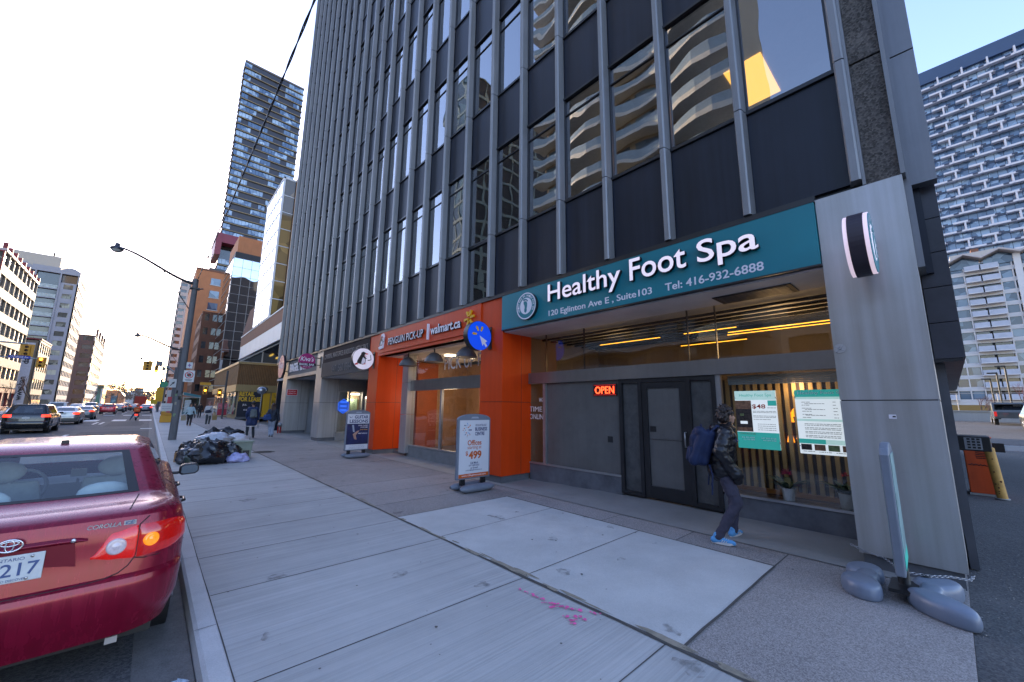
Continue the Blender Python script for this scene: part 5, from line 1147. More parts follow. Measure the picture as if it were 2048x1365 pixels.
b = Bld('glass_tower', 'green glass tower opposite, further along, mirrored in the office windows', -24, 52); b.box('core', dk, -44, -24.3, 52, 60, 0, 62); b.facade('+x', -24, 52, 60, 0, 62, 20, 4, mat('green_mullion', (.24, .30, .28), .5, var=.1), fglass('glass_green', (.02, .05, .05), (.12, .22, .20), .5), .12, .05, .1, .12); b.facade('-y', 51.9, -44, -24, 0, 62, 20, 6, MATS['green_mullion'], MATS['glass_green'], .12, .05, .1, .12)
b = Bld('low_block', 'yellow stone low-rise opposite, mirrored in the shop glass', -21, 76); b.box('core', dk, -40, -21.4, 74, 98, 0, 20); b.facade('+x', -21, 74, 98, 0, 20.5, 5, 9, beige, gdark, .3, .15, .4, .25, frame=conc)
b = Bld('low_block', 'tan brick low-rise opposite beside the apartment tower, mirrored in the shop glass', -21, 40); b.box('core', dk, -40, -21.4, 38, 51, 0, 14); b.facade('+x', -21, 38, 51, 0, 14.5, 4, 5, mat('tan_brick', (.36, .24, .14), .8, var=.12), gdark, .3, .15, .4, .25)
b = Bld('low_block', 'grey shop block straight opposite, mirrored in the spa glass', -21, -10); b.box('core', dk, -40, -21.4, -40, 8, 0, 11); b.facade('+x', -21, -40, 8, 0, 11.5, 3, 14, conc, gdark, .3, .15, .3, .25)
# ------------------------------------------------------------------ apartment towers behind the side lot (right)
b = Bld('apartment_building', 'white apartment block with zigzag gable roof and rows of balconies behind the side lot', 130, -8)
wv = mat('apart_white', (.60, .59, .59), .75, var=.07, scale=.2); b.box('core', dk, 131, 148, -34, 14, 0, 33.6); nf = 11; f0 = 4.4; fh = 2.52
q = MB(); wl = []; bl = []
for f in range(nf + 1):
    z = f0 + f * fh
    q.box(130, 131, -34, 14, z - .75, z + .1) if f else q.box(130, 131, -34, 14, 3.2, z)
    for y0, y1 in ((-5.35, -3.6), (-12.1, -10.6), (-15.4, -13.6), (-22, -20.4), (-3.4, -1.9), (1.5, 4), (8, 10.5)): wl.append((y0, y1, z + .1, z + fh - .75))
    for y0, y1 in ((-7.75, -5.6), (-10.35, -7.95), (-18, -15.6), (-20.2, -18.2), (-1.6, 1.2), (4.2, 7.8)): bl.append((y0, y1, z))
b.part(q, 'wall_bands', wv); q = MB()
for y in (-5.6, -3.6, -10.55, -12.3, -13.5, -15.6, -20.4, -22.2, 1.3, 4.1, 8.0, -1.8): q.box(129.95, 131, y, y + .2, 0, 34)
q.box(129.4, 130.5, -13.45, -12.5, 0, 34.6); b.part(q, 'piers', wv)
wl.sort(key=lambda w: abs(w[0] + 9)); bl.sort(key=lambda w: abs(w[0] + 9)); b.many(wl, 'window', gblue, lambda q, w: q.box(130.2, 130.3, *w)); b.many(bl, 'balcony_rail', mat('balcony_blue', (.40, .43, .50), .5, var=.15, scale=.6), lambda q, w: q.box(128.6, 128.7, w[0], w[1], w[2], w[2] + 1.0)); b.many(bl, 'balcony_slab', wv, lambda q, w: q.box(128.6, 130.6, w[0], w[1], w[2] - .15, w[2] - .001)); b.many(bl, 'balcony_door', gdark, lambda q, w: q.box(130.6, 130.7, w[0] + .1, w[1] - .1, w[2], w[2] + 1.75))
q = MB(); zt = f0 + (nf + 1) * fh - .3
for y0, y1 in ((-8.2, -3.4), (-13.4, -8.2), (-18.6, -13.4), (-3.4, 1.4)):
    ym = (y0 + y1) / 2; b.part(MB().prism([(y0 + .3, zt - 1.4), (y1 - .3, zt - 1.4), (y1 - .3, zt), (ym, zt + 1.1), (y0 + .3, zt)], 129.9, 130.4, 'x'), 'gable_window', gblue); q.prism([(y0, zt), (ym, zt + 1.3), (y1, zt), (y1, zt + .35), (ym, zt + 1.65), (y0, zt + .35)], 127.8, 132, 'x')
b.part(q, 'gable_roof', mat('gable_taupe', (.42, .38, .37), .7)); b.box('roof_box', conc, 134, 146, -11, -4, 33.6, 37.5); b.box('roof_box', brick_d, 136, 139, -8.6, -7.4, 37.5, 38.8)
b.part(MB().box(129.5, 131, -34, 14, .5, 3.2), 'lobby_glazing', gold)
b = Bld('apartment_tower', 'huge tower with white staggered balcony frames and dark blue top behind the white block', 200, -20)
b.box('core', mat('tower_glass_core', (.03, .045, .08), .25, var=.2, scale=.2), 201.2, 225, -70, 25, 0, 124); b.box('top_storey', mat('top_blue', (.035, .065, .13), .4, var=.1, scale=.1), 199.9, 226, -70, 25, 122.6, 127.6)
fh = 3.16; sl = []; vt = []; pn = []; dp = []
for f in range(37):
    z = 6 + f * fh; sh = -.35 * f * 0
    if z > 122: break
    if True:
        for k in range(15):
            y = 24.4 - k * 5.85 - (2.925 if f % 2 else 0); (vt.append((y - .42, y, z, z + fh)) if f % 2 == 0 else None); sl.append((y - (5.86 if f % 2 == 0 else 4.3), y - .42, z)); dp.append((y + .8, y + 2.0, z + .5))
    for k in range(45): pn.append((24 - 2.0 * (k + 1) + .12, 24 - 2.0 * k, z + .75, z + fh - .15))
sl.sort(key=lambda w: abs(w[0] + 20) - w[2] * .2); pn.sort(key=lambda w: abs(w[0] + 20) - w[2] * .2)
b.many(sl, 'balcony_band', mat('tower_white', (.56, .56, .60), .6, var=.04), lambda q, w: q.box(199.2, 201.0, w[0], w[1], w[2] - .1, w[2] + .55)); b.many(vt, 'frame_upright', MATS['tower_white'], lambda q, w: q.box(199.25, 201.0, w[0], w[1], w[2], w[3])); b.many(pn, 'window', fglass('glass_tower_blue', (.06, .11, .20), (.28, .40, .55), .45), lambda q, w: q.box(201.0, 201.1, *w)); b.many(dp, 'dark_panel', mat('panel_navy', (.03, .04, .075), .5), lambda q, w: q.box(199.18, 199.22, w[0], w[1], w[2] - .5, w[2] + .15))
# parapet of the side lot
tag(MB().box(60, 60.3, -60, 20, .7, 1.75).box(59.9, 60.4, -60, 20, 1.751, 1.85).build('parapet_wall', conc), 'low pale wall along the back of the side lot', 'wall')
# chain-link fence with posts on it
fe = thing('fence', 'thin wire fence along the low wall at the back of the side lot', 'fence', (60.1, -20, 1.85))
q = MB()
for i in range(16): q.tube([(0, 22 - i * 2.6, 0), (0, 22 - i * 2.6, 1.7)], .035, 6)
q.build('post', conc, fe); q = MB()
for z in (1.68, .85): q.tube([(0, 22, z), (0, -18, z)], .02, 5)
q.build('rail', conc, fe)
# ------------------------------------------------------------------ cars: a body shell lofted from plan outlines stacked by height
class Shell:
    K = ('zr', 'zf', 'yr', 'yf', 'hw', 'rr', 'rf', 'br', 'bf')
    def __init__(s, levels, fall=3.2): s.lv = levels; s.fall = fall
    def prm(s, l):
        i = min(int(l), len(s.lv) - 2); t = l - i; return [a + (b - a) * t for a, b in zip(s.lv[i], s.lv[i + 1])]
    def pt(s, l, u, side=1, off=0.0):
        zr, zf, yr, yf, hw, rr, rf, br, bf = s.prm(l); hw += off; yr -= off; yf += off
        cr = yr + br * ((hw - rr) / hw) ** 2; cf = yf - bf * ((hw - rf) / hw) ** 2
        if u <= .2: x = (hw - rr) * u / .2; y = yr + br * (x / hw) ** 2
        elif u <= .3: a = (u - .2) / .1 * PI / 2; x = hw - rr + rr * math.sin(a); y = cr + rr - rr * math.cos(a)
        elif u <= .7: x = hw; y = cr + rr + (cf - rf - cr - rr) * (u - .3) / .4
        elif u <= .8: a = (u - .7) / .1 * PI / 2; x = hw - rf + rf * math.cos(a); y = cf - rf + rf * math.sin(a)
        else: x = (hw - rf) * (1 - u) / .2; y = yf - bf * (x / hw) ** 2
        t = max(0, min(1, (y - s.fall) / max(.3, 4.4 - s.fall))); t = t * t * (3 - 2 * t)
        return Vector((side * x, y, zr + (zf - zr) * t))
    def lev(s, z, lo=0, hi=9):      # level at which the rear outline reaches height z
        for i in range(lo, hi):
            a, b = s.lv[i][0], s.lv[i + 1][0]
            if a <= z <= b and b > a: return i + (z - a) / (b - a)
        return hi
    def at(s, x, z, off=.0, lo=0, hi=9):     # point of the rear face at lateral x (wrapping on to the side) and height z
        l = s.lev(z, lo, hi); p = s.prm(l); hw, rr = p[4], p[5]; flat = hw - rr; a = abs(x)
        if a <= flat: u = .2 * a / flat
        else: u = min(.3, .2 + .1 * (a - flat) / (rr * PI / 2)) if (a - flat) <= rr * PI / 2 else .3 + .4 * ((a - flat) - rr * PI / 2) / (p[3] - p[2] - .6)
        return s.pt(l, u, 1 if x >= 0 else -1, off)
paint_cache = {}
def paint(name, c, rough=.28, metal=.35, dirt=.25):
    m = mat('paint_' + name, c, rough, metal, var=.14, scale=1.6, coat=.8, streak=.35); return m
tyre = mat('tyre_rubber', (.022, .022, .023), .8, var=.3, scale=9, bump=.2); rimm = mat('wheel_alloy', (.42, .42, .43), .35, metal=.8, var=.12)
trim = mat('car_trim', (.018, .018, .02), .45, var=.2); cgl = glass('car_glass', (.90, .97, .97), .06, 1.0, 0, rough=.0); cgd = glass('car_glass_dark', (.14, .16, .17), .10, 1.0, 0)
tail_red = mat('tail_red', (.42, .008, .008), .18, var=.15, scale=30, coat=1, emit=(1, .02, .01), estr=.10); tail_lit = mat('tail_lit', (.6, .02, .01), .3, var=0, emit=(1, .03, .01), estr=1.0); plate_m = mat('plate_white', (.58, .60, .60), .5, var=.1, scale=14)
seam = mat('seam_dark', (.035, .004, .008), .6, var=0)
def wheel(par, x, y, r, w=.2, sgn=1, full=True):
    t = MB(); prof = [(r * .66, -w / 2), (r * .92, -w / 2), (r, -w / 2 + .03), (r, w / 2 - .03), (r * .92, w / 2), (r * .66, w / 2)]
    Mx = Matrix.Rotation(PI / 2, 4, 'Y'); t.lathe(prof, (x, y, r), 24, M=Mx); o = t.build('wheel', tyre, par, angle=40)
    q = MB(); xo = x + sgn * (w / 2 - .02)
    q.lathe([(r * .65, -.03), (r * .65, .02), (r * .58, .025), (r * .55, -.0), (.05, .01), (.04, .03), (.01, .03)], (xo, y, r), 20, M=Matrix.Rotation(sgn * PI / 2, 4, 'Y'))
    for k in range(5):
        a = 2 * PI * k / 5; q.tube([(xo + sgn * .012, y + .06 * math.cos(a), r + .06 * math.sin(a)), (xo + sgn * .018, y + r * .6 * math.cos(a), r + r * .6 * math.sin(a))], .03, 6)
    q.build('rim', rimm, o, angle=40); return o
def car(name, lab, cat, loc, rz, levels, col, gl0, wheels, r=.31, group=None, fine=1, lights=None, lit=False, plate='', win=(10, 11), fall=3.2, glz=None, hatch=False, pillars=(.325, .50, .515, .66)):
    t = thing(name, lab, cat, loc, rz, group); S = Shell(levels, fall); w0, w1 = win; glz = glz or cgd
    ru = lambda a, b, n: [a + (b - a) * k / n for k in range(n)]
    us = ru(0, .18, 5 * fine) + ru(.18, .2, 1) + ru(.2, .3, 5 * fine) + ru(.3, pillars[0], 3) + ru(pillars[0], pillars[1], 8 * fine) + ru(pillars[1], pillars[2], 1) + ru(pillars[2], pillars[3], 8 * fine) + ru(pillars[3], .7, 2) + ru(.7, .8, 4) + ru(.8, .82, 1) + ru(.82, 1, 4) + [1]
    ls = []
    for i in range(len(levels) - 1):
        if i == w0: ls += [i, i + .08] + ru(i + .10, i + .90, 5 * fine) + [i + .90, i + .93]
        else: ls += ru(i, i + 1, 2 if fine > 1 else 1)
    ls.append(len(levels) - 1)
    reg = {}; warch = [(y, r * 1.16) for y in wheels]
    def cls(l, u):
        if w0 + .09 < l < w0 + .90:
            if u < .18: return 'rear_window'
            if pillars[0] < u < pillars[1]: return 'side_window'
            if pillars[2] < u < pillars[3]: return 'front_side_window'
            if u > .82: return 'windscreen'
        return 'body'
    for side in (1, -1):
        P = {}
        def g(i, j):
            if (i, j) not in P:
                v = S.pt(ls[i], us[j], side)
                if .3 < us[j] < .7 and ls[i] < w0 - 1:      # pull points near the wheel arch on to it
                    for yc, ra in warch:
                        d = Vector((v.y - yc, v.z - r)); L_ = d.length
                        if abs(L_ - ra) < .07 and L_ > 0: v.y = yc + d.x / L_ * ra; v.z = r + d.y / L_ * ra
                P[i, j] = v
            return P[i, j]
        for i in range(len(ls) - 1):
            for j in range(len(us) - 1):
                vs = [g(i, j), g(i, j + 1), g(i + 1, j + 1), g(i + 1, j)]; c = sum(vs, Vector()) / 4; um = (us[j] + us[j + 1]) / 2; lm = (ls[i] + ls[i + 1]) / 2
                if .28 < um < .72 and lm < w0 - 1 and any(math.hypot(c.y - yc, c.z - r) < ra - .012 for yc, ra in warch): continue
                k = cls(lm, um)
                if k in ('side_window', 'front_side_window'): k = (k, side)
                reg.setdefault(k, MB()).add(vs if side > 0 else vs[::-1], [(0, 1, 2, 3)], 0, True)
    names = {'side_window': 'rear_side_window', 'front_side_window': 'front_side_window'}
    for k, q in reg.items():
        nm = k if isinstance(k, str) else names[k[0]]
        o = q.build(nm, col if k == 'body' else glz, t)
        bm = bmesh.new(); bm.from_mesh(o.data); bmesh.ops.remove_doubles(bm, verts=bm.verts, dist=.0004); bmesh.ops.recalc_face_normals(bm, faces=bm.faces); bm.to_mesh(o.data); bm.free()
        if k == 'body': o.data.set_sharp_from_angle(angle=R(38))
    # underside and wheel housings
    q = MB().box(-.72, .72, .25, levels[2][3] - .3, .20, .26)
    for yc, ra in warch:
        for sd in (1, -1): q.lathe([(ra, 0), (ra, .24)], (sd * (levels[3][4] - .25), yc, r), 20, M=Matrix.Rotation(sd * PI / 2, 4, 'Y'))
    q.build('underbody', trim, t)
    for yc in wheels:
        for sd in (1, -1): wheel(t, sd * (levels[3][4] - .11), yc, r, .2, sd)
    if lights:
        x0, x1, z0, z1 = lights
        for sd in (1, -1):
            q = MB(); q.grid(lambda i, j: S.at(sd * (x0 + (x1 - x0) * i / 6), z0 + (z1 - z0) * j / 3, .012, hi=w0 - 1), 7, 4); q.build('taillight', tail_lit if lit else tail_red, t)
    if plate:
        MB().box(-.15, .15, S.at(0, .9).y - .02, S.at(0, .9).y - .005, .84, .97).build('licence_plate', plate_m, t)
    for sd in (1, -1):
        my = S.pt(w0, .64).y - .05; mz = S.pt(w0, .6).z
        if fine < 2: MB().sphere((sd * (levels[w0][4] + .20), my, mz + .04), .1, 10, 6, sc=(1, .55, .7)).box(sd * (levels[w0][4] + .12) - .09, sd * (levels[w0][4] + .12) + .09, my, my + .05, mz - .02, mz + .02).build('mirror', col, t)
    return t, S
def LV(*rows): return [tuple(r) for r in rows]
#            zr    zf    yr    yf    hw    rr   rf   br   bf
def sedan(L_=4.53, hw=.85, h=1.48, deck=1.06, dl=.62, b=0.0):
    k = hw / .85
    return LV((.22, .22, .25, L_ - .25, .66 * k, .2, .2, .02, .02), (.285, .27, .07, L_ - .07, .79 * k, .28, .3, .04, .1), (.45, .45, .005, L_, .84 * k, .30, .34, .05, .14), (.60, .58, .0, L_, .85 * k, .30, .34, .05, .14), (.65, .62, .012, L_ - .01, .85 * k, .30, .34, .05, .14), (.672, .64, .05, L_ - .03, .848 * k, .30, .34, .05, .14),
              (.80, .70, .07, L_ - .06, .85 * k, .29, .34, .05, .14), (.95, .76, .085, L_ - .12, .836 * k, .28, .34, .05, .14), (deck - .03, .78, .10, L_ - .2, .812 * k, .26, .34, .055, .14), (deck, .80, .135, L_ - .3, .785 * k, .24, .34, .06, .14),
              (deck + .03, .99, dl, L_ - 1.10, .72 * k, .13, .16, .10, .16), (h - .055, h - .075, dl + .60, L_ - 1.85, .565 * k, .11, .13, .085, .12), (h - .015, h - .02, dl + .74, L_ - 2.0, .48 * k, .10, .12, .08, .1), (h, h, dl + 1.0, L_ - 2.3, .25 * k, .08, .1, .04, .06), (h + .005, h, dl + 1.25, L_ - 2.6, .02, .005, .005, 0, 0))
def suv(L_=4.6, hw=.92, h=1.70, deck=1.10, rake=.30):
    k = hw / .85
    return LV((.28, .28, .25, L_ - .25, .66 * k, .2, .2, .02, .02), (.33, .32, .07, L_ - .07, .79 * k, .24, .3, .03, .1), (.50, .5, .0, L_, .84 * k, .26, .34, .04, .14), (.64, .62, .0, L_, .85 * k, .26, .34, .04, .14), (.69, .68, .02, L_ - .01, .85 * k, .26, .34, .04, .14), (.72, .7, .06, L_ - .03, .848 * k, .26, .34, .04, .14),
              (.85, .80, .07, L_ - .06, .85 * k, .26, .34, .04, .14), (.97, .90, .08, L_ - .10, .84 * k, .25, .34, .04, .14), (deck - .04, .95, .10, L_ - .16, .82 * k, .24, .34, .04, .14), (deck, .98, .12, L_ - .25, .80 * k, .22, .34, .04, .14),
              (deck + .03, 1.10, .15, L_ - 1.10, .775 * k, .18, .16, .06, .16), (h - .07, h - .09, .15 + rake, L_ - 1.75, .63 * k, .13, .13, .06, .12), (h - .015, h - .03, .15 + rake + .06, L_ - 1.95, .55 * k, .10, .12, .05, .1), (h, h, .9, L_ - 2.3, .28 * k, .08, .1, .04, .06), (h + .005, h, 1.2, L_ - 2.6, .02, .005, .005, 0, 0))
# ---------------- the parked red saloon in the foreground
cred = _nt('paint_wine_red'); m, tt, bb = cred
tc = N(tt, 'ShaderNodeTexCoord'); n1 = N(tt, 'ShaderNodeTexNoise'); n1.inputs['Scale'].default_value = 1.0; n1.inputs['Detail'].default_value = 6
mp = N(tt, 'ShaderNodeMapping'); mp.inputs['Scale'].default_value = (26, 26, 1.6); L(tt, tc.outputs['Object'], mp.inputs['Vector']); L(tt, mp.outputs[0], n1.inputs['Vector'])
n2 = N(tt, 'ShaderNodeTexNoise'); n2.inputs['Scale'].default_value = 2.2; n2.inputs['Detail'].default_value = 5; L(tt, tc.outputs['Object'], n2.inputs['Vector'])
mx = N(tt, 'ShaderNodeMix'); mx.inputs[0].default_value = .45; L(tt, n1.outputs['Fac'], mx.inputs[2]); L(tt, n2.outputs['Fac'], mx.inputs[3])
rr = N(tt, 'ShaderNodeValToRGB'); rr.color_ramp.elements[0].position = .35; rr.color_ramp.elements[1].position = .68; rr.color_ramp.elements[0].color = (.17, .003, .020, 1); rr.color_ramp.elements[1].color = (.26, .006, .034, 1); L(tt, mx.outputs[0], rr.inputs[0]); L(tt, rr.outputs[0], bb.inputs['Base Color'])
r2 = N(tt, 'ShaderNodeMapRange'); r2.inputs[3].default_value = .14; r2.inputs[4].default_value = .40; L(tt, mx.outputs[0], r2.inputs[0]); L(tt, r2.outputs[0], bb.inputs['Roughness'])
bb.inputs['Metallic'].default_value = .30; bb.inputs['Coat Weight'].default_value = .30; bb.inputs['Specular IOR Level'].default_value = .35; bb.inputs['Coat Roughness'].default_value = .05
C0, S = car('parked_car', 'wine red saloon parked at the kerb in the foreground, rear end towards us', 'car', (-.53, 3.88, -.13), 0, sedan(4.53, .85, 1.485, 1.065, .62), m, 10, (.97, 3.57), .31, None, 2, glz=cgl)
def patch(name, mtl, x0, x1, zlo, zhi, n=24, k=6, off=.012, sd=1, edge=True):
    """a lamp lens or panel lying on the rear of the shell, with a lip"""
    q = MB(); q.grid(lambda i, j: S.at(sd * (x0 + (x1 - x0) * i / n), zlo(i / n) + (zhi(i / n) - zlo(i / n)) * j / k, off * (0.0 if edge and (j in (0, k) or i in (0, n)) else 1.0), hi=9), n + 1, k + 1)
    return q.build(name, mtl, C0)
def lerp_pts(pts):
    def f(t):
        for (a, va), (b, vb) in zip(pts[:-1], pts[1:]):
            if t <= b: u = (t - a) / (b - a); return va + (vb - va) * (u * u * (3 - 2 * u) if len(pts) > 2 else u)
        return pts[-1][1]
    return f
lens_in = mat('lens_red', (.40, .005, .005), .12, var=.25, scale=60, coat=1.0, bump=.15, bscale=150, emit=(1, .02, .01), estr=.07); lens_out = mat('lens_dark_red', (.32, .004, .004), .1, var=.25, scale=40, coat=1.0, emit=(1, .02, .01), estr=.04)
for sd in (1, -1):
    li = patch('taillight', lens_in, .355, .572, lerp_pts([(0, .800), (.5, .777), (1, .765)]), lerp_pts([(0, .815), (.45, .945), (1, .972)]), sd=sd)
    lo = patch('taillight', lens_out, .582, .95, lerp_pts([(0, .765), (.45, .775), (1, .81)]), lerp_pts([(0, .974), (.5, .975), (1, .95)]), sd=sd)
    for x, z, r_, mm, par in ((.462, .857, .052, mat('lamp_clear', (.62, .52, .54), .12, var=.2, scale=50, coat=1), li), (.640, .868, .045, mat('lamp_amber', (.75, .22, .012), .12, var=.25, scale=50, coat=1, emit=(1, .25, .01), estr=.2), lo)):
        q = MB(); c = S.at(sd * x, z, .013)
        n = (S.at(sd * x, z, .05) - S.at(sd * x, z, 0)).normalized(); n = Vector((sd * .18 if x < .6 else sd * .5, -1, .08)).normalized()
        Mr = n.to_track_quat('Z', 'Y').to_matrix().to_4x4(); q.lathe([(r_, -.02), (r_, .004), (r_ * .8, .011), (r_ * .6, .006), (r_ * .35, .013), (.003, .015)], c, 24, M=Mr); q.build('lamp_bulb', mm, par)
    # reflector rings beside the lamps
def seamline(pts, r_=.0045, name='panel_gap', hi=9):
    q = MB(); P = [S.at(x, z, -.001, hi=hi) for x, z in pts]; q.tube(P, r_, 6); return q.build(name, seam, C0)
for sd in (1, -1):
    seamline([(sd * x, z) for x, z in ((.66, 1.058), (.62, 1.02), (.578, .975), (.576, .90), (.576, .80), (.572, .765), (.545, .72), (.50, .685), (.44, .668), (.36, .662), (.2, .661), (0, .661))])
    seamline([(sd * x, z) for x, z in ((.572, .765), (.62, .752), (.7, .752), (.8, .757), (.9, .764), (1.0, .775))])
    q = MB().tube([S.pt(l, .185, sd, .002) for l in (9.1, 9.3, 9.5, 9.75, 10.0)], .0045, 6); q.build('panel_gap', seam, C0)
# number plate in a recess, lid handle, maker's emblem, lettering
yb = S.at(0, .86).y
MB().prism([(-.30, .735), (.30, .735), (.27, .925), (-.27, .925)], yb - .004, yb - .0015, 'y').build('plate_recess', mat('recess_red', (.17, .006, .02), .4, metal=.3), C0)
pl = MB().box(-.152, .152, yb - .018, yb - .006, .748, .905).build('licence_plate', plate_m, C0, bevel=.004)
pin = mat('plate_blue', (.06, .10, .24), .5); TT = dict(face='near', depth=.0015, m=pin, parent=pl)
text('7 217', .235, .075, (-.10, yb - .0182, .785), bold=.01, **TT); text('ONTARIO', .13, .018, (-.06, yb - .0182, .873), **TT); text('YOURS TO DISCOVER', .17, .012, (-.08, yb - .0182, .758), **TT)
q = MB()
for x, z in ((-.09, .888), (.10, .888), (.09, .763), (-.09, .763)): q.sphere((x, yb - .019, z), .009, 10, 6, sc=(1, .5, 1))
q.build('plate_screw', rimm, pl)
chrome = mat('chrome', (.74, .74, .78), .22, metal=.75, var=.04)
MB().grid(lambda i, j: Vector((-.33 + .66 * i / 20, yb - .002 - .020 * math.sin(PI * j / 6), .922 + .036 * j / 6 * (1 - abs(i / 10 - 1) ** 6 * .6))), 21, 7).build('lid_handle', m, C0)
MB().lathe([(.012, -.004), (.012, .004), (.004, .005)], (.265, yb - .022, .942), 12, M=Matrix.Rotation(PI / 2, 4, 'X')).build('lock_barrel', chrome, C0)
q = MB()
def ell(rx, rz, cz, r_): q.tube([(rx * math.cos(a), yb - .026, .965 + cz + rz * math.sin(a)) for a in [2 * PI * k / 32 for k in range(33)]], r_, 6, cap=False)
ell(.052, .034, 0, .005); ell(.017, .032, 0, .0038); ell(.036, .013, .012, .0038); q.build('emblem', chrome, C0)
ly = S.at(.44, 1.0).y
text('COROLLA', .165, .028, (.315, S.at(.40, 1.0).y - .006, .985), 'near', .004, chrome, seam, C0, bold=.02, shear=.2); MB().box(.492, .556, S.at(.52, 1.0).y - .006, S.at(.52, 1.0).y - .001, .984, 1.014).build('badge', chrome, C0); text('CE', .046, .02, (.501, S.at(.52, 1.0).y - .007, .989), 'near', .002, pin, None, C0, bold=.02, shear=.2)
# roof aerial mount, washer mark, mirror, door handles, exhaust
MB().prism([(-.03, 1.36), (.02, 1.36), (.0, 1.42)], 1.462, 1.50, 'z', M=Matrix.Translation((.02, .03, 0))).build('roof_aerial', trim, C0)
q = MB().grid(lambda i, j: Vector((.92 + .17 * j / 8, 2.62 + .05 * math.sin(PI * i / 8) - .02 * j / 8, 1.02 + (.065 * math.cos(2 * PI * i / 16)) * (1 - .25 * abs(j / 4 - 1) ** 3))), 17, 9); mr_ = thing  # placeholder name kept out of the scene
mo = MB().prism([(.89, .975), (.92, .955), (1.05, .962), (1.085, .99), (1.08, 1.06), (1.05, 1.09), (.93, 1.085), (.89, 1.06)], 2.62, 2.72, 'y').box(.72, .90, 2.66, 2.71, .965, 1.0).build('mirror', trim, C0, bevel=.018)
MB().prism([(.91, .985), (.94, .972), (1.04, .978), (1.068, 1.0), (1.065, 1.05), (1.04, 1.072), (.94, 1.068), (.91, 1.05)], 2.612, 2.6195, 'y').build('mirror_glass', mat('mirror_silver', (.22, .25, .27), .06, metal=1.0, var=0), mo)
MB().sphere((-.985, 2.66, 1.03), .115, 18, 12, sc=(1.0, .48, .62)).box(-.90, -.72, 2.66, 2.71, .965, 1.0).build('mirror', trim, C0)
for sd in (1, -1):
    for y in (1.12, 2.08): MB().tube([(sd * .835, y, .92), (sd * .875, y + .02, .925), (sd * .875, y + .15, .93), (sd * .835, y + .17, .93)], .013, 8).build('door_handle', trim, C0)
    for u in (.40, .51): MB().tube([S.pt(l, u + (l - 4) * .0, sd, .001) for l in (3.2, 4.2, 5.2, 6.2, 7.2, 8.2, 9.2, 9.9)], .004, 6).build('panel_gap', seam, C0)
MB().box(.49, .55, .10, .14, .235, .275).build('tow_lug', mat('lug', (.34, .30, .27), .6), C0)
# rear screen surround and third brake lamp, cabin
q = MB()
def scr(l0, l1, u0, u1):
    for sd in (1, -1): q.grid(lambda i, j: S.pt(l0 + (l1 - l0) * i / 6, u0 + (u1 - u0) * j / 8, sd, .003), 7, 9)
scr(10.06, 10.105, 0, .185); scr(10.895, 10.94, 0, .185); scr(10.06, 10.94, .165, .187); q.build('screen_seal', trim, C0)
fab = mat('seat_cloth', (.24, .28, .29), .9, var=.12, scale=12, bump=.1); seatd = mat('seat_dark', (.16, .17, .175), .9, var=.15)
q = MB()
for x in (-.36, .36):
    q.grid(lambda i, j: Vector((x + (.27 - .05 * (j / 8) ** 2) * math.cos(2 * PI * i / 20) ** 1, 1.95 + .08 * math.sin(2 * PI * i / 20) - .16 * j / 8, .62 + .50 * j / 8)), 20, 9, wrap=True)
    q.sphere((x, 1.76, 1.215), .14, 16, 10, sc=(1.0, .45, .68)); q.box(x - .06, x - .045, 1.75, 1.77, 1.08, 1.2).box(x + .045, x + .06, 1.75, 1.77, 1.08, 1.2)
q.build('front_seats', fab, C0)
q = MB().box(-.62, .62, .98, 1.10, .62, 1.05); 
for x in (-.33, .33): q.sphere((x, 1.0, 1.09), .17, 16, 10, sc=(1, .35, .48))
q.build('rear_bench', mat('seat_light', (.32, .37, .38), .9, var=.1, scale=10), C0, bevel=.03)
MB().box(-.66, .66, .58, .98, 1.02, 1.045).build('parcel_shelf', mat('shelf', (.40, .45, .46), .9), C0)
MB().prism([(-.16, 1.047), (.16, 1.047), (.13, 1.085), (-.13, 1.085)], .70, .78, 'y').build('third_brake_lamp', mat('brake_red', (.20, .02, .03), .4), C0)
MB().grid(lambda i, j: Vector((-.66 + 1.32 * i / 10, 2.85 + .45 * j / 6, .93 + .07 * math.sin(PI * j / 7) - .03 * abs(i / 5 - 1))), 11, 7).box(-.66, .66, 2.8, 2.9, .6, .95).build('dashboard', seatd, C0)
MB().tube([(-.36 + .18 * math.cos(a), 2.62 + .05 * math.sin(a), .96 + .17 * math.sin(a)) for a in [2 * PI * k / 24 for k in range(25)]], .015, 8, cap=False).build('steering_wheel', seatd, C0)
MB().sphere((.0, 2.68, 1.33), .11, 14, 8, sc=(1, .25, .32)).build('inside_mirror', seatd, C0); MB().box(-.03, .09, 2.72, 2.75, 1.02, 1.10).tube([(.03, 2.74, 1.0), (.03, 2.76, .95)], .01).build('phone_holder', seatd, C0)
MB().box(-.68, .68, .6, 3.3, .24, .30).box(-.70, -.64, .9, 3.2, .3, .95).box(.64, .70, .9, 3.2, .3, .95).build('cabin_floor', seatd, C0)
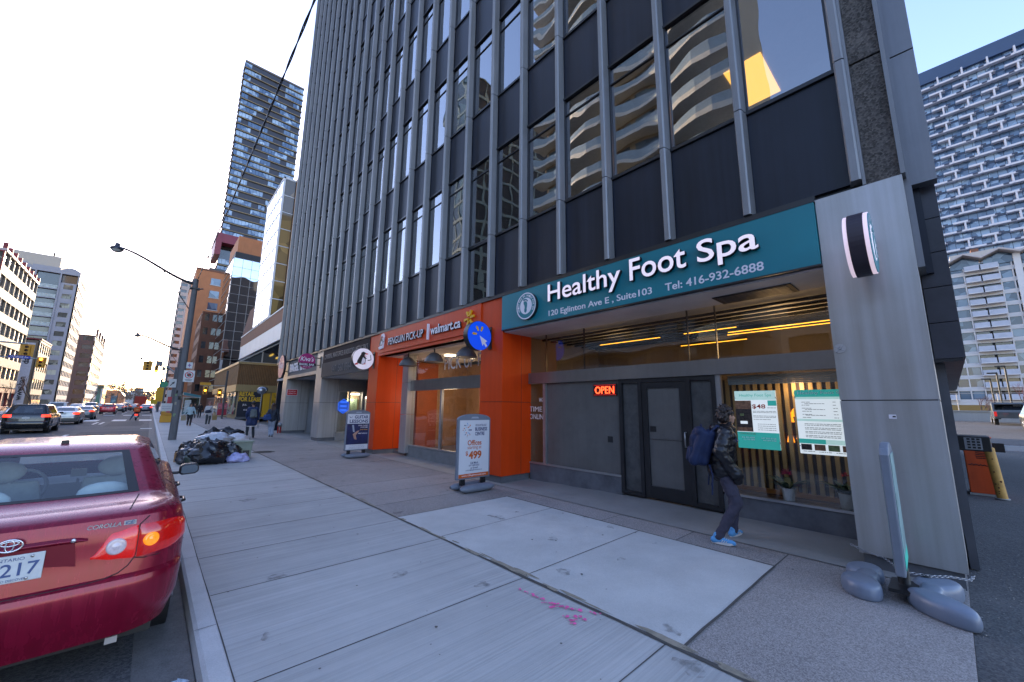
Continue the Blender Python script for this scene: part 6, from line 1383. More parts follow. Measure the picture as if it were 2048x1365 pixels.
# ---------------- traffic on the road
G = 'cars queuing in the left lanes'
pk_black = paint('black', (.012, .013, .016)); pk_silver = paint('silver', (.36, .35, .33), .3, .6); pk_red = paint('bright_red', (.42, .012, .03)); pk_grey = paint('grey', (.10, .105, .11), .3, .5); pk_white = paint('white', (.55, .55, .55), .3, .0); pk_navy = paint('navy', (.02, .03, .06))
lt_s = (.50, .98, .86, .99); lt_v = (.55, 1.0, .96, 1.10)
car('black_suv', 'black SUV with its brake lights on, nearest in the left lane', 'car', (-5.25, 36, -.13), 0, suv(), pk_black, 10, (.9, 3.6), .36, G, 1, lt_v, True, 'x')
car('silver_saloon', 'silver saloon with brake lights on just past the black SUV', 'car', (-5.2, 49, -.13), 0, sedan(4.7, .88, 1.46), pk_silver, 10, (.95, 3.65), .32, G, 1, lt_s, True, 'x')
car('dark_saloon', 'dark saloon with brake lights on ahead of the silver saloon', 'car', (-5.3, 62, -.13), 0, sedan(4.6, .87, 1.46), pk_grey, 10, (.95, 3.6), .32, G, 1, lt_s, True, 'x')
car('red_hatchback', 'bright red hatchback beyond the crosswalk', 'car', (-4.7, 85, .05), 0, suv(4.1, .88, 1.50, 1.02, .42), pk_red, 10, (.75, 3.3), .31, G, 1, (.52, .95, .86, .98), False, 'x')
car('dark_suv', 'dark car with a lit red tail lamp in the right lane beyond the motor scooter', 'car', (-.55, 96, .05), 0, sedan(4.7, .88, 1.46), pk_navy, 10, (.95, 3.6), .32, G, 1, lt_s, True, 'x')
far = [(-4.3, 100, 'grey', 0), (-8.2, 74, 'white', 1), (-8.3, 92, 'navy', 0), (-8.6, 60, 'silver', 0), (-8.4, 112, 'grey', 1), (-4.5, 116, 'navy', 0), (-8.4, 132, 'white', 0), (-4.6, 134, 'silver', 1), (-2.4, 120, 'grey', 0), (-8.6, 156, 'black', 0), (-4.6, 160, 'white', 0)]
labs = ['grey saloon close behind the red hatchback', 'white van-like car in the far lane left of the red hatchback', 'navy saloon in the far lane past the white car', 'silver saloon in the far lane half hidden by the queue', 'grey SUV in the far lane behind the navy saloon', 'navy saloon three cars ahead of the red hatchback', 'white saloon far along the far lane', 'silver SUV far along the left lane', 'grey saloon far along in the middle lane', 'black saloon at the end of the far lane', 'white saloon at the end of the left lane']
for (x, y, c, v), lb in zip(far, labs):
    car('waiting_car', lb, 'car', (x, y, .05), PI if x < -7.9 else 0, (suv(4.5, .9, 1.68) if v else sedan(4.6, .87, 1.45)), MATS['paint_' + c], 10, (.9, 3.55), .32, G, 1, lt_v if v else lt_s, False, '')
# red truck far ahead
tr = thing('truck', 'red box truck far down the street above the scooter rider', 'truck', (-2.2, 150, .05))
MB().box(-1.2, 1.2, 0, 6, .9, 3.5).build('cargo_box', mat('truck_red', (.40, .03, .015), .5, var=.1), tr, bevel=.04); MB().box(-1.1, 1.1, 6.1, 8, .6, 2.7).build('cab', trim, tr, bevel=.08)
for y in (1.2, 6.8):
    for sd in (1, -1): wheel(tr, sd * 1.0, y, .45, .3, sd)
for sd in (1, -1): MB().box(sd * .95 - .12, sd * .95 + .12, -.03, -.001, .95, 1.1).build('taillight', tail_lit, tr)
# pickup and SUV in the side lot
car('parked_suv', 'black SUV parked at the right edge of the side lot', 'car', (46, -4.1, .54), R(100), suv(4.7, .95, 1.75), pk_black, 10, (.9, 3.65), .37, 'vehicles in the side lot', 1, lt_v, False, '')
pkp = thing('pickup_truck', 'dark grey pickup truck parked facing away in the side lot', 'pickup', (52.0, -3.35, .63), R(-90), 'vehicles in the side lot')
MB().box(-.95, .95, 0, 1.75, .55, 1.15).build('bed', pk_grey, pkp, bevel=.05); MB().box(-.93, .93, 3.7, 5.3, .5, 1.15).build('bonnet', pk_grey, pkp, bevel=.05)
MB().prism([(1.8, .5), (3.68, .5), (3.68, 1.15), (3.2, 1.85), (2.0, 1.9), (1.8, 1.2)], -.92, .92, 'x').build('cab', pk_grey, pkp, bevel=.05)
MB().box(-.78, .78, 1.795, 1.87, 1.3, 1.78).build('rear_window', cgd, pkp); MB().box(-.6, .6, -.05, -.001, .45, .6).build('bumper', rimm, pkp)
for sd in (1, -1):
    MB().box(sd * .86 - .08, sd * .86 + .08, -.02, .1, .75, 1.13).build('taillight', tail_red, pkp)
    for y in (1.0, 4.4): wheel(pkp, sd * .84, y, .38, .25, sd)
# ------------------------------------------------------------------ street furniture
pole_m = mat('pole_concrete', (.13, .13, .135), .85, var=.25, scale=2, streak=.5, bump=.1); galv = mat('galvanised', (.30, .31, .32), .4, metal=.7, var=.15); sig_y = mat('signal_yellow', (.62, .30, .01), .45, var=.08)
amb_l = emis('amber_lens', (1, .32, .02), 3.0); lens_off = mat('lens_off', (.05, .03, .02), .2, var=0); lampg = mat('lamp_glass', (.45, .45, .42), .15, var=.1)
def street_lamp(lab, x, y, top, tip, r0=.155, sign=False, wire=True):
    t = thing('street_lamp', lab, 'street lamp', (x, y, 0), 0, 'cobra street lamps along the right kerb')
    MB().tube([(0, 0, -.1), (0, 0, top)], [r0, r0 * .72], 16).tube([(0, 0, top), (0, 0, top + .05)], [r0 * .72, r0 * .4], 16).build('pole', pole_m, t)
    dx, dz = tip[0] - x, tip[1]; P_ = []
    for k in range(17):
        u = k / 16; e = u * u * (3 - 2 * u); P_.append((-.05 + dx * u, 0, top - .22 + (dz - top + .22) * (.25 * u + .75 * e)))
    MB().tube(P_, [(.075 if y < 40 else .10) - .030 * k / 16 for k in range(17)], 10).build('arm', trim, t)
    if wire: MB().tube([P_[7], (-.10, 0, top - 1.55)], .022, 6).build('brace', trim, t)
    MB().box(-.2, .2, -.15, .15, top - .5, top - .42).tube([(.2, 0, top - .45), (.34, 0, top - .4)], .03, 8).build('bracket', trim, t)
    h = MB().lathe([(.03, .30), (.085, .27), (.09, .17), (.11, .13), (.21, .07), (.24, .0), (.235, -.03), (.16, -.05)], (dx - .06, 0, dz - .12), 24).build('lamp_head', mat('lamp_dark', (.05, .055, .07), .35, metal=.5), t, angle=40)
    MB().lathe([(.20, -.02), (.17, -.09), (.09, -.13), (.01, -.14)], (dx - .06, 0, dz - .14), 20).build('lens', lampg, h)
    return t
l1 = street_lamp('concrete street lamp pole with a long arm, nearest the garbage bags', .95, 25, 7.9, (-1.95, 8.82))
street_lamp('second street lamp with a curved arm, beyond the yellow bins', 1.62, 52, 7.3, (-1.68, 8.25), .13)
street_lamp('third small street lamp further along the kerb', 1.4, 84, 7.5, (-1.9, 8.6), .13)
for i, y in enumerate((104, 128, 156, 190, 230)):
    tag(MB().tube([(1.15 + i * .1, y, -.1), (1.15 + i * .1, y, 8.6 - (i % 2))], [.13, .09], 8).box(.7 + i * .1, 1.6 + i * .1, y - .05, y + .05, 7.2, 7.3).build('utility_pole', pole_m), ('plain utility pole just past the third street lamp', 'second plain utility pole along the far kerb', 'third plain utility pole along the far kerb', 'fourth plain utility pole along the far kerb', 'furthest plain utility pole along the kerb')[i], 'utility pole', 'utility poles down the far kerb')
# overhead wire: two strands twisted together from the first pole to behind the camera
q = MB()
for ph in (0, PI):
    q.tube([(1.0 + .11 * math.sin(PI * u) * 1 - .06 * u + .011 * math.cos(u * 160 + ph), 25 - 40 * u, 7.88 - .26 * math.sin(PI * min(1, u * 1.0)) + .012 * math.sin(u * 160 + ph)) for u in [k / 260 for k in range(261)]], .011, 5)
tag(q.build('overhead_wire', blk), 'twisted black overhead wire running from the lamp pole over the pavement', 'wire')
# boards on the first pole
def board(lab, cat, x, y, z, w, h, face='near', name='road_sign', m=None):
    o = (x, y, z); t = thing(name, lab, cat, o); MB().box(-w / 2, w / 2, -.012, .0, -h / 2, h / 2).build('plate', m or plate_m, t, bevel=.004); MB().box(-.03, .03, .0, .06, -h / 3, h / 3).build('bracket', galv, t); return t
t = board('white no-stopping sign with ringed symbol on the near lamp pole', 'sign', 1.22, 24.84, 3.02, .42, .56)
q = MB()
for k in range(24):
    a, c = 2 * PI * k / 24, 2 * PI * (k + 1) / 24; q.quad((.13 * math.cos(a), -.0135, .06 + .13 * math.sin(a)), (.165 * math.cos(a), -.0135, .06 + .165 * math.sin(a)), (.165 * math.cos(c), -.0135, .06 + .165 * math.sin(c)), (.13 * math.cos(c), -.0135, .06 + .13 * math.sin(c)))
q.box(-.12, .12, -.0145, -.0136, .045, .075, M=Matrix.Translation((0, 0, .06)) @ Matrix.Rotation(R(45), 4, 'Y') @ Matrix.Translation((0, 0, -.06))); q.build('red_ring', mat('sign_red', (.5, .02, .02), .5), t, fix=False)
MB().lathe([(.085, 0), (.085, .001)], (0, -.0127, .06), 18, M=Matrix.Rotation(PI / 2, 4, 'X')).build('black_disc', blk, t); MB().box(-.14, .14, -.0135, -.0122, -.17, -.15).box(-.12, .12, -.0135, -.0122, -.22, -.20).build('wording', blk, t)
t = board('small white plate above the no-stopping sign on the near pole', 'sign', 1.18, 24.84, 3.55, .24, .30); MB().box(-.06, .06, -.0135, -.0122, -.02, .02).box(-.02, .02, -.0135, -.0122, -.08, .08).build('wording', mat('sign_violet', (.2, .1, .3), .5), t)
t = board('white arrow plate on the second lamp pole', 'sign', 1.30, 49.5, 3.6, .55, .8); MB().prism([(-.18, -.22), (-.02, -.02), (-.08, .02), (.16, .18), (.10, -.08), (.04, -.04), (-.12, -.26)], -.0135, -.0122, 'y').build('arrow', blk, t)
# paper notices pasted on the pole
q = MB()
for i in range(9):
    rnd = random.Random(i); a = rnd.uniform(-2.6, -.6); z = rnd.uniform(1.0, 2.3); M4 = Matrix.Translation((.95, 25, z)) @ Matrix.Rotation(a + PI / 2, 4, 'Z') @ Matrix.Translation((0, -.150, 0)); w, h = rnd.uniform(.03, .06), rnd.uniform(.03, .09); q.box(-w, w, 0, .006, -h, h, M=M4, mi=i % 3)
tag(q.build('pasted_notices', [mat('paper_tan', (.3, .28, .22), .8), mat('paper_green', (.18, .26, .14), .8), blk]), 'torn paper notices pasted round the near lamp pole', 'notices')
# traffic signals
def head(par, x, y, z, w=.36, h=1.0, lit=2, back=None, z0=0):
    if back: MB().box(x - back[0] / 2, x + back[0] / 2, y + .1, y + .13, z - back[1] / 2, z + back[1] / 2).build('backboard', sig_y, par, bevel=.02)
    c = MB().box(x - w / 2, x + w / 2, y - .12, y + .099, z - h / 2, z + h / 2).build('signal_head', sig_y, par, bevel=.02)
    for k in range(3):
        zc = z + h / 2 - h * (k + .5) / 3; r_ = min(w, h / 3) * .36
        MB().lathe([(r_, 0), (r_ * .7, .03), (.01, .04)], (x, y - .12, zc), 16, M=Matrix.Rotation(PI / 2, 4, 'X')).build('lens', amb_l if k == lit else lens_off, c)
        MB().grid(lambda i, j: Vector((x + r_ * 1.1 * math.cos(PI * i / 10), y - .12 - .14 * j, zc + r_ * 1.1 * math.sin(PI * i / 10))), 11, 2).build('visor', sig_y, c, fix=False)
t = thing('traffic_signal', 'traffic signal on a curved mast arm over the crosswalk, right kerb', 'traffic light', (1.75, 62, 0)); MB().tube([(0, 0, -.1), (0, 0, 6.0)], .11, 12).build('pole', pole_m, t)
MB().tube([(0, 0, 5.3), (-.7, 0, 5.9), (-1.6, 0, 6.5), (-2.9, 0, 6.9)], .08, 8).build('mast_arm', galv, t); head(t, -2.55, -.1, 5.95, .42, .95, 9, (.80, 1.10)); head(t, -1.75, -.1, 5.65, .36, .78, 2)
MB().box(-1.85, -1.28, -.12, -.05, 6.0, 6.62).build('dark_plate', mat('plate_grey', (.20, .20, .22), .6), t); q = MB().box(-1.28, -.92, -.12, -.08, 5.52, 5.88).build('turn_plate', mat('plate_dim', (.24, .22, .22), .6), t)
t = thing('traffic_signal', 'pair of yellow traffic signals on arms reaching in from the left', 'traffic light', (-16.2, 58, 0)); MB().tube([(0, 0, -.1), (0, 0, 7.4)], .12, 12).build('pole', pole_m, t)
MB().tube([(0, 0, 6.7), (5.0, 0, 7.15), (6.9, 0, 7.1)], .07, 8).tube([(0, 0, 5.5), (4.5, 0, 5.75), (8.0, 0, 5.78)], .04, 8).build('mast_arm', galv, t); head(t, 6.93, -.1, 6.48, .45, .98, 9, (.90, 1.2)); head(t, 7.95, -.1, 5.42, .46, .92, 0, (.62, 1.0))
t = thing('street_name_sign', 'blue street name sign hanging from the left signal arm', 'street sign', (-9.58, 57.8, 5.82)); MB().box(-.66, .66, -.02, .02, -.14, .14).build('plate', mat('street_blue', (.01, .04, .40), .45), t); text('Dunfield Av', 1.05, .17, (-.52, -.021, -.07), 'near', .004, wht, parent=t)
t = thing('pedestrian_signal', 'dark pole with yellow signals and amber lens at the mall corner', 'traffic light', (6.3, 57, 0)); MB().tube([(0, 0, -.05), (0, 0, 5.6)], .10, 10).build('pole', mat('pole_dark', (.06, .065, .075), .6), t); head(t, -.55, -.1, 3.0, .42, .85, 1); head(t, -2.1 + .2, -.1, 3.2, .4, .85, 1)
MB().box(-2.4, -.0, -.04, .04, 3.75, 3.83).build('bracket', galv, t)
tag(board('yellow plate beside the signal at the mall corner', 'sign', 4.35, 56.7, 3.95, 1.0, .3, m=sig_y), None)
# bus shelter
t = thing('bus_shelter', 'glass bus shelter with a teal sloped roof', 'bus shelter', (3.3, 73, 0)); MB().prism([(0, 2.95), (2.0, 2.6), (2.0, 2.85), (0, 3.3)], 0, 4.2, 'y').build('roof', mat('shelter_teal', (.03, .20, .25), .4), t)
for x in (.06, 1.9):
    for y in (.06, 4.1): MB().box(x - .05, x + .05, y - .05, y + .05, 0, 2.7).build('post', galv, t)
MB().box(.12, 1.84, .06, .08, .2, 2.6).box(1.9, 1.92, .1, 4.1, .2, 2.6).build('glass_wall', glass('shelter_glass', (.4, .58, .6), .1, 1, 0), t); MB().box(.1, 1.86, .02, .1, 1.1, 1.18).box(.1, 1.86, .02, .1, 2.52, 2.6).build('rail', galv, t); MB().box(1.3, 1.8, .5, 3.5, .42, .5).build('seat', galv, t)
MB().box(.25, .95, -.02, .05, .5, 2.2).build('route_panel', mat('route_white', (.5, .55, .56), .5, var=.3, scale=5), t)
# yellow street bins and other small things by the kerb
t = thing('grit_bin', 'yellow grit bin with a sloped lid by the second lamp pole', 'bin', (1.15, 48, 0)); MB().box(-.40, .40, -.3, .3, 0, .62).build('body', sig_y, t, bevel=.03); MB().prism([(-.36, .62), (.36, .62), (.36, .82), (-.36, .95)], -.34, .34, 'y', M=Matrix.Rotation(0, 4, 'Z')).build('lid', mat('bin_amber', (.50, .22, .01), .5), t, bevel=.02)
t = thing('notice_board', 'white paper board standing on the yellow grit bin', 'sign board', (1.1, 48.1, .95)); MB().box(-.38, .38, -.02, .02, .05, .75).build('board', plate_m, t); MB().box(-.3, .3, -.024, -.0205, .45, .47).box(-.3, .3, -.024, -.0205, .25, .28).build('wording', mat('ink_violet', (.16, .14, .3), .6), t); MB().box(-.03, .03, -.015, .015, -.02, .06).build('foot', galv, t)
for i, (x, y, z, w, h, c, lb) in enumerate(((.95, 92, 3.2, 1.0, 2.4, (.70, .40, .01), 'tall yellow banner hanging over the kerb beyond the bins'), (1.1, 76, 4.4, .9, .9, (.04, .30, .16), 'round green sign above the yellow banner'), (.4, 104, 2.0, 1.0, .9, (.60, .42, .02), 'small yellow sign low by the far kerb'), (1.7, 70, 2.6, .5, 1.7, (.55, .55, .55), 'narrow white banner left of the bus shelter'), (1.6, 60, 1.5, .5, 1.9, (.45, .05, .07), 'narrow red banner behind the second lamp pole'), (1.45, 64, .75, .7, .8, (.55, .36, .02), 'yellow box low on the pavement beside the signal pole'))):
    t = thing('hanging_sign', lb, 'sign', (x, y, z)); m2 = mat('hang%d' % i, c, .5)
    if i == 1: MB().lathe([(.45, -.04), (.45, .04)], (0, 0, 0), 24, M=Matrix.Rotation(PI / 2, 4, 'X')).build('panel', m2, t)
    else: MB().box(-w / 2, w / 2, -.03, .03, -h / 2, h / 2).build('panel', m2, t, bevel=.01)
    MB().tube([(w / 2 + .03, 0, h / 2), (w / 2 + .03, 0, -z)], .04, 8).build('post', galv, t); MB().box(w / 2 - .02, w / 2 + .03, -.015, .015, h * .3, h * .34).build('bracket', galv, t)
t = thing('flyer_stand', 'red and white flyer stand outside the mall shops', 'stand', (6.55, 60, 0)); MB().box(-.5, .5, -.1, .1, .35, 1.1).build('lower_panel', mat('stand_red', (.38, .02, .05), .5, var=.4, scale=4), t); MB().box(-.5, .5, -.1, .1, 1.14, 1.8).build('upper_panel', mat('stand_pink', (.45, .12, .16), .5, var=.6, scale=4), t)
for x in (-.5, .5): MB().box(x - .03, x + .03, -.12, .12, 0, 1.85).build('post', galv, t)
MB().box(-.5, .5, -.2, .2, .12, .2).build('foot_rail', trim, t)
# dome mirror on a post at the gap between the buildings, standpipe
t = thing('dome_mirror', 'round grey dome mirror on a post at the gap after the grey block', 'mirror', (6.05, 34.5, 0)); MB().tube([(0, 0, 0), (0, 0, 2.6)], .035, 8).build('post', galv, t); MB().sphere((-.02, -.05, 2.72), .33, 20, 12, sc=(1, .55, .85)).build('dome', mat('dome_mirror', (.30, .31, .34), .25, metal=.7, var=.15), t); MB().sphere((.14, .04, 2.80), .25, 16, 10, sc=(1, .5, .85)).build('hood', blk, t)
t = thing('standpipe', 'red fire standpipe with a grey cap against the far grey pillar', 'standpipe', (5.85, 27.35, 0)); MB().tube([(0, 0, 0), (0, 0, .42)], .04, 10).tube([(.12, 0, 0), (.12, 0, .42)], .04, 10).build('pipe', mat('pipe_red', (.40, .02, .02), .4), t); MB().sphere((.06, -.08, .50), .13, 14, 10).tube([(.06, -.05, .5), (.15, .02, .5)], .06, 10).build('cap', galv, t)
# milk crates in the bagel bar recess
t0_ = thing('crate_stack', 'dark stacked crates behind a rail in the bagel bar recess', 'crates', (7.9, 25.0, 0)); q = MB()
for i in range(4):
    for j in range(3): MB().box(i * .42 - .8, i * .42 - .42, -.2, .2, .02 + j * .34, .33 + j * .34).build('crate', mat('crate_black', (.022, .024, .028), .6, var=.5, scale=14), t0_)
MB().tube([(-.9, -.3, 1.1), (.95, -.3, 1.1)], .02, 8).build('rail', galv, t0_)
# ------------------------------------------------------------------ trees
def bare_tree(lab, x, y, h, seed, mats=(.10, .05, .045), spread=.55, twig=5):
    rnd = random.Random(seed); t = thing('bare_tree', lab, 'tree', (x, y, 0)); q = MB(); tw = MB()
    def grow(p, d, L_, r_, n):
        pts = [p]; c = p.copy()
        for k in range(3): d = (d + Vector((rnd.uniform(-.2, .2), rnd.uniform(-.2, .2), rnd.uniform(0, .12)))).normalized(); c = c + d * L_ / 3; pts.append(c.copy())
        (q if n > 2 else tw).tube(pts, [r_, r_ * .9, r_ * .75, r_ * .6], 6 if n > 2 else 4, cap=False)
        if n == 0: return
        for k in range(rnd.choice((2, 3, 3))):
            e = (d + Vector((rnd.uniform(-1, 1), rnd.uniform(-1, 1), rnd.uniform(-.2, .7))) * spread).normalized(); grow(pts[-1] if k else pts[-2], e, L_ * rnd.uniform(.62, .82), r_ * .58, n - 1)
    grow(Vector((0, 0, 0)), Vector((0, 0, 1)), h * .3, h * .022, twig); q.build('trunk', mat('bark', (.09, .07, .06), .9, var=.3), t); tw.build('twigs', mat('twig%d' % seed, mats, .9, var=.3), t)
bare_tree('bare reddish tree before the grey-blue condominium', -19.0, 132, 9.5, 3); bare_tree('bare brown tree in front of the cream office block', -18.6, 112, 6.0, 5)
bare_tree('small bare tree left of the glass pavilion', -18.5, 240, 9, 8); bare_tree('small bare reddish tree by the fence of the side lot', 66, -5.4, 5.2, 11, (.16, .06, .06)); bare_tree('bare tree by the fence, left of the lot lamps', 68, -2.2, 4.2, 12, (.14, .08, .07))
def leafy(lab, x, y, h, w, seed, c):
    rnd = random.Random(seed); t = thing('street_tree', lab, 'tree', (x, y, 0)); q = MB(); MB().tube([(0, 0, 0), (0, 0, h * .6)], [h * .03, h * .015], 7).build('trunk', MATS['bark'], t)
    cl = [(rnd.gauss(0, w * .33), rnd.gauss(0, w * .33), h * rnd.uniform(.35, .95), rnd.uniform(.12, .25) * w) for _ in range(16)]
    for _ in range(900):
        a = rnd.choice(cl); p = Vector((a[0], a[1], a[2])) + Vector((rnd.gauss(0, 1), rnd.gauss(0, 1), rnd.gauss(0, .8))) * a[3] * .6; s = w * .035 * rnd.uniform(.6, 1.4); u = Vector((rnd.uniform(-1, 1), rnd.uniform(-1, 1), rnd.uniform(-1, 1))).normalized(); v = u.orthogonal().normalized()
        q.add([p - u * s, p + v * s * .7, p + u * s, p - v * s * .7], [(0, 1, 2, 3)])
    q.build('crown', mat('leaf%d' % seed, c, .8, var=.4, scale=2), t, fix=False)
for i, (x, y, h, w, lb) in enumerate(((-17.5, 380, 14, 10, 'hazy brown tree right of the glass pavilion'), (-11, 470, 15, 16, 'hazy brown tree behind the brick house'), (-4, 540, 14, 18, 'wide hazy tree in the middle of the far street end'), (3, 560, 13, 14, 'hazy tree at the right of the far street end'), (-24, 520, 20, 18, 'tall hazy tree left of the far grey block'))): leafy(lb, x, y, h, w, 40 + i, (.13, .095, .07))
# lamps of the side lot
for i, (x, y, h, lb) in enumerate(((70, -4.65, 6.0, 'tallest black lot lamp, rightmost of the three'), (72, -4.1, 5.4, 'middle black lot lamp'), (75, -3.7, 4.9, 'shortest black lot lamp, leftmost of the three'))):
    t = thing('lot_lamp', lb, 'street lamp', (x, y, .8), 0, 'black lamps of the side lot'); MB().tube([(0, 0, 0), (0, 0, h)], .09, 8).build('pole', blk, t); MB().box(-.25, .25, -.05, .75, h - .08, h + .06).build('lamp_head', blk, t)
# ------------------------------------------------------------------ garbage on the pavement
def bag(lab, x, y, rx, ry, h, seed, m, rz=0, neck=True, name='garbage_bag', grp='black garbage bags heaped on the pavement', lean=(0, 0), z=0):
    rnd = random.Random(seed); t = MB(); nu, nv = 44, 26; off = Vector((seed * 3.7, seed * 1.3, 0)); vs = []
    for j in range(nv + 1):
        th = PI * j / nv
        for i in range(nu):
            ph = 2 * PI * i / nu; d = Vector((math.sin(th) * math.cos(ph), math.sin(th) * math.sin(ph), math.cos(th)))
            n = noise.noise(d * 1.5 + off) * .30 + abs(noise.noise(d * 4.2 + off)) * .26 - .08 + abs(noise.noise(Vector((d.x * 7, d.y * 7, d.z * 3)) + off * 2)) * .13 + abs(noise.noise(d * 17 + off)) * .05
            r_ = 1 + n; zz = d.z * r_
            if neck and th < .42: k = 1 - th / .42; r_ *= (1 - .55 * k); zz += .22 * k * k
            zz = max(zz, -.72 - .03 * math.sin(ph * 5)); zz = (zz + .74) / 1.9
            px, py = d.x * r_ * rx * (1.0 + .14 * (1 - zz)), d.y * r_ * ry * (1.0 + .14 * (1 - zz))
            vs.append(Vector((px + lean[0] * zz * h, py + lean[1] * zz * h, z + zz * h * 1.08)))
    fs = [(j * nu + i, (j + 1) * nu + i, (j + 1) * nu + (i + 1) % nu, j * nu + (i + 1) % nu) for j in range(nv) for i in range(nu)]
    t.add(vs, fs, 0, True); o = t.build(name, m, angle=55); o.location = (x, y, .004); o.rotation_euler = (0, 0, rz); tag(o, lab, 'garbage bag', grp); return o
bb_ = mat('bin_liner', (.010, .010, .013), .24, var=.3, scale=6, spec=.7, bump=.35, bscale=26); bg2 = mat('bin_liner_grey', (.035, .035, .045), .26, var=.5, scale=4, spec=.7, bump=.35, bscale=26); bgr = mat('bin_liner_green', (.028, .045, .035), .3, var=.5, scale=4, spec=.6, bump=.35, bscale=24)
clr = mat('clear_plastic', (.42, .45, .52), .25, var=.25, scale=7, bump=.5, bscale=18)
bag('large shiny black garbage bag at the very front of the heap', 1.42, 14.55, .42, .34, .60, 1, bb_)
bag('crumpled black garbage bag at the front left of the heap', .98, 14.95, .25, .24, .50, 2, bg2)
bag('small black garbage bag behind the front bag on the kerb side', 1.05, 15.7, .30, .34, .52, 3, bb_, .4)
bag('greyish garbage bag in the middle of the heap', 1.45, 15.4, .42, .34, .72, 4, bg2, .2)
bag('tall black garbage bag at the back of the heap', 1.62, 16.2, .50, .40, .86, 5, bb_, .7)
bag('long black garbage bag lying on top with its end sticking up', 1.85, 16.5, .46, .24, .40, 6, bb_, -.15, True, lean=(.5, 0), z=.50)
bag('dark garbage bag sagging at the right of the heap', 1.98, 14.85, .26, .26, .50, 7, bb_, .9)
bag('dark green garbage bag wedged between the front bags', 1.16, 14.62, .22, .22, .44, 8, bgr, 1.2)
bag('clear plastic sack over the middle of the heap', 1.62, 15.55, .40, .26, .30, 9, clr, .1, False, 'plastic_sack', None, z=.50)
bag('pale crumpled plastic sheet hanging off the right of the heap', 2.22, 15.9, .36, .26, .36, 10, mat('plastic_white', (.56, .56, .62), .35, var=.15, scale=8, bump=.5, bscale=20), .5, False, 'plastic_sack', None, z=.36)
bag('small bluish white bag at the right foot of the heap', 2.12, 14.45, .25, .16, .26, 11, mat('bag_lilac', (.36, .37, .62), .4, var=.35, scale=10, bump=.4, bscale=22), .1, True, 'plastic_bag', None)
t = thing('storage_tub', 'grey-green tub with a black sticker behind the heap of bags', 'tub', (2.34, 15.35, 0)); MB().prism([(-.20, 0), (.20, 0), (.24, .52), (-.24, .52)], -.2, .2, 'y').build('body', mat('tub_green', (.20, .24, .19), .6, var=.15), t, bevel=.02); MB().box(-.27, .27, -.23, .23, .50, .55).build('rim', MATS['tub_green'], t, bevel=.01); MB().box(-.02, .16, -.212, -.206, .06, .26).build('sticker', blk, t); MB().box(-.18, .2, -.203, -.20, .0, .06).build('green_band', mat('band_green', (.12, .25, .03), .6), t)
t = thing('cardboard_box', 'brown cardboard box at the left of the heap of bags', 'box', (.86, 15.45, 0), .3); MB().box(-.14, .14, -.12, .12, 0, .26).build('carton', mat('cardboard', (.32, .17, .06), .85, var=.15), t); MB().quad((-.14, -.12, .262), (-.02, -.12, .30), (-.02, .12, .30), (-.14, .12, .262)).build('flap', MATS['cardboard'], t, fix=False)
# ------------------------------------------------------------------ people
def blob(q, name, m, par, voxel=.012, it=6, fn=None, fac=.5):
    """union of tapered limbs grown into one continuous skin"""
    me = bpy.data.meshes.new('t'); me.from_pydata(q.v, [], q.f); o = bpy.data.objects.new('t', me); TMPC.objects.link(o)
    r_ = o.modifiers.new('r', 'REMESH'); r_.mode = 'VOXEL'; r_.voxel_size = voxel; r_.use_smooth_shade = True
    s_ = o.modifiers.new('s', 'SMOOTH'); s_.factor = fac; s_.iterations = it
    nm = to_mesh(o); bpy.data.objects.remove(o)
    if fn:
        cn = [(v.co.copy(), v.normal.copy()) for v in nm.vertices]; nm.vertices.foreach_set('co', [k for c, n in cn for k in (c + n * fn(c))])
    nm.polygons.foreach_set('use_smooth', [True] * len(nm.polygons)); nm.materials.clear(); nm.materials.append(m); nm.name = name
    o = bpy.data.objects.new(name, nm); COL.objects.link(o)
    if par is not None: o.parent = par
    return o
V = Vector
def hand_caps(q, w, d, sgn, s=1.0, curl=.5):
    """palm and five separate bent fingers hanging from wrist w along d"""
    d = d.normalized(); side = V((0, 1, 0)) if abs(d.z) > .5 else V((0, 0, 1)); n = d.cross(side).normalized() * sgn; side = n.cross(d).normalized() * sgn
    q.capsule(w, w + d * .045 * s + side * .012, .026 * s, .032 * s); q.capsule(w + side * -.012 * s, w + d * .07 * s - side * .02 * s, .024 * s, .024 * s)
    for k, (o, l) in enumerate(((.030, .066), (.010, .076), (-.010, .070), (-.030, .054))):
        b = w + d * .085 * s + side * o * s; m1 = b + d * l * .5 * s - n * l * .2 * curl * s; e = m1 + d * l * .4 * s - n * l * .5 * curl * s
        q.capsule(b - d * .02 * s, m1, .0095 * s, .009 * s, 8); q.capsule(m1, e, .009 * s, .0075 * s, 8)
    b = w + d * .03 * s + side * .035 * s; q.capsule(b, b + d * .035 * s + side * .022 * s - n * .012 * s, .012 * s, .010 * s, 8); q.capsule(b + d * .035 * s + side * .022 * s - n * .012 * s, b + d * .062 * s + side * .02 * s - n * .028 * s, .010 * s, .008 * s, 8)
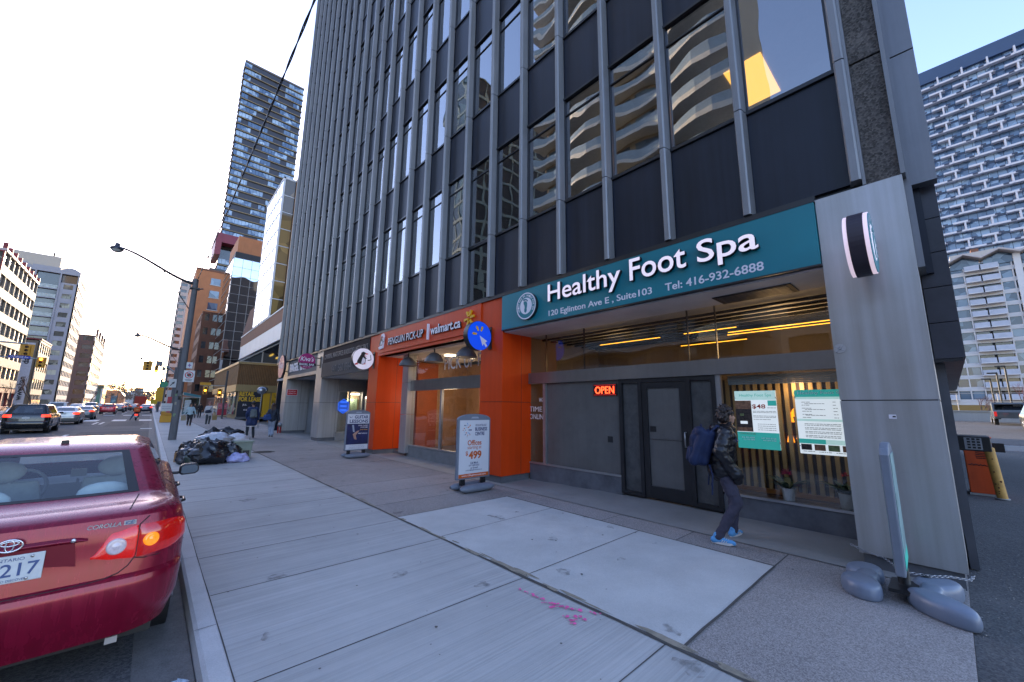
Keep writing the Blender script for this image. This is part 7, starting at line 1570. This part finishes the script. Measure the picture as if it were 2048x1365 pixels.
def person(lab, loc, rz, H=1.70, hips=None, feet=((-.09, -.02, 0), (.09, .05, 0)), toes=((0, 1), (0, 1)), arms=None, lean=0.0, head=(0, .02), look=0.0, skin=(.42, .24, .16), hair=(.02, .015, .012), longhair=False, jacket=((.02, .02, .03), .62), jm=None, trouser=(.05, .05, .07), wide=1.0, shoe=(.1, .1, .1), puff=0.0, voxel=.014, collar=False, group=None, skirt=None, jr=1.0, hood=False, hairm=None, tm=None, kneef=.06, sit=None, pockets=False, messy=0):
    t = thing('person', lab, 'person', loc, rz, group); s = H / 1.72
    ph = sit if sit else .93 * s; Hp = V((0, 0, ph)); Sh = V((0, lean * .55, ph + .49 * s)); Nk = V((0, lean * .62 + .01, ph + .55 * s)); Hd = V((head[0], lean * .7 + head[1], ph + .70 * s))
    knees, ankles = [], []
    for k, f in enumerate(feet):
        hp = Hp + V(((-.09, .09)[k] * s, 0, -.02)); an = V((f[0], f[1], f[2] + .085 * s)); mid = (hp + an) / 2; L_ = (an - hp).length; bend = math.sqrt(max(0, (.46 * s) ** 2 - (L_ / 2) ** 2)); fwd = V((toes[k][0], toes[k][1], 0)).normalized(); kn = mid + fwd * max(kneef * .3, min(bend, .3)) + V((0, 0, .02)); knees.append((hp, kn)); ankles.append(an)
    arms = arms or (((-.24, .0, .0), (-.25, .05, -.02)), ((.24, 0, .0), (.25, .05, -.02)))
    A_ = []
    for k in (0, 1):
        sh = Sh + V(((-.18, .18)[k] * s, 0, -.03)); el, wr = [Hp + V((p[0], p[1], .24 * s + p[2])) if i == 0 else Hp + V((p[0], p[1], p[2])) for i, p in enumerate(arms[k])]; A_.append((sh, el, wr))
    def torso(q, e, sc=1.0):
        q.capsule(Hp + V((-.06, 0, .0)), Hp + V((.06, 0, .0)), (.115 + e) * sc * s, (.115 + e) * sc * s); q.capsule(Hp, (Hp + Sh) / 2 + V((0, .0, 0)), (.125 + e) * sc * s, (.118 + e) * sc * s)
        for x in (-.09, .09): q.capsule((Hp + Sh) / 2 + V((x * .7, 0, 0)), Sh + V((x, 0, -.08)), (.10 + e) * sc * s, (.095 + e) * sc * s)
        q.capsule(Sh + V((-.14 * s, 0, -.03)), Sh + V((.14 * s, 0, -.03)), (.065 + e) * s, (.065 + e) * s)
    b = MB(); torso(b, -.012); b.capsule(Sh, Nk, .06 * s, .052 * s); b.capsule(Nk, Hd + V((0, -.01, -.04)), .052 * s, .056 * s)
    Rl = Matrix.Rotation(look, 3, 'Z'); hv = lambda v: Hd + Rl @ (V(v) * s)
    b.sphere(hv((0, -.01, .02)), .1 * s, 18, 14, sc=(.76, .95, 1.05)); b.capsule(hv((0, .045, -.03)), hv((0, .055, -.075)), .056 * s, .038 * s); b.capsule(hv((0, .092, .01)), hv((0, .11, -.022)), .012 * s, .017 * s, 8); b.capsule(hv((-.02, .088, -.058)), hv((.02, .088, -.058)), .011 * s, .011 * s, 8)
    for x in (-.078, .078): b.capsule(hv((x, .0, .018)), hv((x, -.004, -.025)), .017 * s, .012 * s, 8)
    for (hp, kn), an, f, tt_ in zip(knees, ankles, feet, toes):
        b.capsule(hp, kn, .078 * s, .052 * s); b.capsule(kn, an, .05 * s, .034 * s); td = V((tt_[0], tt_[1], 0)).normalized(); b.capsule(an + V((0, 0, -.045 * s)), an + td * .14 * s + V((0, 0, -.055 * s)), .034 * s, .026 * s)
    for k, (sh, el, wr) in enumerate(A_):
        b.capsule(sh, el, .046 * s, .036 * s); b.capsule(el, wr, .035 * s, .025 * s); hand_caps(b, wr + (wr - el).normalized() * .015, wr - el + V((0, .0, -.05)), 1 if k else -1, s)
    blob(b, 'body', mat('skin_%d' % int(skin[0] * 1000), skin, .55, var=.08, scale=8), t, min(voxel, .010), 3)
    for x in (-.031, .031): MB().sphere(hv((x, .083, .018)), .011 * s, 8, 6).build('eye', mat('eye_dark', (.03, .02, .018), .2, var=0), t)
    # clothes
    q = MB(); torso(q, .022 * jr + puff); hem = jacket[1] * s
    if hem < .80 * s:
        for x in (-.07, .07): q.capsule(Hp + V((x, 0, -.02)), V((x * 1.25, .01, hem + .08)), (.13 + .01 * jr) * s, (.145 + .01 * jr) * s)
    for sh, el, wr in A_: q.capsule(sh, el, (.062 + puff * 1.1) * s, (.055 + puff) * s); q.capsule(el, wr - (wr - el) * .04, (.053 + puff) * s, (.043 + puff * .8) * s)
    if pockets:
        for sh, el, wr in A_: q.capsule(wr + (el - wr) * .12, wr + V((0, .05, -.05)), .066 * s, .085 * s); q.capsule(wr + V((0, .05, -.05)), wr + V((-wr.x * .25, .06, -.12)), .082 * s, .07 * s)
    if collar: q.capsule(Nk + V((-.03, -.02, -.03)), Nk + V((.03, -.02, -.03)), .085 * s, .085 * s); q.capsule(Nk + V((0, .03, -.02)), Nk + V((0, .05, .02)), .075 * s, .07 * s)
    if hood: q.capsule(Nk + V((-.06, -.10, -.02)), Nk + V((.06, -.10, -.02)), .08 * s, .08 * s); q.capsule(Nk + V((-.10, -.02, .0)), Nk + V((-.02, .09, -.02)), .05 * s, .05 * s); q.capsule(Nk + V((.10, -.02, .0)), Nk + V((.02, .09, -.02)), .05 * s, .05 * s)
    def wrinkle(v):
        n = .010 * noise.noise(V((v.x * 9, v.y * 9, v.z * 16)) + V(loc)) + .006 * noise.noise(v * 30)
        if puff: n += .008 * (abs(math.sin(v.z * PI / .10 + .9 * noise.noise(v * 5))) ** .7 - .6)
        return n
    blob(q, 'jacket', jm or mat('jacket_%s' % str(round(sum(jacket[0]) * 999)), jacket[0], .7, var=.2, scale=6, bump=.2, bscale=40), t, voxel * .8, 5, wrinkle)
    q = MB(); q.capsule(Hp + V((-.05, -.005, .02)), Hp + V((.05, -.005, .02)), .125 * s, .125 * s)
    for (hp, kn), an in zip(knees, ankles):
        q.capsule(hp, kn, .095 * s * wide, .072 * s * wide); q.capsule(kn, an + V((0, 0, -.005)), .070 * s * wide, .052 * s * wide)
    if skirt: q.capsule(Hp, V((0, .02, skirt + .1)), .15 * s, .19 * s)
    blob(q, 'trousers', tm or mat('trouser_%s' % str(round(sum(trouser) * 999)), trouser, .85, var=.15, scale=5, bump=.2, bscale=50), t, voxel * .8, 5, lambda v: .009 * noise.noise(V((v.x * 8, v.y * 8, v.z * 14))) + .005 * noise.noise(v * 26))
    shoes = []
    for an, tt_ in zip(ankles, toes):
        td = V((tt_[0], tt_[1], 0)).normalized(); q = MB(); g = an + V((0, 0, -.085 * s)); q.capsule(g - td * .055 * s + V((0, 0, .045 * s)), g + td * .15 * s + V((0, 0, .036 * s)), .043 * s, .034 * s); q.capsule(g - td * .02 * s + V((0, 0, .06 * s)), g - td * .015 * s + V((0, 0, .10 * s)), .043 * s, .045 * s); q.capsule(g + td * .05 * s + V((0, 0, .05 * s)), g + td * .17 * s + V((0, 0, .032 * s)), .040 * s, .030 * s)
        o = blob(q, 'shoe', mat('shoe_%s' % str(round(sum(shoe) * 999)), shoe, .6, var=.12, scale=9), t, .008, 4); shoes.append((o, g, td))
    q = MB()
    if longhair:
        q.sphere(hv((0, -.025, .045)), .112 * s, 16, 12, sc=(.84, .98, .98))
        for x in (-.07, -.03, .03, .07): q.capsule(hv((x, -.05, .0)), hv((x * 1.15, -.075, -.22)), .05 * s, .035 * s)
    else:
        rnd = random.Random(int(H * 1000)); q.sphere(hv((0, -.022, .045)), .108 * s, 16, 12, sc=(.84, .98, .95))
        if messy: q.sphere(hv((0, -.045, .0)), .10 * s, 16, 12, sc=(.95, .85, 1.05))
        for k in range(messy * 2 or 26):
            a = rnd.uniform(0, 2 * PI); e = rnd.uniform(-.65 if messy else -.15, 1.4); d = V((math.cos(a) * math.cos(e) * .8, math.sin(a) * math.cos(e), math.sin(e)))
            if d.y > (.30 if messy else .45) and d.z < .45: continue
            p = V((0, -.022, .045)) + d * .095; g_ = 1.6 if messy else 1; q.capsule(hv(p), hv(p + d * .024 * g_ + V((rnd.uniform(-.02, .02), rnd.uniform(-.02, .02), rnd.uniform(-.03, .012))) * g_), (.021 if messy else .030) * s, (.006 if messy else .012) * s, 8)
    blob(q, 'hair', hairm or mat('hair_%d' % int(hair[0] * 999), hair, .45, var=.5, scale=14, bump=.6, bscale=60), t, .009, 3, lambda v: .006 * noise.noise(V((v.x * 60, v.y * 60, v.z * 18))))
    return t, Hp, Sh, Nk, Hd, A_, shoes, hv
# the man looking into the spa window
puffm = mat('puffer_black', (.011, .011, .014), .33, var=.15, scale=4, spec=.45)
trm = mat('jogger_plum', (.050, .046, .070), .9, var=.18, scale=6, bump=.25, bscale=60)
fx, fy = .50, -.866; rzm = math.atan2(-fx, fy)
t, Hp, Sh, Nk, Hd, A_, shoes, hv = person('man in a black puffer jacket and bright blue trainers looking into the spa window', (5.80, 2.17, .006), rzm, 1.69, feet=((-.22, .13, .0), (.17, -.12, 0)), toes=((-.75, .66), (.28, 1)),
    arms=(((-.26, -.02, .03), (-.20, .11, .03)), ((.265, -.045, .01), (.215, .085, .01))), lean=.10, head=(-.005, .045), look=R(22), skin=(.40, .235, .17), hair=(.022, .013, .011), jacket=((.012, .012, .015), .86), jm=puffm, tm=trm, trouser=(.05, .05, .07), wide=1.06, shoe=(.10, .33, .62), puff=.034, pockets=True, messy=60, voxel=.011, collar=True, hood=True)
solem = mat('sole_white', (.62, .60, .58), .6, var=.1); cor = mat('sole_coral', (.55, .16, .12), .6)
for (o, g, td) in shoes:
    side = V((-td.y, td.x, 0)); q = MB(); P_ = []
    for k in range(20):
        a = 2 * PI * k / 20; u = math.cos(a); w_ = math.sin(a) * (.043 + .006 * u); P_.append(g + td * (.05 + .135 * u) + side * w_)
    q.add([p + V((0, 0, h + (.008 if (p - g).dot(td) > .14 else 0))) for h in (.004, .030) for p in P_], [tuple(range(19, -1, -1)), tuple(range(20, 40))] + [(k, (k + 1) % 20, 20 + (k + 1) % 20, 20 + k) for k in range(20)]); q.build('sole', solem, o)
    q = MB()
    for j in range(3): c = g + td * (.055 + j * .022) - side * .036 + V((0, 0, .062 - j * .004)); q.tube([c - side * .003, c - td * .02 + V((0, 0, -.028)) - side * .008], .0045, 6); c = g + td * (.055 + j * .022) + side * .036 + V((0, 0, .062 - j * .004)); q.tube([c + side * .003, c - td * .02 + V((0, 0, -.028)) + side * .008], .0045, 6)
    q.build('side_stripes', solem, o); q = MB()
    for j in range(4): c = g + td * (.05 + j * .022) + V((0, 0, .088 - j * .007)); q.tube([c - side * .02, c + V((0, 0, .004)), c + side * .02], .004, 6)
    q.build('laces', solem, o)
for an in ((-.22, .13), (.17, -.12)): MB().tube([(an[0], an[1], .095), (an[0], an[1], .125)], .042, 12).build('sock', blk, t)
# his rucksack
navyb = mat('rucksack_navy', (.004, .014, .058), .75, var=.2, scale=8, bump=.25, bscale=90)
Mw = Matrix.Translation((5.80, 2.17, .006)) @ Matrix.Rotation(rzm, 4, 'Z'); bp_ = thing('backpack', 'navy rucksack with hanging straps on the back of the man at the spa window', 'backpack', Mw @ V((0, -.155, .93)), rzm)
def rucksack(bp_, w, h, d, m, lean=.06, pocket=True, sc=1.0):
    q = MB()
    for x in (-1, 1):
        for y in (0, 1):
            q.capsule((x * (w / 2 - .07), -.07 - y * (d - .10) * .9, .08), (x * (w / 2 - .08), -.04 + lean - y * (d - .10) * .75, h - .09), .07, .065)
    q.capsule((-(w / 2 - .09), -.08, h - .06), (w / 2 - .09, -.08, h - .06), .07, .07); q.capsule((0, -.10, .1), (0, -.09, h - .1), .10, .10); q.capsule((0, -d * .6, .1), (0, -d * .55, h * .7), .09, .09)
    o = blob(q, 'bag_body', m, bp_, .012, 6, lambda v: .006 * noise.noise(v * 12)); p = MB(); p.capsule((-(w / 2 - .09), -d + .02, .10), (-(w / 2 - .09), -d + .03, h * .42), .045, .04); p.capsule(((w / 2 - .09), -d + .02, .10), ((w / 2 - .09), -d + .03, h * .42), .045, .04); p.capsule((0, -d + .0, .1), (0, -d + .02, h * .42), .05, .045)
    blob(p, 'front_pocket', m, bp_, .011, 6); MB().tube([(-.05, -.06, h - .01), (-.03, -.06, h + .035), (.03, -.06, h + .035), (.05, -.06, h - .01)], .009, 8).build('grab_loop', m, bp_)
    return o
rucksack(bp_, .36, .52, .23, navyb, lean=.09)
q = MB()
for x in (-.13, .13): q.tube([(x, .02, .44), (x, .12, .54), (x * 1.05, .30, .46), (x * 1.1, .335, .34)], .02, 8)
q.build('shoulder_strap', navyb, bp_)
q = MB()
for x, l in ((-.12, .26), (.15, .34), (.17, .22)): q.tube([(x, -.01, .04), (x + .01, .02, -.1), (x + .012, .0, -l)], .011, 6)
q.build('loose_strap', navyb, bp_)
# people further along the pavement
def ped(lab, x, y, face, **kw): return person(lab, (x, y, .0), face, **kw)
walk_to = PI; walk_away = 0
w1 = ped('woman in a pale teal top and dark trousers walking towards us with a shopping bag', 2.35, 39.6, walk_to, H=1.70, feet=((-.07, .16, 0), (.08, -.14, .02)), arms=(((-.27, .02, 0), (-.33, .05, -.02)), ((.27, .0, .0), (.34, .04, -.04))), jacket=((.40, .52, .55), .95), trouser=(.02, .02, .025), shoe=(.30, .14, .05), longhair=True, wide=1.1, group='people further along the pavement')
w2 = ped('person in a white coat with a dark crossbody bag walking towards us', 3.52, 40.0, walk_to, H=1.80, feet=((-.10, -.1, 0), (.10, .14, 0)), jacket=((.55, .52, .52), .72), trouser=(.05, .055, .06), shoe=(.55, .54, .52), skin=(.45, .24, .18), hair=(.30, .12, .10), group='people further along the pavement')
w3 = ped('person all in black walking behind the woman in the teal top', 4.55, 62, walk_to, H=1.76, feet=((-.09, .14, 0), (.10, -.14, 0)), jacket=((.015, .015, .018), .80), trouser=(.015, .015, .02), shoe=(.02, .02, .02), longhair=True, group='people further along the pavement')
w4 = ped('person in a dark coat beside the bus shelter', 3.9, 60, walk_to, H=1.74, feet=((-.09, .1, 0), (.10, -.1, 0)), jacket=((.05, .035, .03), .60), trouser=(.02, .02, .02), shoe=(.02, .02, .02), longhair=True, group='people further along the pavement')
w5 = ped('person in a long navy coat with a grey rucksack seen from behind', 3.98, 24.4, walk_away, H=1.80, feet=((-.15, .03, 0), (.13, -.05, 0)), jacket=((.012, .025, .085), .62), trouser=(.02, .025, .03), shoe=(.012, .012, .014), hair=(.02, .012, .012), jr=1.8, arms=(((-.27, -.01, 0), (-.22, .10, -.02)), ((.27, -.01, 0), (.29, .06, -.08))), voxel=.012, group='people further along the pavement')
MB().grid(lambda i, j: Vector((.205 * math.cos(2 * PI * i / 24), .01 + .17 * math.sin(2 * PI * i / 24), .575 + .03 * j)), 24, 2, wrap=True).build('coat_lining', solem, w5[0])
b5 = thing('backpack', 'grey rucksack on the back of the person in the navy coat', 'backpack', (3.98, 24.24, 1.0)); rucksack(b5, .32, .44, .20, mat('rucksack_grey', (.10, .115, .115), .8, var=.2, scale=8), .03)
w6 = ped('woman with long brown hair, dark jacket and pale jeans seen from behind', 4.92, 24.5, R(-8), H=1.72, feet=((-.05, .04, 0), (.06, -.05, 0)), jacket=((.014, .02, .035), .80), trouser=(.30, .34, .42), shoe=(.08, .07, .07), hair=(.045, .018, .012), longhair=True, wide=1.15, arms=(((-.28, -.04, 0), (-.22, .05, -.04)), ((.27, -.02, 0), (.33, .02, -.08))), voxel=.012, group='people further along the pavement')
b6 = thing('shoulder_bag', 'blue bag slung over the left side of the long-haired woman', 'bag', (4.66, 24.40, .88), .2); q = MB(); q.capsule((-.12, 0, .08), (.12, 0, .10), .10, .10); q.capsule((-.10, 0, .2), (.10, 0, .24), .09, .08); blob(q, 'bag_body', mat('bag_blue', (.02, .05, .16), .7, var=.2), b6, .014, 5); MB().tube([(.1, 0, .3), (.2, .1, .52), (.26, .16, .58)], .016, 6).build('strap', MATS['bag_blue'], b6)
for par, x, y, c, lb in ((w1, 1.98, 39.5, (.30, .24, .15), 'tan paper bag held by the woman in the teal top'), (w2, 3.93, 39.9, (.28, .19, .07), 'brown paper bag held by the person in the white coat')):
    sb = thing('shopping_bag', lb, 'bag', (x, y, .42)); MB().prism([(-.15, 0), (.15, 0), (.16, .38), (-.16, .38)], -.06, .06, 'y').build('bag_body', mat('paper%d' % int(c[2] * 100), c, .8, var=.1), sb); MB().tube([(-.06, 0, .38), (-.03, 0, .48), (.03, 0, .48), (.06, 0, .38)], .008, 6).build('handle', MATS['paper%d' % int(c[2] * 100)], sb)
cb_ = thing('crossbody_bag', 'dark crossbody bag on the chest of the person in the white coat', 'bag', (3.45, 39.78, 1.06)); q = MB(); q.capsule((-.10, 0, 0), (.10, 0, .02), .10, .10); q.capsule((-.08, 0, .08), (.08, 0, .1), .08, .08); blob(q, 'bag_body', mat('bag_ink', (.02, .025, .05), .7), cb_, .014, 5); MB().tube([(.1, 0, .1), (.18, .08, .32), (.2, .2, .42)], .014, 6).build('strap', MATS['bag_ink'], cb_)
# scooter and rider waiting in the right lane
sx, sy = -1.0, 58.8; ms = thing('motor_scooter', 'dark motor scooter carrying an orange delivery box', 'scooter', (sx, sy, -.13))
for y in (-.35, .95): o = MB().lathe([(.14, -.05), (.23, -.06), (.28, -.03), (.28, .03), (.23, .06), (.14, .05)], (0, y, .28), 20, M=Matrix.Rotation(PI / 2, 4, 'Y')).build('wheel', tyre, ms); MB().lathe([(.14, -.04), (.14, .04)], (0, y, .28), 16, M=Matrix.Rotation(PI / 2, 4, 'Y')).build('rim', rimm, o)
q = MB(); q.capsule((0, -.45, .62), (0, .15, .70), .15, .16); q.capsule((0, .1, .35), (0, .6, .32), .13, .12); q.capsule((0, .62, .35), (0, .82, 1.0), .13, .09); blob(q, 'body', mat('scooter_dark', (.03, .03, .035), .35, coat=.5), ms, .02, 4)
MB().capsule((0, -.35, .80), (0, .15, .80), .12, .11).build('seat', blk, ms); MB().tube([(-.33, .72, 1.05), (0, .82, 1.02), (.33, .72, 1.05)], .02, 8).build('handlebar', trim, ms); MB().box(-.12, .12, -.62, -.55, .55, .66).build('taillight', tail_lit, ms); MB().box(-.09, .09, -.63, -.60, .36, .48).build('licence_plate', plate_m, ms)
ob = thing('delivery_box', 'orange delivery box strapped behind the scooter rider', 'box', (sx, sy - .42, .80)); MB().box(-.24, .24, -.22, .22, 0, .46).build('case', mat('delivery_orange', (.60, .09, .01), .6, var=.1), ob, bevel=.02); MB().box(-.25, .25, -.23, .23, .38, .40).build('lid_seam', mat('delivery_dark', (.35, .05, .01), .6), ob); MB().box(-.10, .10, -.226, -.2205, .14, .26).build('emblem_panel', mat('delivery_pale', (.55, .3, .1), .6), ob)
rd = person('scooter rider in a black jacket and orange helmet with one foot on the road', (sx, sy + .05, -.13), 0, H=1.74, feet=((-.42, .05, 0), (.20, .42, .30)), toes=((-.2, 1), (0, 1)), arms=(((-.29, .18, .02), (-.30, .55, .12)), ((.29, .18, .02), (.30, .55, .12))), jacket=((.02, .02, .023), .80), trouser=(.05, .08, .14), shoe=(.10, .08, .07), sit=.86, jr=1.4, hair=(.02, .02, .02))
MB().sphere(rd[4] + V((0, .0, .03)), .14, 20, 14, sc=(.95, 1.08, 1.05)).build('helmet', mat('helmet_orange', (.62, .10, .04), .3, coat=.6), rd[0]); MB().sphere(rd[4] + V((0, .045, .01)), .13, 16, 10, sc=(.9, 1, .5)).build('visor', mat('visor_dark', (.02, .02, .02), .1), rd[0])

bpy.data.scenes.remove(TMP)
